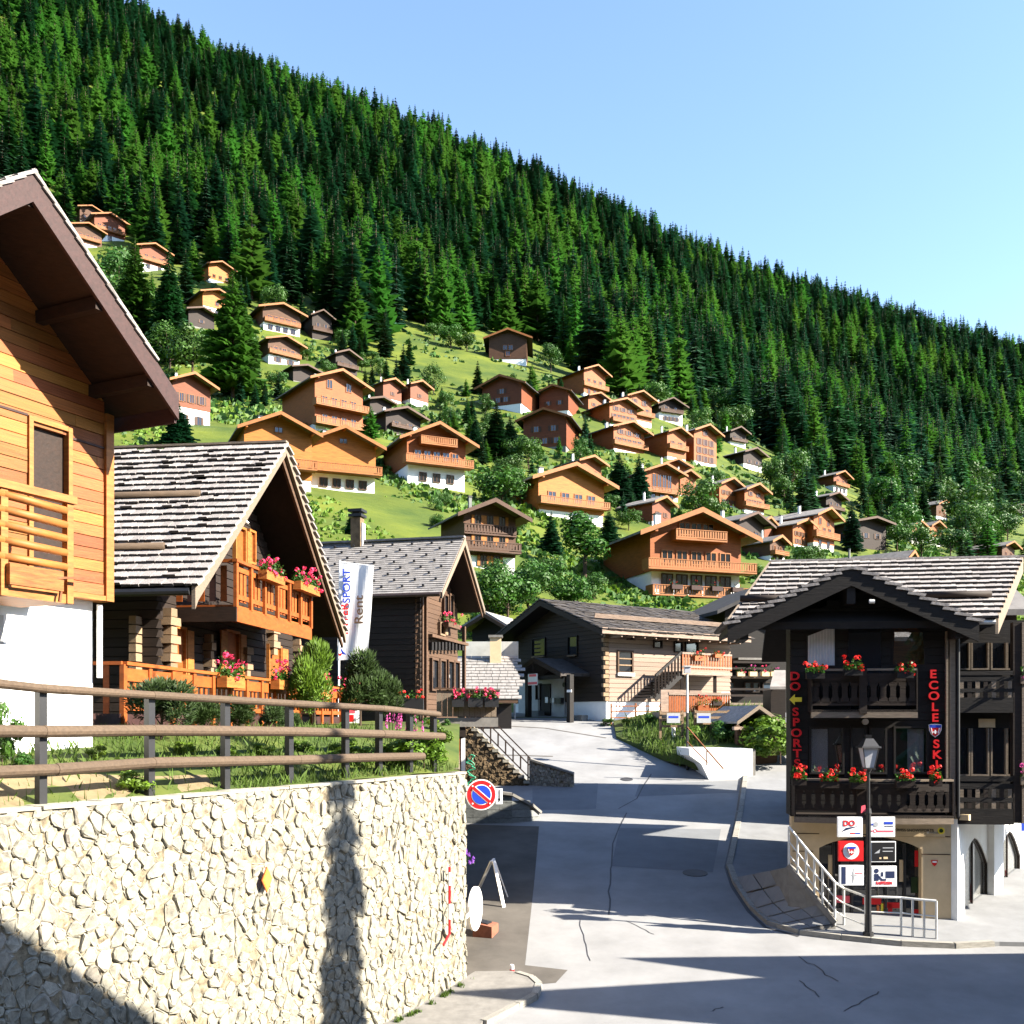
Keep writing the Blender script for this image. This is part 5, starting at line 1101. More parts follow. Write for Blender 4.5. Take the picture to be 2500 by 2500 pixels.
m.build('lantern_frame', 'metal_black', gl); m = MB(); m.tube(lc+UP*.02, lc+UP*-.1, .05, .03, 8)
for a in sq(.12, .03): m.bar(lc+UP*-.12, a, .015, .015)
m.build('lantern_bracket', 'metal_black', gl)
def panel(x0, y0, x1, y1, face, edge='paint_white'):
    u0, u1, z0, z1 = LPl.rect(x0, y0, x1, y1); m = MB(); m.pbox(LPl, u0, u1, z0, z1, -.02, .03); p = m.build('panel', edge, lp); m = MB(); m.pbox(LPl, u0+.02, u1-.02, z0+.02, z1-.02, .03, .034); m.build('panel_face', face, p)
    uc = u0 if abs(u0) < abs(u1) else u1
    for zz in (z0+.05, z1-.05): m = MB(); m.bar(LPl.pt(uc, zz, 0), LPl.pt(0, zz, 0), .02, .02); m.build('panel_arm', 'metal_black', p)
    return p, (u0+u1)/2, (z0+z1)/2, u1-u0, z1-z0
O_ = .034
p, u, z, w_, h_ = panel(2044, 1994, 2105, 2043, 'paint_white'); text_mesh('DO', LPl, u-.03, z+.08, .13, O_, 'paint_red', p, th=.008, bold=.03)
m = MB(); m.ppoly(LPl, [(u-.22, z-.12), (u-.1, z-.02), (u+.2, z+.02), (u-.02, z-.05)], O_, O_+.005); m.build('skier_mark', 'paint_navy', p); m = MB(); m.pbox(LPl, u+.0, u+.11, z-.16, z-.135, O_, O_+.005); m.build('stripe', 'paint_red', p); m = MB(); m.pbox(LPl, u+.11, u+.24, z-.16, z-.135, O_, O_+.005); m.build('stripe', 'paint_blue', p)
p, u, z, w_, h_ = panel(2122, 1994, 2184, 2043, 'paint_white')
m = MB(); m.pbox(LPl, u+.04, u+.25, z+.06, z+.12, O_, O_+.005); m.pbox(LPl, u-.26, u-.22, z+.04, z+.08, O_, O_+.005); m.build('print', 'paint_blue', p); m = MB(); m.disc(LPl.pt(u-.16, z+.06, O_), LPl.n, .06, th=.005); m.build('print', 'paint_grey', p); m = MB(); m.pbox(LPl, u-.12, u+.26, z-.12, z-.08, O_, O_+.005); m.pbox(LPl, u-.26, u-.23, z-.11, z-.08, O_, O_+.005); m.build('print', 'paint_pinkred', p); m = MB(); m.disc(LPl.pt(u-.17, z-.09, O_), LPl.n, .045, th=.005, rin=.03); m.build('print', 'paint_pinkred', p); m = MB(); m.pbox(LPl, u+.05, u+.26, z+.01, z+.03, O_, O_+.005); m.build('print', 'paint_navy', p)
p, u, z, w_, h_ = panel(2046, 2053, 2107, 2102, 'paint_red', 'paint_red'); m = MB(); m.disc(LPl.pt(u, z, O_), LPl.n, .19, th=.006); m.build('roundel', 'paint_white', p); crest(LPl, u, z+.01, .115, O_+.006, p)
p, u, z, w_, h_ = panel(2125, 2054, 2186, 2104, 'paint_black')
m = MB(); m.pbox(LPl, u-.02, u+.24, z+.08, z+.10, O_, O_+.005); m.pbox(LPl, u-.02, u+.22, z+.0, z+.02, O_, O_+.005); m.ppoly(LPl, [(u-.22, z-.04), (u-.08, z+.06), (u-.1, z-.03)], O_, O_+.005); m.build('print', 'paint_grey', p); m = MB(); m.pbox(LPl, u-.1, u-.05, z-.17, z-.13, O_, O_+.005); m.pbox(LPl, u+.0, u+.1, z-.17, z-.12, O_, O_+.005); m.build('print', 'plaster_cream', p)
p, u, z, w_, h_ = panel(2048, 2112, 2108, 2161, 'paint_white'); m = MB(); m.pbox(LPl, u-.24, u-.14, z-.2, z+.2, O_, O_+.004); m.build('print', 'paint_navy', p)
m = MB(); m.ppoly(LPl, [(u+.03, z-.18), (u+.08, z+.0), (u+.14, z-.0), (u+.05, z+.03), (u+.05, z+.16), (u+.02, z+.03), (u-.06, z-.02), (u+.03, z-.01)], O_, O_+.005); m.build('print', 'paint_grey', p); m = MB(); m.pbox(LPl, u+.08, u+.26, z+.04, z+.055, O_, O_+.005); m.build('print', 'paint_pinkred', p)
p, u, z, w_, h_ = panel(2126, 2114, 2188, 2164, 'paint_white'); m = MB(); m.disc(LPl.pt(u-.18, z+.13, O_), LPl.n, .055, th=.005, n=16); m.pbox(LPl, u-.23, u-.13, z-.1, z+.06, O_, O_+.006); m.ppoly(LPl, [(u-.15, z+.05), (u-.04, z-.06), (u+.05, z-.06), (u+.05, z-.1), (u-.06, z-.1), (u-.15, z-.02)], O_, O_+.007); m.pbox(LPl, u+.04, u+.25, z-.04, z+.12, O_, O_+.005); m.pbox(LPl, u-.07, u-.02, z+.0, z+.1, O_, O_+.005); m.build('print', 'paint_navy', p)
text_mesh('RAIFFEISEN', LPl, u+.0, z-.16, .07, O_, 'paint_red', p, th=.006, bold=.02, wscale=.8)
m = MB(); q = [LPl.pt(.0, LPl.z(2112, 1976), .05)]; m.ppoly(LPl, [(-.18, LPl.z(2112, 1985)), (-.06, LPl.z(2112, 1980)), (-.08, LPl.z(2112, 1965)), (-.17, LPl.z(2112, 1968))], .0, .02); m.build('ribbon', 'paint_pinkred', lp)
# ---------------------------------------------------------------- tubular railing round the ramp
rail_px = [(2060, 2268), (2113, 2290), (2200, 2294), (2228, 2297), (2256, 2300), (2286, 2303)]
rp = [P(px, py, Y) for px, py, Y in ((1926, 2116, 25.1), (1947, 2143, 24.95), (1968, 2170, 24.8), (1988, 2194, 24.7), (2008, 2218, 24.6), (2038, 2254, 24.45))]+[gp(*p) for p in rail_px]; rt = thing('tube_railing', rp[4], 'curved pale tubular railing along the ramp before the ski shop', 'railing')
for k, p in enumerate(rp): m = MB(); m.tube(p-UP*.05, p+UP*.98, .03, n=8); m.build('post', 'metal_rail', rt)
for h in (.98, .62, .3): m = MB(); m.path([p+UP*h for p in rp], .03 if h > .9 else .018, 8); m.build('rail', 'metal_rail', rt)
# ================================================================ CHALETS ON THE HILLSIDE
M('ch_orange', (0.36, 0.10, 0.02), 0.65, 0.3, 0.9, (1, 1, 10), 0.3)
M('ch_honey', (0.50, 0.175, 0.03), 0.65, 0.3, 0.9, (1, 1, 10), 0.3)
M('ch_red', (0.22, 0.06, 0.02), 0.65, 0.3, 0.9, (1, 1, 10), 0.3)
M('ch_brown', (0.11, 0.05, 0.025), 0.7, 0.35, 0.9, (1, 1, 10), 0.3)
M('ch_dark', (0.03, 0.017, 0.013), 0.7, 0.35, 0.9, (1, 1, 10), 0.3)
M('ch_trim', (0.40, 0.15, 0.045), 0.65, 0.2, 2.0)
M('ch_trim_dark', (0.10, 0.05, 0.03), 0.65, 0.2, 2.0)
M('roof_grey', (0.21, 0.195, 0.185), 0.85, 0.3, 1.3, (1, 1, 1), 0.5)
M('roof_pale', (0.33, 0.30, 0.275), 0.85, 0.3, 1.3, (1, 1, 1), 0.5)
M('roof_dark', (0.06, 0.058, 0.06), 0.8, 0.35, 1.3, (1, 1, 1), 0.4)
HOUSES = []
def chalet(label, cx, by, w_px, h_px, r_px, yaw=22, wood='ch_orange', base=.28, roof='roof_grey', trim='ch_trim', L=1.15, bal=(), win=None, chim=1, over=.13, group=None, at=None, shut=False, asym=0):
    """gable front: cx, by = foot of the gable in the picture; w_px wall width, h_px height to the eave, r_px rise of the gable"""
    p = at if at else hit(cx, by)
    s = p.y/F; yw = math.radians(yaw); n = Vector((math.sin(yw), -math.cos(yw), 0)); e = Vector((math.cos(yw), math.sin(yw), 0))
    w = w_px*s/max(.45, math.cos(yw)); ri = r_px*s*.64; h = (h_px+.36*r_px)*s; zb = p.z; ze = zb+h; za = ze+ri; hw = w/2
    pl = Plane(p, e, n); t = thing('chalet', p, label, 'house', group or 'chalets on the hillside'); D_ = w*L
    ov = w*over; of = min(w*over*1.5, 1.45); k = ri/hw; zbase = zb+h*base
    m = MB(); m.pbox(pl, -hw*.97, hw*.97, zb-3.0, zbase, -D_, -.05); m.build('base_wall', 'plaster_white' if base > .05 else 'concrete', t)
    m = MB(); m.ppoly(pl, [(-hw, zbase), (hw, zbase), (hw, ze), (0, za), (-hw, ze)], -D_-.02, 0); m.build('timber_wall', wood, t)
    th = max(.18, w*.022); ro = None
    for sg in (-1, 1):
        m = MB(); ue = sg*(hw+ov); ze_ = za-(hw+ov)*k
        m.prism([pl.pt(0, za+th, of), pl.pt(ue, ze_+th, of), pl.pt(ue, ze_+th, -D_-of*.6), pl.pt(0, za+th, -D_-of*.6)], (0, 0, -th+(.004 if sg > 0 else 0))); ro = m.build('roof', roof, t)
        m = MB(); m.ppoly(pl, [(0, za+th+.03), (ue*1.01, ze_+th+.03), (ue*1.01, ze_-th*1.0), (0, za-th*1.2)], of, of+.09); m.build('barge_board', trim, ro)
    for uu in (-hw*.98, 0, hw*.98):
        zz = za-abs(uu)*k-th*.3; m = MB(); m.pbox(pl, uu-w*.014, uu+w*.014, zz-w*.035, zz, .0, of*.95); m.build('purlin', wood, t)
    px_m = 1/s
    def window(u, z, ww, hh, door=False):
        m = MB(); f = max(.05, ww*.1)
        for a in ((u-ww/2-f, u-ww/2, z-f, z+hh+f), (u+ww/2, u+ww/2+f, z-f, z+hh+f), (u-ww/2, u+ww/2, z+hh, z+hh+f), (u-ww/2, u+ww/2, z-f, z), (u-f*.4, u+f*.4, z, z+hh)): m.pbox(pl, *a, .0, .10)
        o = m.build('door' if door else 'window', trim if z > zbase-.1 else 'ch_trim_dark', t); m = MB(); m.pbox(pl, u-ww/2, u+ww/2, z, z+hh, .02, .04); m.build('pane', 'glass_dark' if not door else 'wood_balcony', o)
        if shut:
            for q in (-1, 1): m = MB(); a = u+q*(ww/2+f+ww*.27); m.pbox(pl, a-ww*.25, a+ww*.25, z, z+hh, .02, .08); m.build('shutter', shut, o)
    # windows by storey: (height fraction of h+ri/2, how many, width fraction spread)
    H_ = h
    rows = win if win is not None else ((.06, 3), (.42, 4), (.80, 2))
    for zf, nn, *rest in rows:
        sp = rest[0] if rest else .8; hh = min(1.25, max(.7, h*.17)) if zf < 5 else 1
        if len(rest) > 1: hh = rest[1]
        zz = zb+zf*H_; lim = hw if zz+hh < ze else max(.3, (za-zz-hh)/k)
        for q in range(nn):
            u = (-sp/2+sp*(q+.5)/nn)*2*min(hw, lim) if nn > 1 else 0; window(u, zz, min(1.25, w*.105), hh*1.12, door=(zf < .02))
    for zf, wf, *o_ in bal:
        out = o_[0] if o_ else max(.9, w*.1); bz = zb+zf*H_; bw = hw*wf; rh = min(1.05, h*.16)
        m = MB(); m.pbox(pl, -bw, bw, bz-.16, bz, .0, out); b = m.build('balcony', trim, t)
        q = pl.off(out)
        m = MB(); m.pbox(q, -bw, bw, bz+rh-.08, bz+rh, -.1, .03); m.build('handrail', trim, b)
        m = MB(); m.pbox(q, -bw, bw, bz+.08, bz+.2, -.06, .0); m.build('crossbar', trim, b)
        nb = max(4, int(2*bw/.32))
        m = MB()
        for i in range(nb): uu = -bw+2*bw*(i+.5)/nb; m.pbox(q, uu-bw/nb*.62, uu+bw/nb*.62, bz+.1, bz+rh-.08, -.05, -.02)
        tag(m.build('balusters', trim if wood != 'ch_dark' else 'ch_brown', b), kind='stuff')
        for sg in (-1, 1):
            m = MB(); c = q.pt(sg*bw, bz, 0); m.prism([c, c+UP*rh, c+UP*rh-pl.n*out, c-pl.n*out], -pl.e*sg*.05); m.build('side_rail', trim, b)
    if chim:
        cu, cd = -hw*.35, -D_*.45; zc = za-abs(cu)*k; m = MB(); m.box(pl.pt(cu, zc+.55, cd), pl.e*w*.028, pl.n*w*.028, UP*(.9)); c = m.build('chimney', 'plaster_white' if chim == 1 else 'concrete_block', t); m = MB(); m.box(pl.pt(cu, zc+1.52, cd), pl.e*w*.036, pl.n*w*.036, UP*.07); m.build('chimney_cap', 'metal_black', c)
    HOUSES.append((p, w, D_, pl, t)); return t
CH = [
 ('brown chalet at the very top of the slope, behind two others by the big eave', 222, 545, 40, 26, 14, 25, 'ch_brown', .0, 'roof_grey', (), ((.3, 3),)),
 ('chalet near the top of the slope with a row of red shuttered windows', 268, 590, 56, 46, 20, 25, 'ch_red', .25, 'roof_grey', ((.42, 1.0),), ((.5, 5, .85), (.05, 1))),
 ('lower brown chalet under the topmost pair beside the big eave', 214, 606, 52, 40, 18, 25, 'ch_brown', .2, 'roof_grey', ((.4, .9),), ((.5, 3),)),
 ('dark red chalet behind the tall dark spruce, upper slope', 376, 662, 54, 44, 20, 25, 'ch_red', .25, 'roof_grey', ((.4, 1.0),), ((.5, 3), (.05, 2))),
 ('small honey coloured chalet standing alone above the pale larch', 538, 692, 46, 32, 18, 25, 'ch_honey', .1, 'roof_grey', (), ((.25, 3),)),
 ('honey chalet with white base just left of the pale larch top', 530, 772, 56, 42, 19, 25, 'ch_honey', .34, 'roof_dark', (), ((.05, 3), (.5, 1))),
 ('dark barn roofed low in front of the honey chalet by the larch', 492, 800, 50, 30, 16, 25, 'ch_dark', .0, 'roof_grey', (), ((.3, 1),)),
 ('dark chalet with tall white base above the green bank', 688, 815, 80, 46, 24, 18, 'ch_brown', .36, 'roof_dark', ((.4, .95),), ((.08, 4), (.5, 5))),
 ('almost black chalet right of the white based one under the forest edge', 786, 830, 42, 48, 22, 18, 'ch_dark', .0, 'roof_dark', ((.35, 1.0),), ((.5, 2),)),
 ('brown chalet with little balcony below the white based dark one', 694, 892, 66, 46, 22, 24, 'ch_brown', .35, 'roof_grey', ((.42, 1.0),), ((.08, 2), (.55, 3))),
 ('dark chalet with grey roof behind the tall balcony house', 846, 918, 46, 40, 20, 24, 'ch_dark', .1, 'roof_grey', ((.4, 1.0),), ((.5, 2),)),
 ('red brown chalet with white base just right of the big eave tip', 468, 1042, 74, 92, 34, 24, 'ch_red', .42, 'roof_grey', (), ((.06, 2), (.55, 3))),
 ('grey roofed hut above the tall balcony house', 745, 935, 50, 26, 14, 24, 'ch_dark', .0, 'roof_dark', (), ()),
 ('small barn left of the paired barns below the meadow', 930, 1010, 48, 24, 14, 24, 'ch_dark', .0, 'roof_grey', (), ()),
 ('left one of two red barns side by side below the meadow', 958, 985, 40, 40, 18, 30, 'ch_red', .2, 'roof_grey', (), ((.4, 1),)),
 ('right one of two red barns side by side below the meadow', 1024, 990, 40, 40, 18, 30, 'ch_red', .25, 'roof_grey', (), ((.4, 1),)),
 ('dark chalet with white edged roof behind the wide balcony chalet', 985, 1062, 78, 38, 26, 24, 'ch_dark', .0, 'roof_grey', ((.3, .8),), ((.4, 2),)),
 ('lone dark brown chalet high on the meadow under the forest', 1240, 884, 92, 50, 28, -2, 'ch_brown', .12, 'roof_dark', (), ((.5, 2, .3), (.25, 1))),
 ('broad dark red chalet with lit flank under the meadow', 1225, 1000, 96, 48, 32, -22, 'ch_red', .16, 'roof_dark', (), ((.3, 2, .4), (.65, 1))),
 ('dark red chalet squeezed between the broad one and the paired gables', 1352, 1010, 70, 44, 22, -18, 'ch_red', .1, 'roof_dark', (), ((.4, 2),)),
 ('large dark red apartment chalet on concrete, centre of the slope', 1330, 1092, 104, 58, 32, -16, 'ch_red', .0, 'roof_dark', (), ((.12, 3), (.55, 2))),
 ('bright timber chalet with balcony, topmost right of the meadow', 1452, 972, 56, 54, 24, 24, 'ch_orange', .1, 'roof_dark', ((.38, 1.15),), ((.5, 3), (.1, 3))),
 ('small timber chalet directly under the topmost balcony one', 1458, 1004, 46, 26, 16, 24, 'ch_orange', .0, 'roof_grey', (), ((.3, 2),)),
 ('front one of two overlapping timber gables with many windows', 1522, 1044, 72, 44, 24, 20, 'ch_orange', .08, 'roof_grey', ((.2, .9),), ((.35, 5), (.7, 3))),
 ('rear one of two overlapping timber gables with many windows', 1562, 1038, 64, 56, 24, 20, 'ch_orange', .16, 'roof_grey', ((.35, 1.1),), ((.45, 4), (.75, 2))),
 ('black chalet with bright white lower storey beside the twin gables', 1638, 1034, 62, 36, 24, 8, 'ch_dark', .55, 'roof_dark', ((.58, .95),), ((.15, 4, .6), (.7, 2))),
 ('timber chalet with wide balcony below the twin gables', 1536, 1108, 82, 48, 28, 22, 'ch_orange', .1, 'roof_grey', ((.28, 1.1),), ((.4, 5), (.75, 3))),
 ('narrow timber chalet joined to the tall block with square windows', 1652, 1125, 52, 58, 20, 22, 'ch_orange', .1, 'roof_grey', ((.4, 1.0),), ((.5, 2),)),
 ('tall timber block with small square windows over four storeys', 1722, 1138, 64, 72, 26, 22, 'ch_orange', .1, 'roof_grey', (), ((.1, 3), (.35, 3), (.6, 3), (.9, 1))),
 ('dark chalet with cream balcony at the forest edge, right of the tall block', 1802, 1090, 44, 28, 18, 15, 'ch_dark', .3, 'roof_dark', ((.35, 1.0),), ((.5, 2),)),
 ('low dark house with broad grey roof right of the tall block', 1838, 1148, 56, 32, 20, 24, 'ch_dark', .3, 'roof_grey', (), ((.4, 2),)),
 ('timber chalet with open porch behind the glazed gable house', 1648, 1190, 62, 44, 22, 10, 'ch_orange', .0, 'roof_grey', (), ((.5, 2),)),
 ('timber chalet with a tall glazed gable and balcony', 1616, 1222, 88, 56, 30, 12, 'ch_orange', .14, 'roof_grey', ((.26, 1.0),), ((.34, 4, .6, 2.6), (.04, 3))),
 ('small timber annexe on the right of the glazed gable house', 1680, 1216, 42, 46, 20, 12, 'ch_orange', .1, 'roof_grey', (), ((.4, 1),)),
 ('left one of two narrow timber chalets near the broad leaved tree', 1780, 1240, 56, 46, 24, 22, 'ch_orange', .1, 'roof_grey', (), ((.15, 3), (.55, 3))),
 ('right one of two narrow timber chalets, with low balcony', 1842, 1256, 58, 48, 24, 22, 'ch_orange', .15, 'roof_grey', ((.3, 1.2),), ((.4, 3), (.75, 2))),
 ('small timber chalet half hidden behind trees in mid slope', 1440, 1178, 60, 40, 22, 24, 'ch_orange', .0, 'roof_pale', (), ((.4, 2),)),
 ('small house with pale stone roof and red gable end', 1615, 1285, 52, 46, 24, 38, 'ch_red', .15, 'roof_pale', (), ((.4, 2),)),
 ('black gabled chalet just behind the big balcony chalet', 1832, 1345, 86, 56, 34, 26, 'ch_dark', .0, 'roof_grey', ((.2, 1.1),), ((.5, 2),)),
 ('little chalet with flower balcony right of the big balcony chalet', 1898, 1370, 46, 38, 22, 26, 'ch_brown', .25, 'roof_grey', ((.35, .95),), ((.5, 2), (.08, 2))),
 ('small red gable beside the black gabled chalet', 1872, 1320, 38, 36, 20, 30, 'ch_red', .0, 'roof_pale', (), ()),
 ('timber chalet with pale roof left of the taller orange one, far right slope', 1958, 1338, 60, 44, 24, 28, 'ch_orange', .1, 'roof_pale', (), ((.15, 3), (.5, 4))),
 ('taller orange timber chalet with glazed gable, far right slope', 2012, 1345, 70, 72, 30, 28, 'ch_orange', .2, 'roof_pale', ((.38, 1.15),), ((.48, 3), (.75, 2), (.1, 2))),
 ('brown chalet with white storey below the forest on the right', 2052, 1206, 46, 36, 18, 26, 'ch_red', .42, 'roof_grey', ((.45, 1.0),), ((.1, 3), (.6, 2))),
 ('dark chalet with steel grey roof below the white storeyed one', 2036, 1256, 52, 34, 18, 26, 'ch_dark', .0, 'roof_grey', ((.3, 1.0),), ((.5, 2),)),
 ('blue black house with chimney among trees on the right', 2128, 1342, 84, 60, 16, 10, 'ch_dark', .0, 'roof_dark', (), ((.4, 2),)),
 ('left gable of a timber pair with white base among trees', 2240, 1330, 44, 38, 18, 20, 'ch_red', .35, 'roof_grey', (), ((.1, 2), (.55, 2))),
 ('right gable of a timber pair with white base among trees', 2284, 1334, 40, 42, 18, 20, 'ch_orange', .45, 'roof_grey', (), ((.1, 2), (.6, 2))),
 ('small dark chalet high among the trees on the right', 2300, 1270, 42, 30, 18, 24, 'ch_brown', .2, 'roof_grey', (), ((.4, 2),)),
 ('low chalet peeking over the ski shop roof', 2462, 1372, 50, 30, 18, 24, 'ch_brown', .1, 'roof_grey', (), ((.4, 2),)),
 ('dark roofed chalet cut by the right edge of the frame', 2496, 1262, 46, 20, 12, 20, 'ch_dark', .0, 'roof_dark', (), ()),
]
for c in CH:
    lb, cx, by, w_, h_, r_, yw, wood, bs_, rf, bl, wn = c
    if yw >= 8: yw = min(44, yw+15)
    chalet(lb, cx, by, w_, h_, r_, yw, wood, bs_, rf, trim='ch_trim_dark' if wood == 'ch_dark' else 'ch_trim', bal=bl, win=wn, over=.15, L=1.35, shut='ch_trim_dark' if (cx*7+by) % 3 else False)
# the larger ones nearer by
chalet('tall chalet with three stacked balconies above the orange gables', 828, 1056, 104, 106, 42, 36, 'ch_orange', .12, 'roof_grey', bal=((.45, 1.1, 1.6), (.08, 1.1, 1.6)), win=((.5, 4), (.14, 4), (.85, 2)), L=1.5, over=.16)
chalet('left one of two bright orange gables behind the shingle roof', 680, 1196, 150, 122, 58, 24, 'ch_honey', .2, 'roof_grey', win=((.3, 3), (.98, 1, .1, .5)), bal=((.36, 1.08, 1.5),), over=.12)
chalet('right one of two bright orange gables, with long balcony and white base', 838, 1198, 150, 92, 58, 22, 'ch_honey', .36, 'roof_grey', win=((.06, 4, .8, .9), (1.02, 1, .1, .5)), bal=((.36, 1.12, 1.5),), over=.12)
chalet('orange chalet with two balconies and white base on the grass slope', 1066, 1186, 138, 92, 56, 25, 'ch_orange', .40, 'roof_pale', win=((.08, 3, .7, 1.0), (.56, 5, .8, 1.0)), bal=((.42, 1.15, 1.6), (.86, .62, 1.2)), over=.17, L=1.2)
chalet('old dark chalet with carved front and open windows above the bushes', 1196, 1394, 126, 118, 48, 24, 'ch_brown', .26, 'roof_grey', trim='ch_trim_dark', win=((.08, 2, .5, .9), (.46, 3, .7, .9), (.80, 3, .7, .9)), bal=((.34, 1.08, .9), (.66, 1.0, .25)), over=.2, shut='ch_honey', chim=2)
chalet('honey timber chalet with broad pale roof, half hidden by trees', 1396, 1272, 165, 78, 56, 28, 'ch_honey', .2, 'roof_pale', win=((.45, 4, .8, 1.1),), bal=((.34, 1.05, 1.3),), over=.15, chim=1)
big = chalet('big orange chalet with two long flower balconies and white ground floor', 1700, 1456, 236, 128, 78, 19, 'ch_orange', .36, 'roof_grey', win=((.02, 5, .8, 1.9), (.5, 5, .8, 1.2), (.96, 3, .6, 1.1)), bal=((.38, 1.18, 1.7), (.86, .56, 1.3), (-.02, 1.1, 1.8)), over=.16, L=1.1)
chalet('long house with smooth grey roof and skylights behind the ski shop', 2215, 1440, 50, 58, 34, 48, 'ch_dark', .3, 'roof_grey', win=((.5, 1),), L=4.2, over=.16, chim=2)
M('slope_wall', (0.36, 0.35, 0.33), 0.9, 0.2, 1.0)
# ---------------------------------------------------------------- shop-side neighbours: house with flower balcony, garden hut, fences
Hp = Plane((P(1790, 0, 58).x, 58.0), (.98, .2)); Hh = thing('balcony_house', Hp.pt(2, .5), 'dark house with two balconies of flowers between log house and ski shop', 'house')
h0, h1 = Hp.u(1770), Hp.u(2010); m = MB(); m.ppoly(Hp, [(h0, 0), (h1, 0), (h1, 6.2), ((h0+h1)/2, 7.6), (h0, 6.2)], -7, 0); m.build('wall_body', 'wood_black', Hh)
m = MB()
for q in (h0-1, h1+1): m.prism([Hp.pt((h0+h1)/2, 8, 1.3), Hp.pt(q, 6.1, 1.3), Hp.pt(q, 6.1, -7), Hp.pt((h0+h1)/2, 8, -7)], (0, 0, -.2))
m.build('roof', 'roof_dark', Hh)
for y, x0, x1 in ((1650, 1790, 1900), (1606, 1803, 1912), (1716, 1775, 1905)):
    q = Hp.off(1.1); u0, u1, z = q.u(x0), q.u(x1), q.z((x0+x1)/2, y); m = MB(); m.pbox(q, u0, u1, z-.12, z, -1.1, 0); b = m.build('balcony', 'wood_silver' if y != 1606 else 'concrete', Hh)
    if y != 1606:
        for zz in (.35, .7): m = MB(); m.pbox(q, u0, u1, z+zz, z+zz+.12, -.05, 0); m.build('balcony_rail', 'wood_dark', b)
for x0, x1 in ((1760, 1790), (1818, 1832), (1838, 1850), (1862, 1886)): opening(Hp, (x0, 1668, x1, 1688), Hh, 'glass_blue', 'wood_dark')
pxbox('pale_wall', Hp, (1730, 1665, 1750, 1715), .0, .06, 'plaster_grey', Hh)
pxbox('garage_wall', Hp.off(2.2), (1745, 1690, 1780, 1718), .0, .1, 'plaster_white', Hh)
# tile roof fragment
tr = thing('tiled_lean_to', P(1902, 1690, 50), 'small pale tiled lean-to roof beside the ski shop', 'shed'); m = MB(); a = P(1886, 1675, 47); m.prism([P(1880, 1676, 46.5), P(1918, 1676, 46.5), P(1918, 1636, 48), P(1890, 1636, 48)], (0, 0, -.12)); m.build('roof', 'roof_pale', tr); m = MB(); m.prism([P(1882, 1684, 47.2), P(1918, 1684, 47.2), P(1918, 1800, 47.2), P(1882, 1800, 47.2)], (0, 1.5, 0)); m.build('wall', 'wood_dark', tr)
# garden hut
Kp = Plane((P(1845, 0, 43.5).x, 43.5), (.97, .24)); hut = thing('garden_hut', Kp.pt(0, -1.2), 'small open timber hut with shingled gable roof by the hedge', 'hut')
kA = Kp.uz(1842, 1722); k0, k1 = Kp.u(1788), Kp.u(1922); kz = Kp.z(1788, 1762); kzr = Kp.z(1918, 1780)
m = MB(); m.prism([Kp.pt(kA[0], kA[1], .4), Kp.pt(k0, kz, .4), Kp.pt(k0, kz, -3), Kp.pt(kA[0], kA[1], -3)], (0, 0, -.08)); m.prism([Kp.pt(kA[0], kA[1], .4), Kp.pt(k1, kzr, .4), Kp.pt(k1, kzr, -3), Kp.pt(kA[0], kA[1], -3)], (0, 0, -.082)); m.build('roof', 'shingle', hut)
for q, zz in ((k0, kz), (k1, kzr)): m = MB(); m.ppoly(Kp, [(kA[0], kA[1]+.02), (q, zz+.02), (q, zz-.14), (kA[0], kA[1]-.16)], .4, .46); m.build('barge_board', 'wood_silver', hut)
m = MB(); m.ppoly(Kp, [(k0+.3, -2.2), (k1-.3, -2.2), (k1-.3, kzr-.1), (kA[0], kA[1]-.2), (k0+.3, kz-.1)], -2.6, -2.4); m.build('rear_wall', 'wood_dark', hut)
for x in (1800, 1892): m = MB(); m.pbox(Kp, Kp.u(x)-.08, Kp.u(x)+.08, -2.2, Kp.z(x, 1770), -.1, .06); m.build('post', 'wood_brown', hut)
m = MB(); m.pbox(Kp, Kp.u(1785), Kp.u(1896), Kp.z(1840, 1782), Kp.z(1840, 1774), .1, .3); m.build('front_beam', 'log_pink', hut); m = MB(); m.pbox(Kp, Kp.u(1795), Kp.u(1890), -2.4, Kp.z(1840, 1784), .0, .2); m.build('front_boards', 'wood_brown', hut)
# grass verge and white retaining block
vz = lambda x, y: float(G(y))+.12+.75*max(0, min(1, (x-5.2)/3.0))*max(0, min(1, (y-40.5)/2))
vv = pxy((1505, 1803), (1560, 1830), (1640, 1868), (1700, 1890), (1800, 1893), (1818, 1893))
sheet('grass_verge', vv+[(9.7, 43), (12.5, 43), (12.5, 50.5), (5.0, 50.5)], vz, 0, 'grass_near', .8, .6, skirt=.4)
KB = Plane((P(1838, 0, 41.4).x, 41.4), (.99, .12)); wb_ = thing('white_block_wall', KB.pt(-1, -2.4), 'white rendered retaining block at the road corner by the hedge', 'wall')
m = MB(); m.ppoly(KB, [(KB.u(1838), -3), (KB.u(1838), KB.z(1838, 1828)), (KB.u(1682), KB.z(1682, 1826)), (KB.u(1684), KB.z(1684, 1845)), (KB.u(1712), KB.z(1712, 1865)), (KB.u(1750), -3)], -1.8, 0); m.build('render', 'plaster_white', wb_)
m = MB(); m.pbox(KB, KB.u(1838)+.005, KB.u(1845), -3, KB.z(1838, 1830), -1.7, -.03); m.build('end_face', 'concrete', wb_)
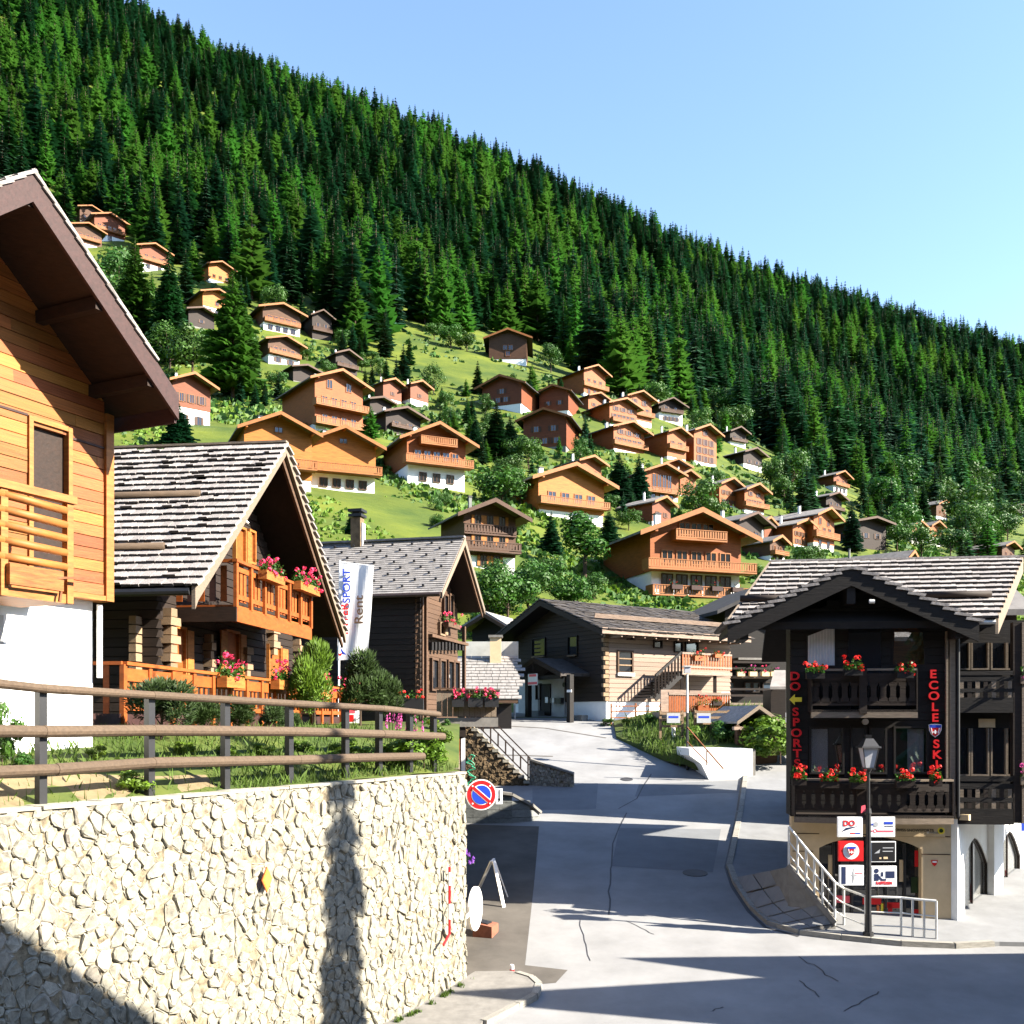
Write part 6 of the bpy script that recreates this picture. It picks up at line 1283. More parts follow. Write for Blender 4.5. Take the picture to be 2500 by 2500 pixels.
hr_ = thing('stair_handrail', gp(1740, 1872), 'thin rusty handrail slanting down past the white block', 'railing'); m = MB(); m.tube(KB.pt(KB.u(1672), KB.z(1672, 1775), .3), KB.pt(KB.u(1760), KB.z(1760, 1876), .3), .03); m.build('rail', 'rust', hr_); m = MB(); m.tube(KB.pt(KB.u(1672), KB.z(1672, 1810), .3), KB.pt(KB.u(1722), KB.z(1722, 1862), .3), .022); m.build('rail', 'rust', hr_); m = MB(); m.tube(KB.pt(KB.u(1720), KB.z(1720, 1832), .3), KB.pt(KB.u(1720), KB.z(1720, 1868), .3), .025); m.build('post', 'rust', hr_)
def rail_fence(label, pl, x0, x1, ytop, ybot, n, rails, mat, r_=.05, boards=()):
    t = thing('wooden_fence', pl.pt(pl.u(x0), pl.z(x0, ybot)), label, 'fence')
    for k in range(n): px = x0+(x1-x0)*k/(n-1); u = pl.u(px); m = MB(); m.pbox(pl, u-r_, u+r_, pl.z(px, ybot)-.3, pl.z(px, ytop)+.03, -.05, .05); m.build('post', mat, t)
    for y in rails: m = MB(); m.bar(pl.pt(pl.u(x0-2), pl.z(x0, y), .06), pl.pt(pl.u(x1+2), pl.z(x1, y), .06), .06, r_*2.1); m.build('rail', mat, t)
    return t
rail_fence('low log fence with blue banner before the wooden deck', Plane((P(1612, 0, 45).x, 45.0), (.99, .1)), 1612, 1666, 1736, 1790, 2, (1742, 1757, 1773), 'log_end')
rail_fence('log fence with blue banner left of the garden hut', Plane((P(1697, 0, 45).x, 45.0), (.99, .1)), 1697, 1778, 1735, 1785, 2, (1738, 1752, 1766), 'log_end')
rail_fence('thin rusty rail fence along the log house wall', Plane((P(1480, 0, 50).x, 50.0), (.83, .3)), 1492, 1612, 1718, 1762, 3, (1724, 1737, 1752), 'rust', .03)
for x0, x1, lb in ((1628, 1660, 'grey blue banner tied to the low log fence'), (1701, 1735, 'pale blue banner tied to the fence beside the hut')):
    q = Plane((P(x0, 0, 44.8).x, 44.8), (.99, .1)); t = plate('fence_banner', lb, 'banner', q, (x0, 1741, x1, 1765), .0, .02, 'paint_grey'); pxbox('print', q, (x0+4, 1748, x1-4, 1753), .02, .026, 'paint_blue', t)
dq = Plane((P(1640, 0, 47.5).x, 47.5), (.97, .25)); dk2 = thing('wooden_deck', dq.pt(1, -.6), 'low deck with reddish baluster rail and hay coloured screen', 'deck')
u0, u1 = dq.u(1632), dq.u(1782); zf = dq.z(1700, 1738); m = MB(); m.pbox(dq, u0, u1, zf-.3, zf, -2, 0); m.build('floor', 'log_pink', dk2); m = MB(); m.pbox(dq, u0, u1, zf+.78, zf+.9, -.06, .06); m.build('handrail', 'log_pink', dk2)
for k in range(26): u = u0+(u1-u0)*(k+.5)/26; m = MB(); m.pbox(dq, u-.045, u+.045, zf, zf+.8, -.02, .02); m.build('baluster', 'wood_balcony', dk2)
for x0, x1, y0 in ((1612, 1675, 1684), (1682, 1712, 1686)): pxbox('screen', dq.off(-1.2), (x0, y0, x1, 1740), .0, .08, 'log_pink', dk2)
sl2 = thing('small_street_lamp', gp(1678, 1880), 'slim grey street lamp with square head on the grass verge', 'street lamp'); bp_ = gp(1678, 1880); q = Plane((bp_.x, bp_.y), (1, 0)); m = MB(); m.tube(bp_, q.pt(0, q.z(1678, 1740)), .06, .05); m.build('pole', 'metal_black', sl2); m = MB(); m.tube(q.pt(0, q.z(1678, 1740)), q.pt(0, q.z(1678, 1645)), .05, .04); m.build('pole', 'metal_rail', sl2)
m = MB(); m.box(q.pt(0, q.z(1678, 1636)), (.12, 0, 0), (0, .12, 0), (0, 0, .12)); m.build('lamp_head', 'lamp_glass', sl2); m = MB(); m.box(q.pt(0, q.z(1678, 1627)), (.15, 0, 0), (0, .15, 0), (0, 0, .03)); m.build('lamp_cap', 'metal_rail', sl2)
wp = thing('white_post', gp(1644, 1835), 'short white marker post on the grass verge', 'post'); b_ = gp(1644, 1832); m = MB(); m.tube(b_, b_+UP*1.0, .09, .085); m.build('shaft', 'metal_white', wp); m = MB(); m.tube(b_+UP*1.0, b_+UP*1.04, .1, .05); m.build('cap', 'metal_rail', wp)
# ================================================================ TREES
def tree_mesh(kind, seed):
    """unit-height tree; returns (crown mesh, trunk mesh)"""
    r = random.Random(seed); c = MB(); t = MB()
    if kind in ('spruce', 'larch', 'spruce_fine', 'larch_fine'):
        fine = kind.endswith('fine'); la = kind.startswith('larch')
        Rm = r.uniform(.16, .215) if not la else r.uniform(.18, .23); nl = 46 if fine else 28; h0 = .06 if not la else .10
        if fine: Rm *= 1.1
        t.tube((0, 0, -.03), (0, 0, .55), .014, .008, 6); t.tube((0, 0, .55), (0, 0, .97), .008, .002, 5)
        for i in range(nl):
            f = (i+r.random()*.6)/nl; z = h0+(1-h0)*f
            rad = Rm*((1-f)**(.8 if not la else .7))*r.uniform(.78, 1.18)+.006
            nb = (15 if fine else 9) if f < .75 else 7
            a0 = r.random()*6.28
            for b in range(nb):
                if la and r.random() < .22: continue
                a = a0+6.283*b/nb+r.uniform(-.3, .3); rr = rad*r.uniform(.6, 1.2); ca, sa = math.cos(a), math.sin(a)
                dr = rr*r.uniform(.25, .6)*(1 if not la else .4); wd = max(.007, rr*(r.uniform(.15, .25) if fine else r.uniform(.2, .36))); up = r.uniform(-.004, .012)
                px_, py_ = -sa*wd, ca*wd
                p0 = Vector((0, 0, z+up)); p1 = Vector((ca*rr*.55, sa*rr*.55, z-dr*.35)); p2 = Vector((ca*rr, sa*rr, z-dr+rr*.12))
                s1 = Vector((px_, py_, -wd*r.uniform(.25, .6))); s2 = Vector((-px_, -py_, -wd*r.uniform(.25, .6)))
                c.face([p0, p1+s1, p2, p1]); c.face([p0, p1, p2, p1+s2])
                if fine:
                    for q in (.35, .6, .8):
                        m_ = p0.lerp(p2, q)-Vector((0, 0, dr*.12)); w2 = wd*.9
                        for sg in (-1, 1): e_ = m_+Vector((px_*sg*1.1+ca*rr*.22, py_*sg*1.1+sa*rr*.22, -wd*.45)); c.face([m_, m_+Vector((ca*rr*.16, sa*rr*.16, 0)), e_, m_+Vector((px_*sg*.7, py_*sg*.7, -wd*.55))])
        c.face([Vector((-.006, 0, .93)), Vector((.006, 0, .93)), Vector((0, 0, 1.0))]); c.face([Vector((0, -.006, .93)), Vector((0, .006, .93)), Vector((0, 0, 1.0))])
        mats = ('larch' if la else 'needle')
    else:   # broadleaf or shrub
        sh = kind == 'shrub'; n = {'broad': 2300, 'shrub': 1900, 'poplar': 2000, 'pine': 5200}[kind]; mats = {'broad': 'leaf', 'shrub': 'leaf', 'poplar': 'leaf', 'pine': 'needle_pine'}[kind]
        lobes = []
        for k in range(14 if not sh else 10):
            a = r.random()*6.28; zz = r.uniform(.32, .86) if not sh else r.uniform(.2, .7); m_ = {'broad': .26, 'shrub': .34, 'poplar': .10, 'pine': .26}[kind]*math.sqrt(max(.05, 1-((zz-.5)/.52)**2))
            q = r.random()**.5; lobes.append((Vector((math.cos(a)*m_*q, math.sin(a)*m_*q, zz)), r.uniform(.11, .2)*(.75 if kind == 'poplar' else 1)))
        lf = {'broad': .026, 'shrub': .036, 'poplar': .022, 'pine': .034}[kind]
        for k in range(n):
            lc_, lr = r.choice(lobes); v = Vector((r.gauss(0, 1), r.gauss(0, 1), r.gauss(0, 1))).normalized(); p = lc_+v*lr*r.uniform(.55, 1.06)
            if p.z < .02: continue
            if kind == 'pine':
                a = (v+Vector((r.uniform(-.5, .5), r.uniform(-.5, .5), r.uniform(.5, 1.2)))).normalized(); b = a.cross(Vector((r.random(), r.random(), r.random()))).normalized(); c.face([p-b*lf*.3, p+b*lf*.3, p+a*lf*2.0]); continue
            a = v.cross(Vector((r.uniform(-1, 1), r.uniform(-1, 1), r.uniform(-1, 1)))).normalized(); b = (v+Vector((r.uniform(-.7, .7), r.uniform(-.7, .7), r.uniform(-.7, .7)))).normalized().cross(a).normalized(); s_ = lf*r.uniform(.6, 1.3)
            c.face([p-a*s_, p-b*s_*.6, p+a*s_, p+b*s_*.6])
        th_ = .018 if kind != 'shrub' else .012
        t.tube((0, 0, -.04), (0, 0, .5), th_, th_*.6, 7)
        for lc_, lr in lobes[:7]: t.tube((0, 0, .18+.2*r.random()), lc_, th_*.5, th_*.15, 5)
    def me(mb, name, mt):
        x = bpy.data.meshes.new(name); x.from_pydata(mb.v, [], mb.f); x.materials.append(MATS[mt]); x.update(); return x
    return me(c, 'crown', mats), me(t, 'trunk', 'bark')
LIB = {k: [tree_mesh(k, 100*i+s) for s in range(n)] for i, (k, n) in enumerate((('spruce', 6), ('larch', 3), ('spruce_fine', 3), ('larch_fine', 2), ('broad', 4), ('poplar', 2), ('pine', 3), ('shrub', 4)))}
def plant(name, kind, p, h, wx, label, cat, group=None, var=None, rot=None, mat=None):
    cr, tk = LIB[kind][(R.randrange(len(LIB[kind])) if var is None else var)]
    t = thing(name, p, label, cat, group); t.rotation_euler = (0, 0, R.random()*6.28 if rot is None else rot); t.scale = (h*wx, h*wx, h)
    for nm, me in (('trunk', tk), ('crown', cr)):
        if mat and nm == 'crown':
            me = me.copy(); me.materials.clear(); me.materials.append(MATS[mat])
        o = bpy.data.objects.new(nm, me); COL.objects.link(o); o.parent = t
    return t
# --- single trees among the chalets: px, foot py, height px, kind, width, label
TR = [
 (412, 880, 285, 'spruce_fine', 1.05, 'tall dark spruce left of the pale larch, beside the big eave'),
 (330, 860, 290, 'larch_fine', .95, 'slender yellow green larch nearest the big eave'),
 (568, 975, 320, 'larch_fine', 1.05, 'tall pale green larch in the middle of the left chalets'),
 (470, 930, 150, 'broad', 1.25, 'round leafy tree in front of the tall dark spruce'),
 (415, 900, 110, 'broad', 1.4, 'lower leafy tree at the foot of the slender larch'),
 (290, 800, 190, 'broad', 1.0, 'light green tree rising just over the big eave'),
 (436, 1092, 112, 'spruce_fine', 1.9, 'bushy dark spruce right behind the shingle roof ridge'),
 (905, 1075, 90, 'larch', 1.5, 'light green tree right of the tall balcony chalet'),
 (1160, 1115, 115, 'spruce_fine', 1.1, 'slim spruce behind the wide balcony chalet'),
 (1212, 1125, 150, 'spruce_fine', 1.5, 'dark spruce between the balcony chalet and the red apartment chalet'),
 (1245, 1120, 110, 'spruce_fine', 1.3, 'shorter dark spruce at the right of the mid slope pair'),
 (1290, 1150, 90, 'broad', 1.2, 'leafy tree under the red apartment chalet'),
 (1365, 1110, 50, 'larch', 1.3, 'small pale bush tree in front of the red apartment chalet'),
 (1225, 1240, 125, 'broad', 1.45, 'dense round tree above the old dark chalet'),
 (1270, 1232, 80, 'broad', 1.3, 'smaller round tree right of the dense one'),
 (1346, 1352, 108, 'spruce_fine', 1.6, 'dark spruce right of the old dark chalet'),
 (1428, 1412, 185, 'poplar', 1.7, 'tall feathery birch left of the big orange chalet'),
 (1487, 1330, 95, 'spruce_fine', 1.4, 'dark spruce behind the feathery birch'),
 (1512, 1235, 135, 'spruce_fine', 1.4, 'dark spruce left of the glazed gable house'),
 (1560, 1230, 125, 'spruce_fine', 1.4, 'second dark spruce touching the glazed gable house'),
 (1535, 1290, 60, 'broad', 1.5, 'leafy shrub in front of the small red gable end'),
 (1705, 1285, 120, 'broad', 1.2, 'leafy tree above the ridge of the big orange chalet'),
 (1735, 1290, 95, 'broad', 1.1, 'second leafy tree above the ridge of the big orange chalet'),
 (1640, 1110, 50, 'broad', 1.4, 'small tree below the white storeyed black chalet'),
 (1745, 1185, 45, 'broad', 1.5, 'round bush under the tall timber block'),
 (1880, 1205, 110, 'broad', 1.0, 'green tree on the right under the forest edge'),
 (1915, 1225, 80, 'broad', 1.1, 'lower green tree under the forest edge'),
 (1960, 1400, 75, 'broad', 1.4, 'round leafy tree left behind the ski shop roof'),
 (1990, 1385, 60, 'broad', 1.2, 'small leafy tree by the long grey roof'),
 (2080, 1345, 130, 'spruce_fine', 1.2, 'dark spruce beside the tall orange chalet on the right'),
 (2190, 1350, 110, 'broad', 1.1, 'pale leafy tree before the blue black house'),
 (2250, 1370, 90, 'broad', 1.2, 'leafy tree behind the end of the long grey roof'),
 (2320, 1360, 95, 'broad', 1.2, 'leafy tree behind the ski shop ridge'),
 (2380, 1350, 105, 'broad', 1.2, 'taller leafy tree behind the ski shop ridge'),
 (2460, 1320, 90, 'broad', 1.1, 'leafy tree at the right edge above the shop'),
 (2255, 1270, 95, 'spruce_fine', 1.0, 'blue green conifer at the small high chalet'),
 (1060, 830, 45, 'broad', 1.5, 'left bush of the hedge on the high meadow'),
 (1100, 850, 60, 'broad', 1.5, 'middle bush of the hedge on the high meadow'),
 (1140, 858, 55, 'broad', 1.5, 'right bush of the hedge on the high meadow'),
 (1345, 912, 75, 'broad', 1.1, 'leafy tree right of the lone meadow chalet'),
 (1185, 1010, 50, 'broad', 1.3, 'bush at the left corner of the broad dark red chalet'),
 (985, 930, 90, 'spruce', 1.4, 'dark spruce left of the open meadow'),
 (1000, 890, 70, 'spruce', 1.2, 'smaller spruce at the forest edge beside the meadow'),
 (1410, 1180, 40, 'shrub', 1.2, 'round shrub left of the half hidden timber chalet'),
 (860, 1300, 60, 'spruce_fine', 1.7, 'dark spruce behind the chimney of the brown chalet'),
]
for px, py, hp, kd, wx, lb in TR:
    p = hit(px, py)
    if p is None: continue
    plant('larch_tree' if kd.startswith('larch') else 'spruce_tree' if kd.startswith('spruce') else 'leafy_tree', kd, p-UP*.3, hp*p.y/F, wx, lb, 'tree', 'trees among the chalets')
# bushes on the bank above the road end
BU_ = [(1190, 1500, 120, 'bush nearest the brown chalet on the bank'), (1240, 1510, 150, 'large bush below the old dark chalet'), (1290, 1500, 130, 'rounded bush right of the large one'), (1210, 1435, 80, 'bush under the window of the old dark chalet'), (1310, 1450, 110, 'bright bush at the foot of the dark spruce'), (1365, 1480, 120, 'broad bush left of the big orange chalet'), (1410, 1490, 110, 'dark bush behind the log house ridge'), (1335, 1420, 90, 'tall bush beside the feathery birch'), (1450, 1470, 80, 'low bush right behind the log house roof'), (1930, 1430, 60, 'bush behind the left end of the shop roof'), (1845, 1420, 50, 'bush at the corner of the big orange chalet'), (1175, 1560, 90, 'bush above the pale slate roof')]
for px, py, hp, lb in BU_:
    p = hit(px, py); plant('bush', 'broad', p-UP*.8, hp*p.y/F*1.15, 1.15, lb, 'bush', 'bushes on the bank', mat=None)
# --- the forest
edge_x = [-800, 0, 170, 330, 480, 620, 800, 930, 965, 985, 1010, 1090, 1180, 1350, 1400, 1490, 1600, 1700, 1790, 1850, 1950, 2060, 2200, 2350, 2500, 3400]
edge_y = [520, 500, 480, 590, 650, 735, 800, 900, 930, 850, 815, 815, 800, 850, 905, 965, 985, 1000, 1035, 1090, 1150, 1180, 1215, 1225, 1225, 1250]
def forest():
    rng = np.random.default_rng(12); rows = []; Y = 230.0
    sp = 9.0
    ys = np.arange(230, 1010, sp*.87)
    for i, y in enumerate(ys):
        xs = np.arange(-.64*y-40, .66*y+60, sp)+(i % 2)*sp/2
        rows.append(np.stack([xs, np.full(len(xs), y)], 1))
    q = np.concatenate(rows); q = q+rng.uniform(-.42*sp, .42*sp, q.shape)
    z = land(q[:, 0], q[:, 1]); px = 1250+F*q[:, 0]/q[:, 1]; py = H0-F*z/q[:, 1]
    e = np.interp(px, edge_x, edge_y)+rng.uniform(-14, 14, len(px))
    keep = (py < e)
    # clearings: a glade right of centre and thin spots
    nz = np.sin(q[:, 0]/37+1.3)*np.sin(q[:, 1]/53+.4)+np.sin(q[:, 0]/19+q[:, 1]/23)*.5
    keep &= ~((nz > 1.22) & (rng.random(len(px)) < .6)); keep &= ~((np.abs(px-1285) < 22) & (np.abs(py-880) < 70))
    keep &= rng.random(len(px)) < .94
    for (hp, w, D_, pl, t) in HOUSES: keep &= ((q[:, 0]-hp.x)**2+(q[:, 1]-hp.y-D_*.4)**2 > (w*.9)**2)
    q, z, px, py = q[keep], z[keep], px[keep], py[keep]
    n = len(q); h = rng.uniform(19, 34, n)*np.where(rng.random(n) < .3, .6, 1); lar = (rng.random(n)+.25*np.sin(q[:, 0]/60+q[:, 1]/45)) > .70
    return q, z, px, py, h, lar, rng
fq, fz, fpx, fpy, fh, flar, frng = forest()
app = fh/fq[:, 1]; app = np.where((fpx > -10) & (fpx < 2510) & (fpy < 1400), app, 0)
# leave out the ones hidden by the big eave when choosing which to build singly
app = np.where((fpx < 330) & (fpy > 430+1.5*fpx), 0, app)
order = np.argsort(-app); single = set(order[:300].tolist())
FORW = frng.uniform(.8, 1.45, len(fq))
for i in single:
    k = 'larch' if flar[i] else 'spruce'
    plant('larch_tree' if flar[i] else 'spruce_tree', k, Vector((fq[i, 0], fq[i, 1], fz[i]-.4)), float(fh[i]), float(FORW[i]), 'bright green larch standing along the lower front of the hillside forest' if flar[i] else 'dark green spruce standing along the lower front of the hillside forest', 'tree', 'larches along the forest front' if flar[i] else 'spruces along the forest front')
lib = bpy.data.collections.new('forest_tree_kinds')      # sources for the instances; not linked to the scene
for k in ('spruce', 'larch'):
    for cr, tk in LIB[k]:
        me = bpy.data.meshes.new('tree'); bm = bmesh.new(); bm.from_mesh(cr); nf = len(bm.faces); bm.from_mesh(tk); bm.faces.ensure_lookup_table()
        for f in bm.faces[nf:]: f.material_index = 1
        bm.to_mesh(me); bm.free(); me.materials.append(cr.materials[0]); me.materials.append(MATS['bark'])
        o = bpy.data.objects.new('k%02d' % len(lib.objects), me); lib.objects.link(o)
rest_i = np.array([i for i in range(len(fq)) if i not in single])
me = bpy.data.meshes.new('forest'); me.from_pydata([(float(fq[i, 0]), float(fq[i, 1]), float(fz[i])-.4) for i in rest_i], [], [])
for nm, ty, val in (('th', 'FLOAT', fh[rest_i]), ('tw', 'FLOAT', (fh*FORW)[rest_i]), ('tr', 'FLOAT', frng.uniform(0, 6.28, len(rest_i))), ('tk', 'INT', np.where(flar[rest_i], 6+frng.integers(0, 3, len(rest_i)), frng.integers(0, 6, len(rest_i))))):
    a = me.attributes.new(nm, ty, 'POINT'); a.data.foreach_set('value', val.astype(np.float32 if ty == 'FLOAT' else np.int32))
fo = bpy.data.objects.new('forest', me); COL.objects.link(fo); tag(fo, 'dense dark green conifer forest covering the mountainside to the ridge', 'forest', None, 'stuff')
ng = bpy.data.node_groups.new('forest', 'GeometryNodeTree'); ng.interface.new_socket('Geometry', in_out='INPUT', socket_type='NodeSocketGeometry'); ng.interface.new_socket('Geometry', in_out='OUTPUT', socket_type='NodeSocketGeometry')
N = ng.nodes; L = ng.links; gi = N.new('NodeGroupInput'); go = N.new('NodeGroupOutput'); ip = N.new('GeometryNodeInstanceOnPoints'); ci = N.new('GeometryNodeCollectionInfo'); ci.inputs['Collection'].default_value = lib; ci.inputs['Separate Children'].default_value = True; ci.inputs['Reset Children'].default_value = True
def attr(nm, ty):
    a = N.new('GeometryNodeInputNamedAttribute'); a.data_type = ty; a.inputs['Name'].default_value = nm; return a.outputs['Attribute']
cs = N.new('ShaderNodeCombineXYZ'); L.new(attr('tw', 'FLOAT'), cs.inputs[0]); L.new(attr('tw', 'FLOAT'), cs.inputs[1]); L.new(attr('th', 'FLOAT'), cs.inputs[2])
cr_ = N.new('ShaderNodeCombineXYZ'); L.new(attr('tr', 'FLOAT'), cr_.inputs[2])
L.new(gi.outputs[0], ip.inputs['Points']); L.new(ci.outputs[0], ip.inputs['Instance']); ip.inputs['Pick Instance'].default_value = True; L.new(attr('tk', 'INT'), ip.inputs['Instance Index']); L.new(cr_.outputs[0], ip.inputs['Rotation']); L.new(cs.outputs[0], ip.inputs['Scale']); L.new(ip.outputs[0], go.inputs[0])
md = fo.modifiers.new('trees', 'NODES'); md.node_group = ng
print('forest trees', len(fq))
# more trees between the chalets, one by one, wherever the slope is wooded
def fill_trees(zone, n, hr, kinds, seed, grp, lab):
    r = random.Random(seed); k = 0; tries = 0; done = []
    while k < n and tries < 4000:
        tries += 1; px, py = r.uniform(zone[0], zone[1]), r.uniform(zone[2], zone[3])
        if py < np.interp(px, edge_x, edge_y)-5: continue
        p = hit(px, py)
        if p is None: continue
        bad = any((p.x-q.x)**2+(p.y-q.y)**2 < 16 for q in done)
        hp = r.uniform(*hr)
        for (h_, w_, D_, pl, t) in HOUSES:
            hx, hy = 1250+F*h_.x/h_.y, H0-F*h_.z/h_.y; wp = w_*F/h_.y
            if (p-h_).length < w_*1.1: bad = True
            if abs(px-hx) < wp*.62+hp*.12 and -5 < py-hy < hp*.9+6: bad = True
        if bad: continue
        kd = r.choice(kinds); done.append(p); k += 1
        nm = 'spruce_tree' if kd.startswith('spruce') else 'larch_tree' if kd.startswith('larch') else 'leafy_tree'
        plant(nm, kd, p-UP*.4, hp*p.y/F, r.uniform(1.0, 1.5), lab % {'spruce': 'dark spruce', 'larch': 'pale larch', 'poplar': 'slim leafy tree'}.get(kd, 'leafy green tree'), 'tree', grp+' ('+kd+')')
fill_trees((1850, 2560, 1150, 1370), 120, (60, 130), ('broad', 'spruce', 'spruce', 'spruce', 'spruce', 'larch'), 41, 'trees on the wooded right slope', '%s scattered on the wooded slope above the ski shop')
fill_trees((120, 520, 470, 850), 36, (90, 170), ('broad', 'larch', 'spruce', 'larch', 'spruce'), 42, 'trees between the highest chalets', '%s between the highest chalets near the big eave')
fill_trees((560, 980, 740, 1000), 55, (45, 90), ('broad', 'spruce', 'spruce'), 43, 'trees around the upper left chalets', '%s among the chalets left of the high meadow')
fill_trees((1050, 1850, 960, 1330), 130, (40, 90), ('broad', 'spruce', 'spruce', 'spruce', 'larch'), 44, 'small trees of the middle slope', 'small %s between the middle slope chalets')
dt = thing('dead_tree', hit(1346, 832), 'bare pale dead trunk standing at the forest edge', 'tree'); p = hit(1346, 832); m = MB(); hh = 95*p.y/F; m.tube(p-UP, p+UP*hh, .45, .12, 8); m.build('trunk', 'wood_silver', dt); m = MB(); m.tube(p+UP*hh*.7, p+UP*hh*.78+Vector((.8, 0, 0)), .1, .04, 5); m.build('stub', 'wood_silver', dt)
for px, py, w_, hh, lb in ((1180, 985, 26, 14, 'pale rocks under the broad dark red chalet'), (1742, 985, 14, 40, 'pale cliff between spruces above the tall block'), (1690, 950, 20, 26, 'rock outcrop in the forest above the black chalet'), (1605, 925, 22, 14, 'reddish rock showing through the forest')):
    p = hit(px, py); s = p.y/F; m = MB(); r = random.Random(px)
    for k in range(7):
        c = p+Vector((r.uniform(-1, 1)*w_*s*.8, r.uniform(-1, 1)*2, r.uniform(-.2, .8)*hh*s)); a = w_*s*r.uniform(.25, .5); pts = []
        for zz, q in ((-.7, .8), (0, 1), (.6, .7)):
            pts.append([c+Vector((math.cos(t+k)*a*q*r.uniform(.7, 1.1), math.sin(t+k)*a*q*r.uniform(.7, 1.1), a*zz)) for t in np.linspace(0, 6.283, 8)[:-1]])
        for q in range(2):
            for t in range(7): m.face([pts[q][t], pts[q][(t+1) % 7], pts[q+1][(t+1) % 7], pts[q+1][t]])
        m.face(pts[2])
    o = m.build('rock_outcrop', 'rock'); tag(o, lb, 'rock')

# ================================================================ PLANTS AND FLOWERS NEAR BY
def gpos(px, Y): x = (px-1250)/F*Y; return Vector((x, Y, garden_z(x, Y)))
for px, Y, top, wx, kd, mt, lb in ((395, 16.9, 1628, 1.3, 'pine', None, 'low mountain pine behind the fence, nearest the white base'), (500, 18.0, 1690, 1.3, 'pine', None, 'second mountain pine behind the fence'), (585, 18.9, 1695, 1.4, 'pine', None, 'third mountain pine behind the fence'), (672, 19.8, 1705, 1.5, 'pine', None, 'broad mountain pine below the orange terrace'),
        (768, 25.2, 1542, .68, 'pine', 'leaf_light', 'tall light green conifer beside the banner pole'), (880, 27.0, 1582, .95, 'pine', None, 'tall pine right of the banner pole'), (930, 27.6, 1625, 1.0, 'pine', None, 'pine bush beside the brown chalet wall'),
        (1035, 20.7, 1755, 1.3, 'shrub', 'leaf_light', 'yellow green bush at the end of the fence'), (1072, 22.6, 1752, 1.3, 'shrub', 'leaf_light', 'bush filling the corner beside the boarded pier'), (1010, 25, 1735, 1.3, 'shrub', None, 'green bush under the black flower trough'), (1062, 24.2, 1745, 1.3, 'shrub', 'leaf_light', 'sunny bush left of the boarded pier'), (1088, 26.5, 1760, 1.2, 'shrub', None, 'dark green bush tucked behind the pier'), (1040, 28.0, 1742, 1.2, 'shrub', None, 'leafy bush under the boarded parapet'), (965, 20.2, 1785, 1.5, 'shrub', 'leaf_light', 'leafy bush with pink flower spikes'), (880, 19.4, 1800, 1.5, 'shrub', 'leaf_light', 'bright low bush under the fence rail'), (800, 18.9, 1822, 1.6, 'shrub', 'leaf_light', 'low green clump in the middle of the fence'), (330, 14.5, 1858, 1.6, 'shrub', 'leaf_light', 'weedy green clump at the wall edge on the left'), (60, 13.9, 1830, 1.2, 'shrub', None, 'small dark shrub at the foot of the white base'), (5, 13.7, 1672, .6, 'shrub', None, 'leafy shrub cut by the left frame edge'), (240, 15.1, 1822, 1.3, 'shrub', 'leaf_light', 'small sunny shrub by the white corner'), (720, 20.6, 1735, 1.4, 'pine', None, 'dark low pine under the flower boxes'), (455, 16.6, 1800, 1.7, 'shrub', 'leaf_light', 'bright leafy clump below the second mountain pine'), (560, 17.3, 1815, 1.7, 'shrub', 'leaf_light', 'bright leafy clump beside the third fence post'), (640, 17.9, 1812, 1.7, 'shrub', 'leaf_light', 'bright leafy clump beside the fourth fence post'), (740, 18.9, 1795, 1.7, 'shrub', 'leaf_light', 'bright leafy clump left of the middle fence post'), (845, 19.7, 1790, 1.7, 'shrub', 'leaf_light', 'bright leafy clump behind the long middle rail'), (930, 20.3, 1800, 1.7, 'shrub', 'leaf_light', 'bright leafy clump between the last fence posts'), (1000, 20.6, 1790, 1.7, 'shrub', 'leaf_light', 'bright leafy clump at the last fence post')):
    p = gpos(px, Y); h = (H0-top)/F*Y-p.z
    plant('pine_bush' if kd == 'pine' else 'garden_bush', kd, p-UP*.03, max(.3, h), wx, lb, 'bush', 'garden bushes behind the fence', mat=mt)
def blades(name, pts, h0, h1, mat, label, w_=.012, seed=1):
    r = random.Random(seed); m = MB()
    for p in pts:
        h = r.uniform(h0, h1); a = r.random()*6.28; d = Vector((math.cos(a), math.sin(a), 0)); l = Vector((r.uniform(-.5, .5), r.uniform(-.5, .5), 0))*h; m.face([p-d*w_, p+d*w_, p+l*.4+UP*h*.6+d*w_*.6]); m.face([p-d*w_*.5, p+l*.4+UP*h*.6+d*w_*.5, p+l+UP*h])
    o = m.build(name, mat); tag(o, label, 'grass', None, 'stuff'); return o
r = random.Random(3); pts = []
for k in range(5200):
    t = -r.random()**.8*10.5; d = .18+r.random()**1.5*2.6; q = W0+WE*t-WN*d
    if t < -6.3 and d < 1.1 and r.random() < .9: continue
    pts.append(Vector((q.x, q.y, garden_z(q.x, q.y)-.01)))
blades('garden_grass', pts, .06, .26, 'grass_blade', 'long green grass growing along the top of the stone wall', seed=2)
pts = []
for k in range(1500):
    t = -r.random()*3.4; q = W0+WE*t+WN*(.14+abs(r.gauss(0, .05)))
    if math.sin(t*5)+math.sin(t*11.3) < -.1: continue
    pts.append(Vector((q.x, q.y, float(G(q.y))+.1)))
blades('wall_weeds', pts, .03, .11, 'grass_blade', 'weeds along the foot of the stone wall', .012, 4)
pts = []
for k in range(4200):
    x, y = r.uniform(4.3, 12), r.uniform(40.6, 50); px, py = 1250+F*x/y, H0-F*vz(x, y)/y
    if x/y > .31 or y < 41.5+max(0, (8.5-x))*0: continue
    if px < np.interp(py, [1800, 1830, 1868, 1890], [1520, 1570, 1650, 1710]): continue
    if KB.n.dot(Vector((x, y, 0))-KB.o) > -1.9 and px > 1675: continue
    pts.append(Vector((x, y, vz(x, y))))
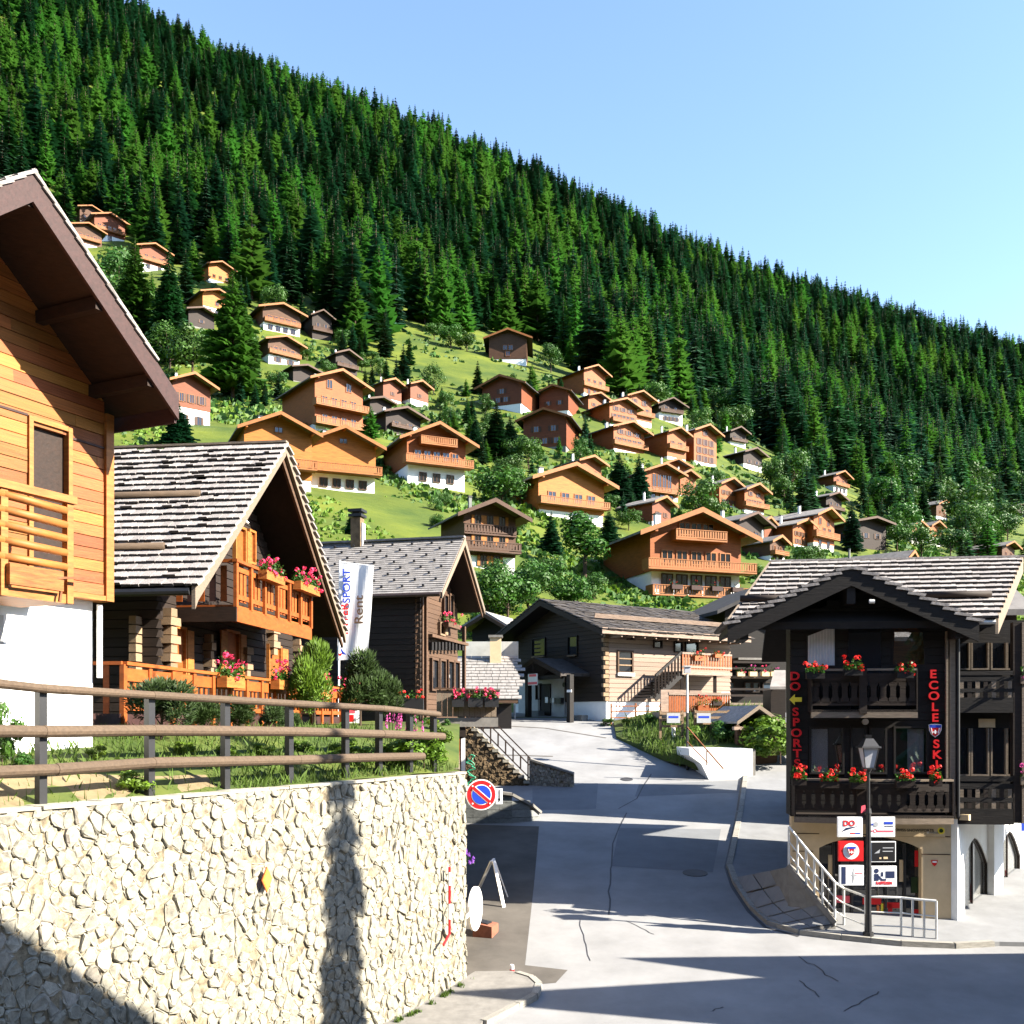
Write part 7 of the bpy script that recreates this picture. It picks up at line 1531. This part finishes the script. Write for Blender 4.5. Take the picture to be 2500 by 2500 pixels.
blades('verge_grass', pts, .12, .45, 'grass_blade', 'tall grass on the verge beside the white block', .03, 5)
for px, py, Y, h, lb in ((1760, 1840, 44.0, 1.3, 'hedge bush behind the white block'), (1815, 1835, 44.2, 1.6, 'dark round hedge right of the white block'), (1868, 1870, 43, 1.9, 'bright bush between hedge and ski shop'), (1905, 1890, 42, 1.9, 'bush touching the ski shop wall'), (1700, 1825, 44.5, .9, 'low weeds behind the rusty handrail'), (1480, 1760, 49.8, .6, 'small plants at the log house corner'), (1530, 1768, 49.4, .6, 'weeds under the rusty rail fence'), (1585, 1772, 48.8, .7, 'leafy clump at the end of the rusty rail fence')):
    x = (px-1250)/F*Y; p = Vector((x, Y, vz(x, Y)-.2)); plant('hedge_bush', 'shrub', p, h, 1.5, lb, 'bush', 'bushes by the road', mat='leaf_light' if 'bright' in lb or 'weeds' in lb or 'touching' in lb else None)
# --- geranium boxes
def flower_mesh(w, h, d, n, seed, mat, leafm='leaf'):
    r = random.Random(seed); lv, bl = MB(), MB()
    for k in range(int(n*1.1)):
        p = Vector((r.uniform(-.5, .5)*w, r.uniform(-.5, .6)*d, abs(r.gauss(0, .3))*h)); a = Vector((r.uniform(-1, 1), r.uniform(-1, 1), r.uniform(-1, 1))).normalized(); b = a.cross(Vector((r.random(), r.random(), r.random()+.1))).normalized(); s_ = .035*r.uniform(.6, 1.3); lv.face([p-a*s_, p-b*s_*.8, p+a*s_, p+b*s_*.8])
    heads = [Vector((r.uniform(-.5, .5)*w*1.08, r.uniform(-.7, .5)*d, r.uniform(-.15, 1.0)*h)) for _ in range(max(4, int(n/14)))]
    for c in heads:
        for q in range(11):
            v = Vector((r.gauss(0, 1), r.gauss(0, 1), r.gauss(0, 1))).normalized(); p = c+v*.05; a = v.cross(Vector((r.random(), r.random(), r.random()+.1))).normalized(); b = v.cross(a); s_ = .028*r.uniform(.7, 1.3); bl.face([p-a*s_, p-b*s_, p+a*s_, p+b*s_])
    return lv, bl
def flower_box(label, pl, px, py, wpx, off, mat='flower_red', box='wood_balcony', hb=.2, hf=.3, dens=150, group='flower boxes', d=.22):
    u, z = pl.uz(px, py); sc = F/pl.Y(u); w = wpx/sc/max(.35, abs(pl.e.x-((px-1250)/F)*pl.e.y)); c = pl.pt(u, z, off)
    t = thing('flower_box', c-UP*hb, label, 'flower box', group)
    m = MB(); q = Plane(c, pl.e, pl.n)
    m.pbox(q, -w/2, w/2, c.z-hb, c.z-hb+.02, -d/2, d/2)
    for a in ((-w/2, w/2, d/2-.02, d/2), (-w/2, w/2, -d/2, -d/2+.02)): m.pbox(q, a[0], a[1], c.z-hb+.02, c.z, a[2], a[3])
    for a in (-w/2, w/2-.02): m.pbox(q, a, a+.02, c.z-hb+.02, c.z, -d/2+.02, d/2-.02)
    m.build('trough', box, t)
    lv, bl = flower_mesh(w, hf, d*1.3, int(dens*max(.5, w)), int(px*7+py), mat)
    for nm, mb, mt in (('leaves', lv, 'leaf'), ('blossoms', bl, mat)):
        mb.v = [tuple(q.pt(x, c.z+zz-.02, -y)) for x, y, zz in mb.v]; o = mb.build(nm, mt, t)
    return t
fb = flower_box
fb('pink geranium box, left one on the orange upper balcony', BB, 648, 1400, 46, .16, 'flower_pink', 'wood_orange_trim', .22, .42, 320); fb('pink geranium box, right one on the orange upper balcony', BB, 735, 1428, 52, .16, 'flower_pink', 'wood_orange_trim', .22, .45, 320)
for px, py, w_, lb in ((545, 1660, 46, 'first pink geranium box on the terrace rail, nearest the camera'), (672, 1668, 36, 'second pink geranium box on the terrace rail'), (765, 1692, 44, 'third pink geranium box on the terrace rail'), (838, 1700, 40, 'last pink geranium box at the far end of the terrace rail')): fb(lb, TB, px, py-8, w_, .18, 'flower_pink', 'wood_orange_trim', .24, .5, 330)
tq = Plane((P(1000, 0, 31).x, 31.0), (1, .02)); fb('black trough of red geraniums left of the boarded parapet', tq, 1000, 1705, 68, 0, 'flower_red', 'metal_black', .42, .32, 170, d=.35)
for px, w_, lb in ((1118, 30, 'left pot of red geraniums on the boarded parapet'), (1160, 36, 'middle pot of red geraniums on the boarded parapet'), (1200, 34, 'right pot of red geraniums on the boarded parapet')): fb(lb, DK, px, 1703, w_, .1, 'flower_pink', 'metal_black', .28, .3, 300)
fb('pink flowers in the small window box of the brown chalet', WC, 1084, 1522, 34, .3, 'flower_pink', 'wood_brown', .18, .4)
fb('orange red flower box on the log house balcony', BD, 1702, 1602, 26, .14, 'flower_red', 'wood_balcony', .25, .5); fb('small red flower pot on the log house balcony', BD, 1748, 1597, 20, .14, 'flower_red', 'wood_balcony', .2, .3)
fb('red flowers on the low deck rail', dq, 1712, 1722, 26, .15, 'flower_red', 'wood_balcony', .4, .55); fb('red flower tuft at the right of the low deck rail', dq, 1750, 1712, 22, .0, 'flower_red', 'wood_dark', .2, .25)
B1 = FP.off(.75); B2 = FP.off(.62)
for px, py, w_, lb in ((1948, 1900, 34, 'first red geranium box from the left on the lower shop balcony'), (2022, 1906, 44, 'second red geranium box on the lower shop balcony'), (2095, 1908, 46, 'third red geranium box on the lower shop balcony, behind the lamp'), (2205, 1905, 44, 'fourth red geranium box on the lower shop balcony'), (2280, 1903, 26, 'last red geranium box on the lower shop balcony, at the corner')): fb(lb, B1, px, py, w_, .15, 'flower_red', 'wood_dark', .16, .34, 330)
for px, py, w_, lb in ((1988, 1642, 44, 'left red geranium box on the upper shop balcony'), (2080, 1634, 44, 'middle red geranium box on the upper shop balcony'), (2205, 1640, 40, 'right red geranium box on the upper shop balcony')): fb(lb, B2, px, py, w_, .12, 'flower_red', 'wood_black', .16, .32, 300)
wq = WG.off(.3)
for py, lb in ((1650, 'magenta flower box on the upper balcony at the right edge'), (1895, 'magenta flower box on the lower balcony at the right edge')): fb(lb, wq, 2496, py, 22, .12, 'flower_magenta', 'wood_silver', .2, .4)
bp0 = HOUSES[-2][3]
for q, lb in ((-.62, 'leftmost'), (-.2, 'second'), (.25, 'third'), (.7, 'rightmost')):
    hw_ = HOUSES[-2][1]/2; c = bp0.pt(q*hw_, HOUSES[-2][0].z+.9, 1.95); fb(lb+' flower tub before the white ground floor of the big orange chalet', bp0.off(1.95), 1250+F*c.x/c.y, H0-F*c.z/c.y, 26, .0, 'flower_red', 'wood_fascia', .5, .8, 60, d=.6)
for k, px in enumerate((1808, 1838, 1868, 1890)): fb(('leftmost', 'second', 'third', 'rightmost')[k]+' pot of mixed flowers on the dark house balcony', Hp.off(1.15), px, 1640, 18, 0, 'flower_magenta' if k % 2 else 'flower_pink', 'plaster_cream', .25, .4, 90)
# pink spikes in the garden and the purple flower at the wall end
for px, Y, py, mt, lb, nn in ((962, 21.2, 1740, 'flower_magenta', 'tall pink flower spikes behind the fence', 7), (1010, 21.5, 1755, 'flower_magenta', 'pink flower spikes right of the fence posts', 5), (1146, 23.3, 2085, 'flower_purple', 'purple flowers sticking out behind the stone wall end', 6)):
    base = gpos(px, Y) if px < 1100 else P(1143, 2110, 23.3); t = thing('flower_spikes', base, lb, 'flowers'); r = random.Random(px); m1, m2 = MB(), MB()
    for k in range(nn):
        a = base+Vector((r.uniform(-.18, .18), r.uniform(-.1, .1), 0)); tip = Vector((a.x+r.uniform(-.08, .08), a.y, (H0-py-r.uniform(-15, 25))/F*Y)); m1.tube(a, tip, .008, .006, 4)
        for q in range(26): z = r.random(); p = a.lerp(tip, .62+.38*z); v = Vector((r.gauss(0, 1), r.gauss(0, 1), r.gauss(0, .6))).normalized(); p = p+v*.035*(1.2-z); b = v.cross(UP).normalized(); s_ = .02; m2.face([p-b*s_, p-UP*s_, p+b*s_, p+UP*s_])
    m1.build('stems', 'leaf', t); m2.build('blossoms', mt, t)
# ================================================================ BANNER, SIGNS, SMALL THINGS
bn = thing('flag_banner', P(826, 1668, 33), 'tall white sports shop banner on a pole by the shingle chalet', 'banner'); BQ = Plane((P(826, 0, 33).x, 33.0), (1, 0))
m = MB(); m.tube(BQ.pt(0, .0), BQ.pt(0.05, BQ.z(828, 1368)), .035, .03, 8); m.tube(BQ.pt(0.05, BQ.z(828, 1372), .0), BQ.pt(BQ.u(914), BQ.z(914, 1382), 0), .02, .015, 6); m.build('pole', 'metal_white', bn)
def bpt(s, t):   # s across 0..1, t down 0..1
    a = (828+2*(1-t)-6*t, 1374+238*t); b = (913-16*t, 1383+226*t); px, py = a[0]+(b[0]-a[0])*s, a[1]+(b[1]-a[1])*s
    return BQ.pt(BQ.u(px), BQ.z(px, py), .06*math.sin(s*9+t*3)*s+.05*math.sin(t*6+s*2))
m = MB(); n1, n2 = 14, 24
for i in range(n1):
    for j in range(n2): m.face([bpt(i/n1, j/n2), bpt(i/n1, (j+1)/n2), bpt((i+1)/n1, (j+1)/n2), bpt((i+1)/n1, j/n2)])
cl = m.build('cloth', 'banner_cloth', bn, smooth=True)
for txt, px, py, h, mt in (('SPORT', 848, 1432, .24, 'paint_blue'), ('INTER', 843, 1512, .24, 'paint_red'), ('Rent', 878, 1490, .28, 'wood_brown')):
    text_mesh(txt, BQ, BQ.u(px), BQ.z(px, py), h, .09, mt, cl, th=.02, vertical=True, bold=.015, wscale=1.1 if txt != 'Rent' else 1.25)
u, z = BQ.uz(838, 1590); m = MB(); m.ppoly(BQ, [(u-.12, z+.18), (u+.02, z-.02), (u+.12, z-.12), (u-.02, z-.1)], .09, .1); m.build('emblem', 'paint_blue', cl); m = MB(); m.ppoly(BQ, [(u-.14, z-.08), (u+.0, z-.06), (u-.1, z-.2)], .09, .1); m.build('emblem', 'paint_red', cl)
po = thing('red_white_poster', P(862, 1770, 31), 'small red and white poster board under the terrace rail', 'poster'); q = Plane((P(862, 0, 31).x, 31.0), (1, 0)); m = MB(); u0, u1, z0, z1 = q.rect(848, 1712, 880, 1770); m.pbox(q, u0, u1, z0-.3, z1, 0, .03); m.build('board', 'paint_white', po); m = MB(); m.pbox(q, u0, u0+(u1-u0)*.6, (z0+z1)/2, z1, .03, .035); m.build('print', 'paint_pinkred', po); m = MB(); m.pbox(q, u0+.03, u0+.2, z0+.1, (z0+z1)/2-.05, .03, .035); m.build('print', 'paint_red', po)
# no parking sign
ns = thing('no_parking_sign', P(1175, 2010, 22.2), 'round red and blue no parking sign at the end of the stone wall', 'sign'); NQ = Plane((P(1175, 0, 22.2).x, 22.2), (.995, .1)); c = NQ.pt(0, NQ.z(1175, 1940)); rr_ = .335
def ndisc(nm, r_, o, mt, th=.006, **k): m = MB(); m.disc(c+NQ.n*o, NQ.n, r_, th=th, n=40, **k); return m.build(nm, mt, ns)
ndisc('backing', rr_, 0, 'metal_white', .025); ndisc('red_ring', rr_*.92, .025, 'paint_red'); ndisc('white_line', rr_*.66, .031, 'paint_white'); ndisc('blue_field', rr_*.61, .037, 'paint_blue')
dg = math.radians(-41); ax = NQ.e*math.cos(dg)+UP*math.sin(dg); ay = ax.cross(NQ.n); cc = c+NQ.n*.043
m = MB(); m.box(cc+NQ.n*.002, ax*rr_*.66, ay*rr_*.145, NQ.n*.002); m.build('bar_edge', 'paint_white', ns); m = MB(); m.box(cc+NQ.n*.006, ax*rr_*.72, ay*rr_*.10, NQ.n*.002); m.build('bar', 'paint_red', ns)
for a in (45, 135, 225, 315): m = MB(); m.disc(c+NQ.n*.031+(NQ.e*math.cos(math.radians(a))+UP*math.sin(math.radians(a)))*rr_*.8, NQ.n, .018, th=.01, n=10); m.build('rivet', 'paint_white', ns)
m = MB(); m.bar(c-NQ.n*.03, c-NQ.n*.03+Vector((-.5, .03, 0)), .04, .04); m.build('bracket', 'metal_rail', ns)
q = NQ; u0, u1, z0, z1 = q.rect(1211, 1925, 1227, 1963); m = MB(); m.pbox(q, u0, u1, z0, z1, -.02, 0); pl2 = m.build('arrow_plate', 'paint_white', ns); uc = (u0+u1)/2; m = MB(); m.pbox(q, uc-.012, uc+.012, z0+.1, z1-.03, 0, .006); m.ppoly(q, [(uc-.035, z0+.12), (uc+.035, z0+.12), (uc, z0+.04)], 0, .007); m.build('arrow', 'paint_black', pl2); m = MB(); m.bar(q.pt(uc, z1-.02, -.03), c-NQ.n*.02, .03, .03); m.build('plate_arm', 'metal_rail', pl2)
# round mirror seen edge-on, white trestle, clay pot base, small post
mr = thing('road_mirror', P(1158, 2270, 23.2), 'round white framed road mirror seen almost edge on at the wall', 'mirror'); mn = V2(.96, -.28); mc = P(1157, 2218, 23.2); a_ = mn.cross(UP)
m = MB(); ring = []
for k in range(28): t = 6.283*k/28; ring.append(mc+a_*.46*math.cos(t)+UP*(.5*math.sin(t))+a_*.0)
m.prism(ring, mn*.06); fr_ = m.build('rim', 'metal_white', mr); m = MB(); m.prism([mc+(p-mc)*.9+mn*.062 for p in ring], mn*.006); m.build('glass', 'metal_rail', fr_); m = MB(); m.bar(mc, WALL.pt(-.05, mc.z, -.1), .05, .05); m.build('bracket', 'metal_rail', mr)
tr_ = thing('white_trestle', gp(1215, 2225), 'thin white folding trestle standing on the driveway', 'trestle'); yb = gp(1230, 2215)
a, b, cc_ = P(1200, 2102, yb.y+.4), yb.copy(), P(1160, 2180, yb.y+.9); b.z = float(G(b.y)); cc_.z = float(G(cc_.y))
for nm, p, q in (('leg', a+Vector((.06, 0, 0)), b), ('leg', a, cc_)): m = MB(); m.bar(p, q, .09, .03); m.build(nm, 'metal_white' if q is b else 'metal_rail', tr_)
m = MB(); m.bar(a-UP*.02, a+Vector((.06, .5, -.02)), .05, .05); m.build('top_bar', 'metal_white', tr_); m = MB(); m.bar(a+Vector((.06, .5, 0)), Vector((b.x+.1, b.y+.9, float(G(b.y+.9)))), .06, .03); m.build('leg', 'metal_white', tr_)
cb_ = gp(1180, 2288); ck = thing('clay_block', cb_, 'brick red block lying on the driveway below the mirror', 'block'); m = MB(); m.prism([cb_+Vector(v) for v in ((-.25, 0, 0), (.2, -.12, 0), (.2, -.12, .26), (-.25, 0, .34))], (.15, .5, 0)); m.build('body', 'tile_terracotta', ck); m = MB(); m.prism([cb_+Vector(v) for v in ((-.2, .1, .345), (.1, .02, .29), (.2, .3, .29), (-.1, .4, .345))], (0, 0, .02)); m.build('top', 'metal_black', ck)
rp_ = gp(1250, 2378); t = thing('marker_stub', rp_, 'tiny red and white stub post at the pavement corner', 'post'); m = MB(); m.tube(rp_, rp_+UP*.1, .05, .05, 8); m.build('foot', 'paint_red', t); m = MB(); m.tube(rp_+UP*.1, rp_+UP*.2, .045, .04, 8); m.build('cap', 'paint_white', t)
# ================================================================ NEIGHBOURS BEYOND THE FRAME, known from their shadows on road and wall
SH = Vector((.97, -.24, 0)).normalized(); wv = V2(.6, .8); hv = 6.0; dvec = Vector((-1.494, .37, 0)); Vv = Vector((6.0, 21.4, -5.35))-dvec*hv; Vv.z = -5.35+hv
nh = thing('neighbour_house', Vector((Vv.x, Vv.y, -5.4)), 'dark gabled house beyond the right edge, throwing the pointed shadows on the road', 'house')
prof = [(-3.05, -5.6), (-2.96, Vv.z+3.155), (0, Vv.z), (.5, Vv.z+2.16), (3.5, Vv.z-3.1), (3.5, -5.6)]
m = MB(); m.prism([Vector((Vv.x, Vv.y, z))+wv*u for u, z in prof], SH*5); m.build('wall_body', 'wood_dark', nh)
for (a, b) in ((1, 2), (3, 4)): m = MB(); p, q = [Vector((Vv.x, Vv.y, prof[k][1]))+wv*prof[k][0] for k in (a, b)]; m.prism([p, q, q+UP*.1, p+UP*.1], SH*5.2); m.build('roof', 'shingle', nh)
E1, E2 = Vector((8.5, 8.6, 6.7)), Vector((9.7, 10.8, 4.7)); dE = E2-E1
nh2 = thing('neighbour_chalet', Vector((7, 6, -5.7)), 'dark chalet beyond the frame whose eave shades the lower left of the stone wall', 'house'); e0, e3 = E1-dE*2, E2+dE*.9
m = MB(); m.prism([e0, e3, Vector((e3.x, e3.y, -5.8)), Vector((e0.x, e0.y, -5.8))], SH*6); m.build('wall_body', 'wood_dark', nh2); m = MB(); m.prism([e0, e3, e3+UP*.15, e0+UP*.15], SH*6.3); m.build('roof', 'shingle', nh2)
tp = Vector((-2.98, 17.75, 0))+Vector((SDIR.x, SDIR.y, 0))*18; plant('spruce_tree', 'spruce_fine', Vector((tp.x, tp.y, -5.8)), 18.5, .36, 'slender spruce beyond the right edge, shading a strip of the stone wall', 'tree', var=1)

hb = Plane((10.4, 34.6), (.97, -.05)); bh = thing('rear_house', hb.pt(3, -3.8), 'dark house standing close behind the ski shop, shading the upper road', 'house')
m = MB(); m.pbox(hb, 0, 6.5, -4.6, 3.6, -3.4, 0); m.build('wall_body', 'wood_dark', bh)
m = MB(); m.prism([hb.pt(-.5, 3.5, .4), hb.pt(7, 3.5, .4), hb.pt(7, 4.6, -1.7), hb.pt(-.5, 4.6, -1.7)], (0, 0, .2)); m.build('roof', 'roof_grey', bh); m = MB(); m.prism([hb.pt(-.5, 3.5, -3.8), hb.pt(7, 3.5, -3.8), hb.pt(7, 4.6, -1.71), hb.pt(-.5, 4.6, -1.71)], (0, 0, .2)); m.build('roof', 'roof_grey', bh)
# tufts and low scrub on the meadow
def tufts(n, zone, size, mat, name, label, seed):
    rng = np.random.default_rng(seed); px = rng.uniform(zone[0], zone[1], n*3); Y = np.exp(rng.uniform(math.log(zone[2]), math.log(zone[3]), n*3)); X = (px-1250)/F*Y; Z = land(X, Y); py = H0-F*Z/Y
    k = (py > np.interp(px, edge_x, edge_y)-20); k &= (np.sin(X/11+seed)*np.sin(Y/14)+.6*np.sin(X/5.3+Y/6.1)) > -.2
    for (h_, w_, D_, pl, t) in HOUSES: k &= ((X-h_.x)**2+(Y-h_.y-D_*.4)**2 > (w_*.75)**2)
    X, Y, Z = X[k][:n], Y[k][:n], Z[k][:n]; m = MB(); r = random.Random(seed)
    for x, y, z in zip(X, Y, Z):
        s_ = r.uniform(*size)*min(1.3, y/150)
        for q in range(3): a = r.random()*6.28; d = Vector((math.cos(a), math.sin(a), 0))*s_*r.uniform(.4, .9); c = Vector((x+r.uniform(-.4, .4)*s_, y+r.uniform(-.4, .4)*s_, z-.1)); m.face([c-d, c+d, c+d*.5+UP*s_*r.uniform(.4, 1.0), c-d*.6+UP*s_*r.uniform(.3, .9)])
    o = m.build(name, mat); tag(o, label, 'scrub', None, 'stuff')
tufts(9000, (-50, 2550, 85, 230), (.25, .8), 'leaf_light', 'meadow_tufts', 'rough yellow green tufts over the lower meadow', 5)
tufts(7000, (-50, 2550, 90, 360), (.4, 1.1), 'leaf', 'meadow_scrub', 'darker green scrub over the chalet slope', 6)
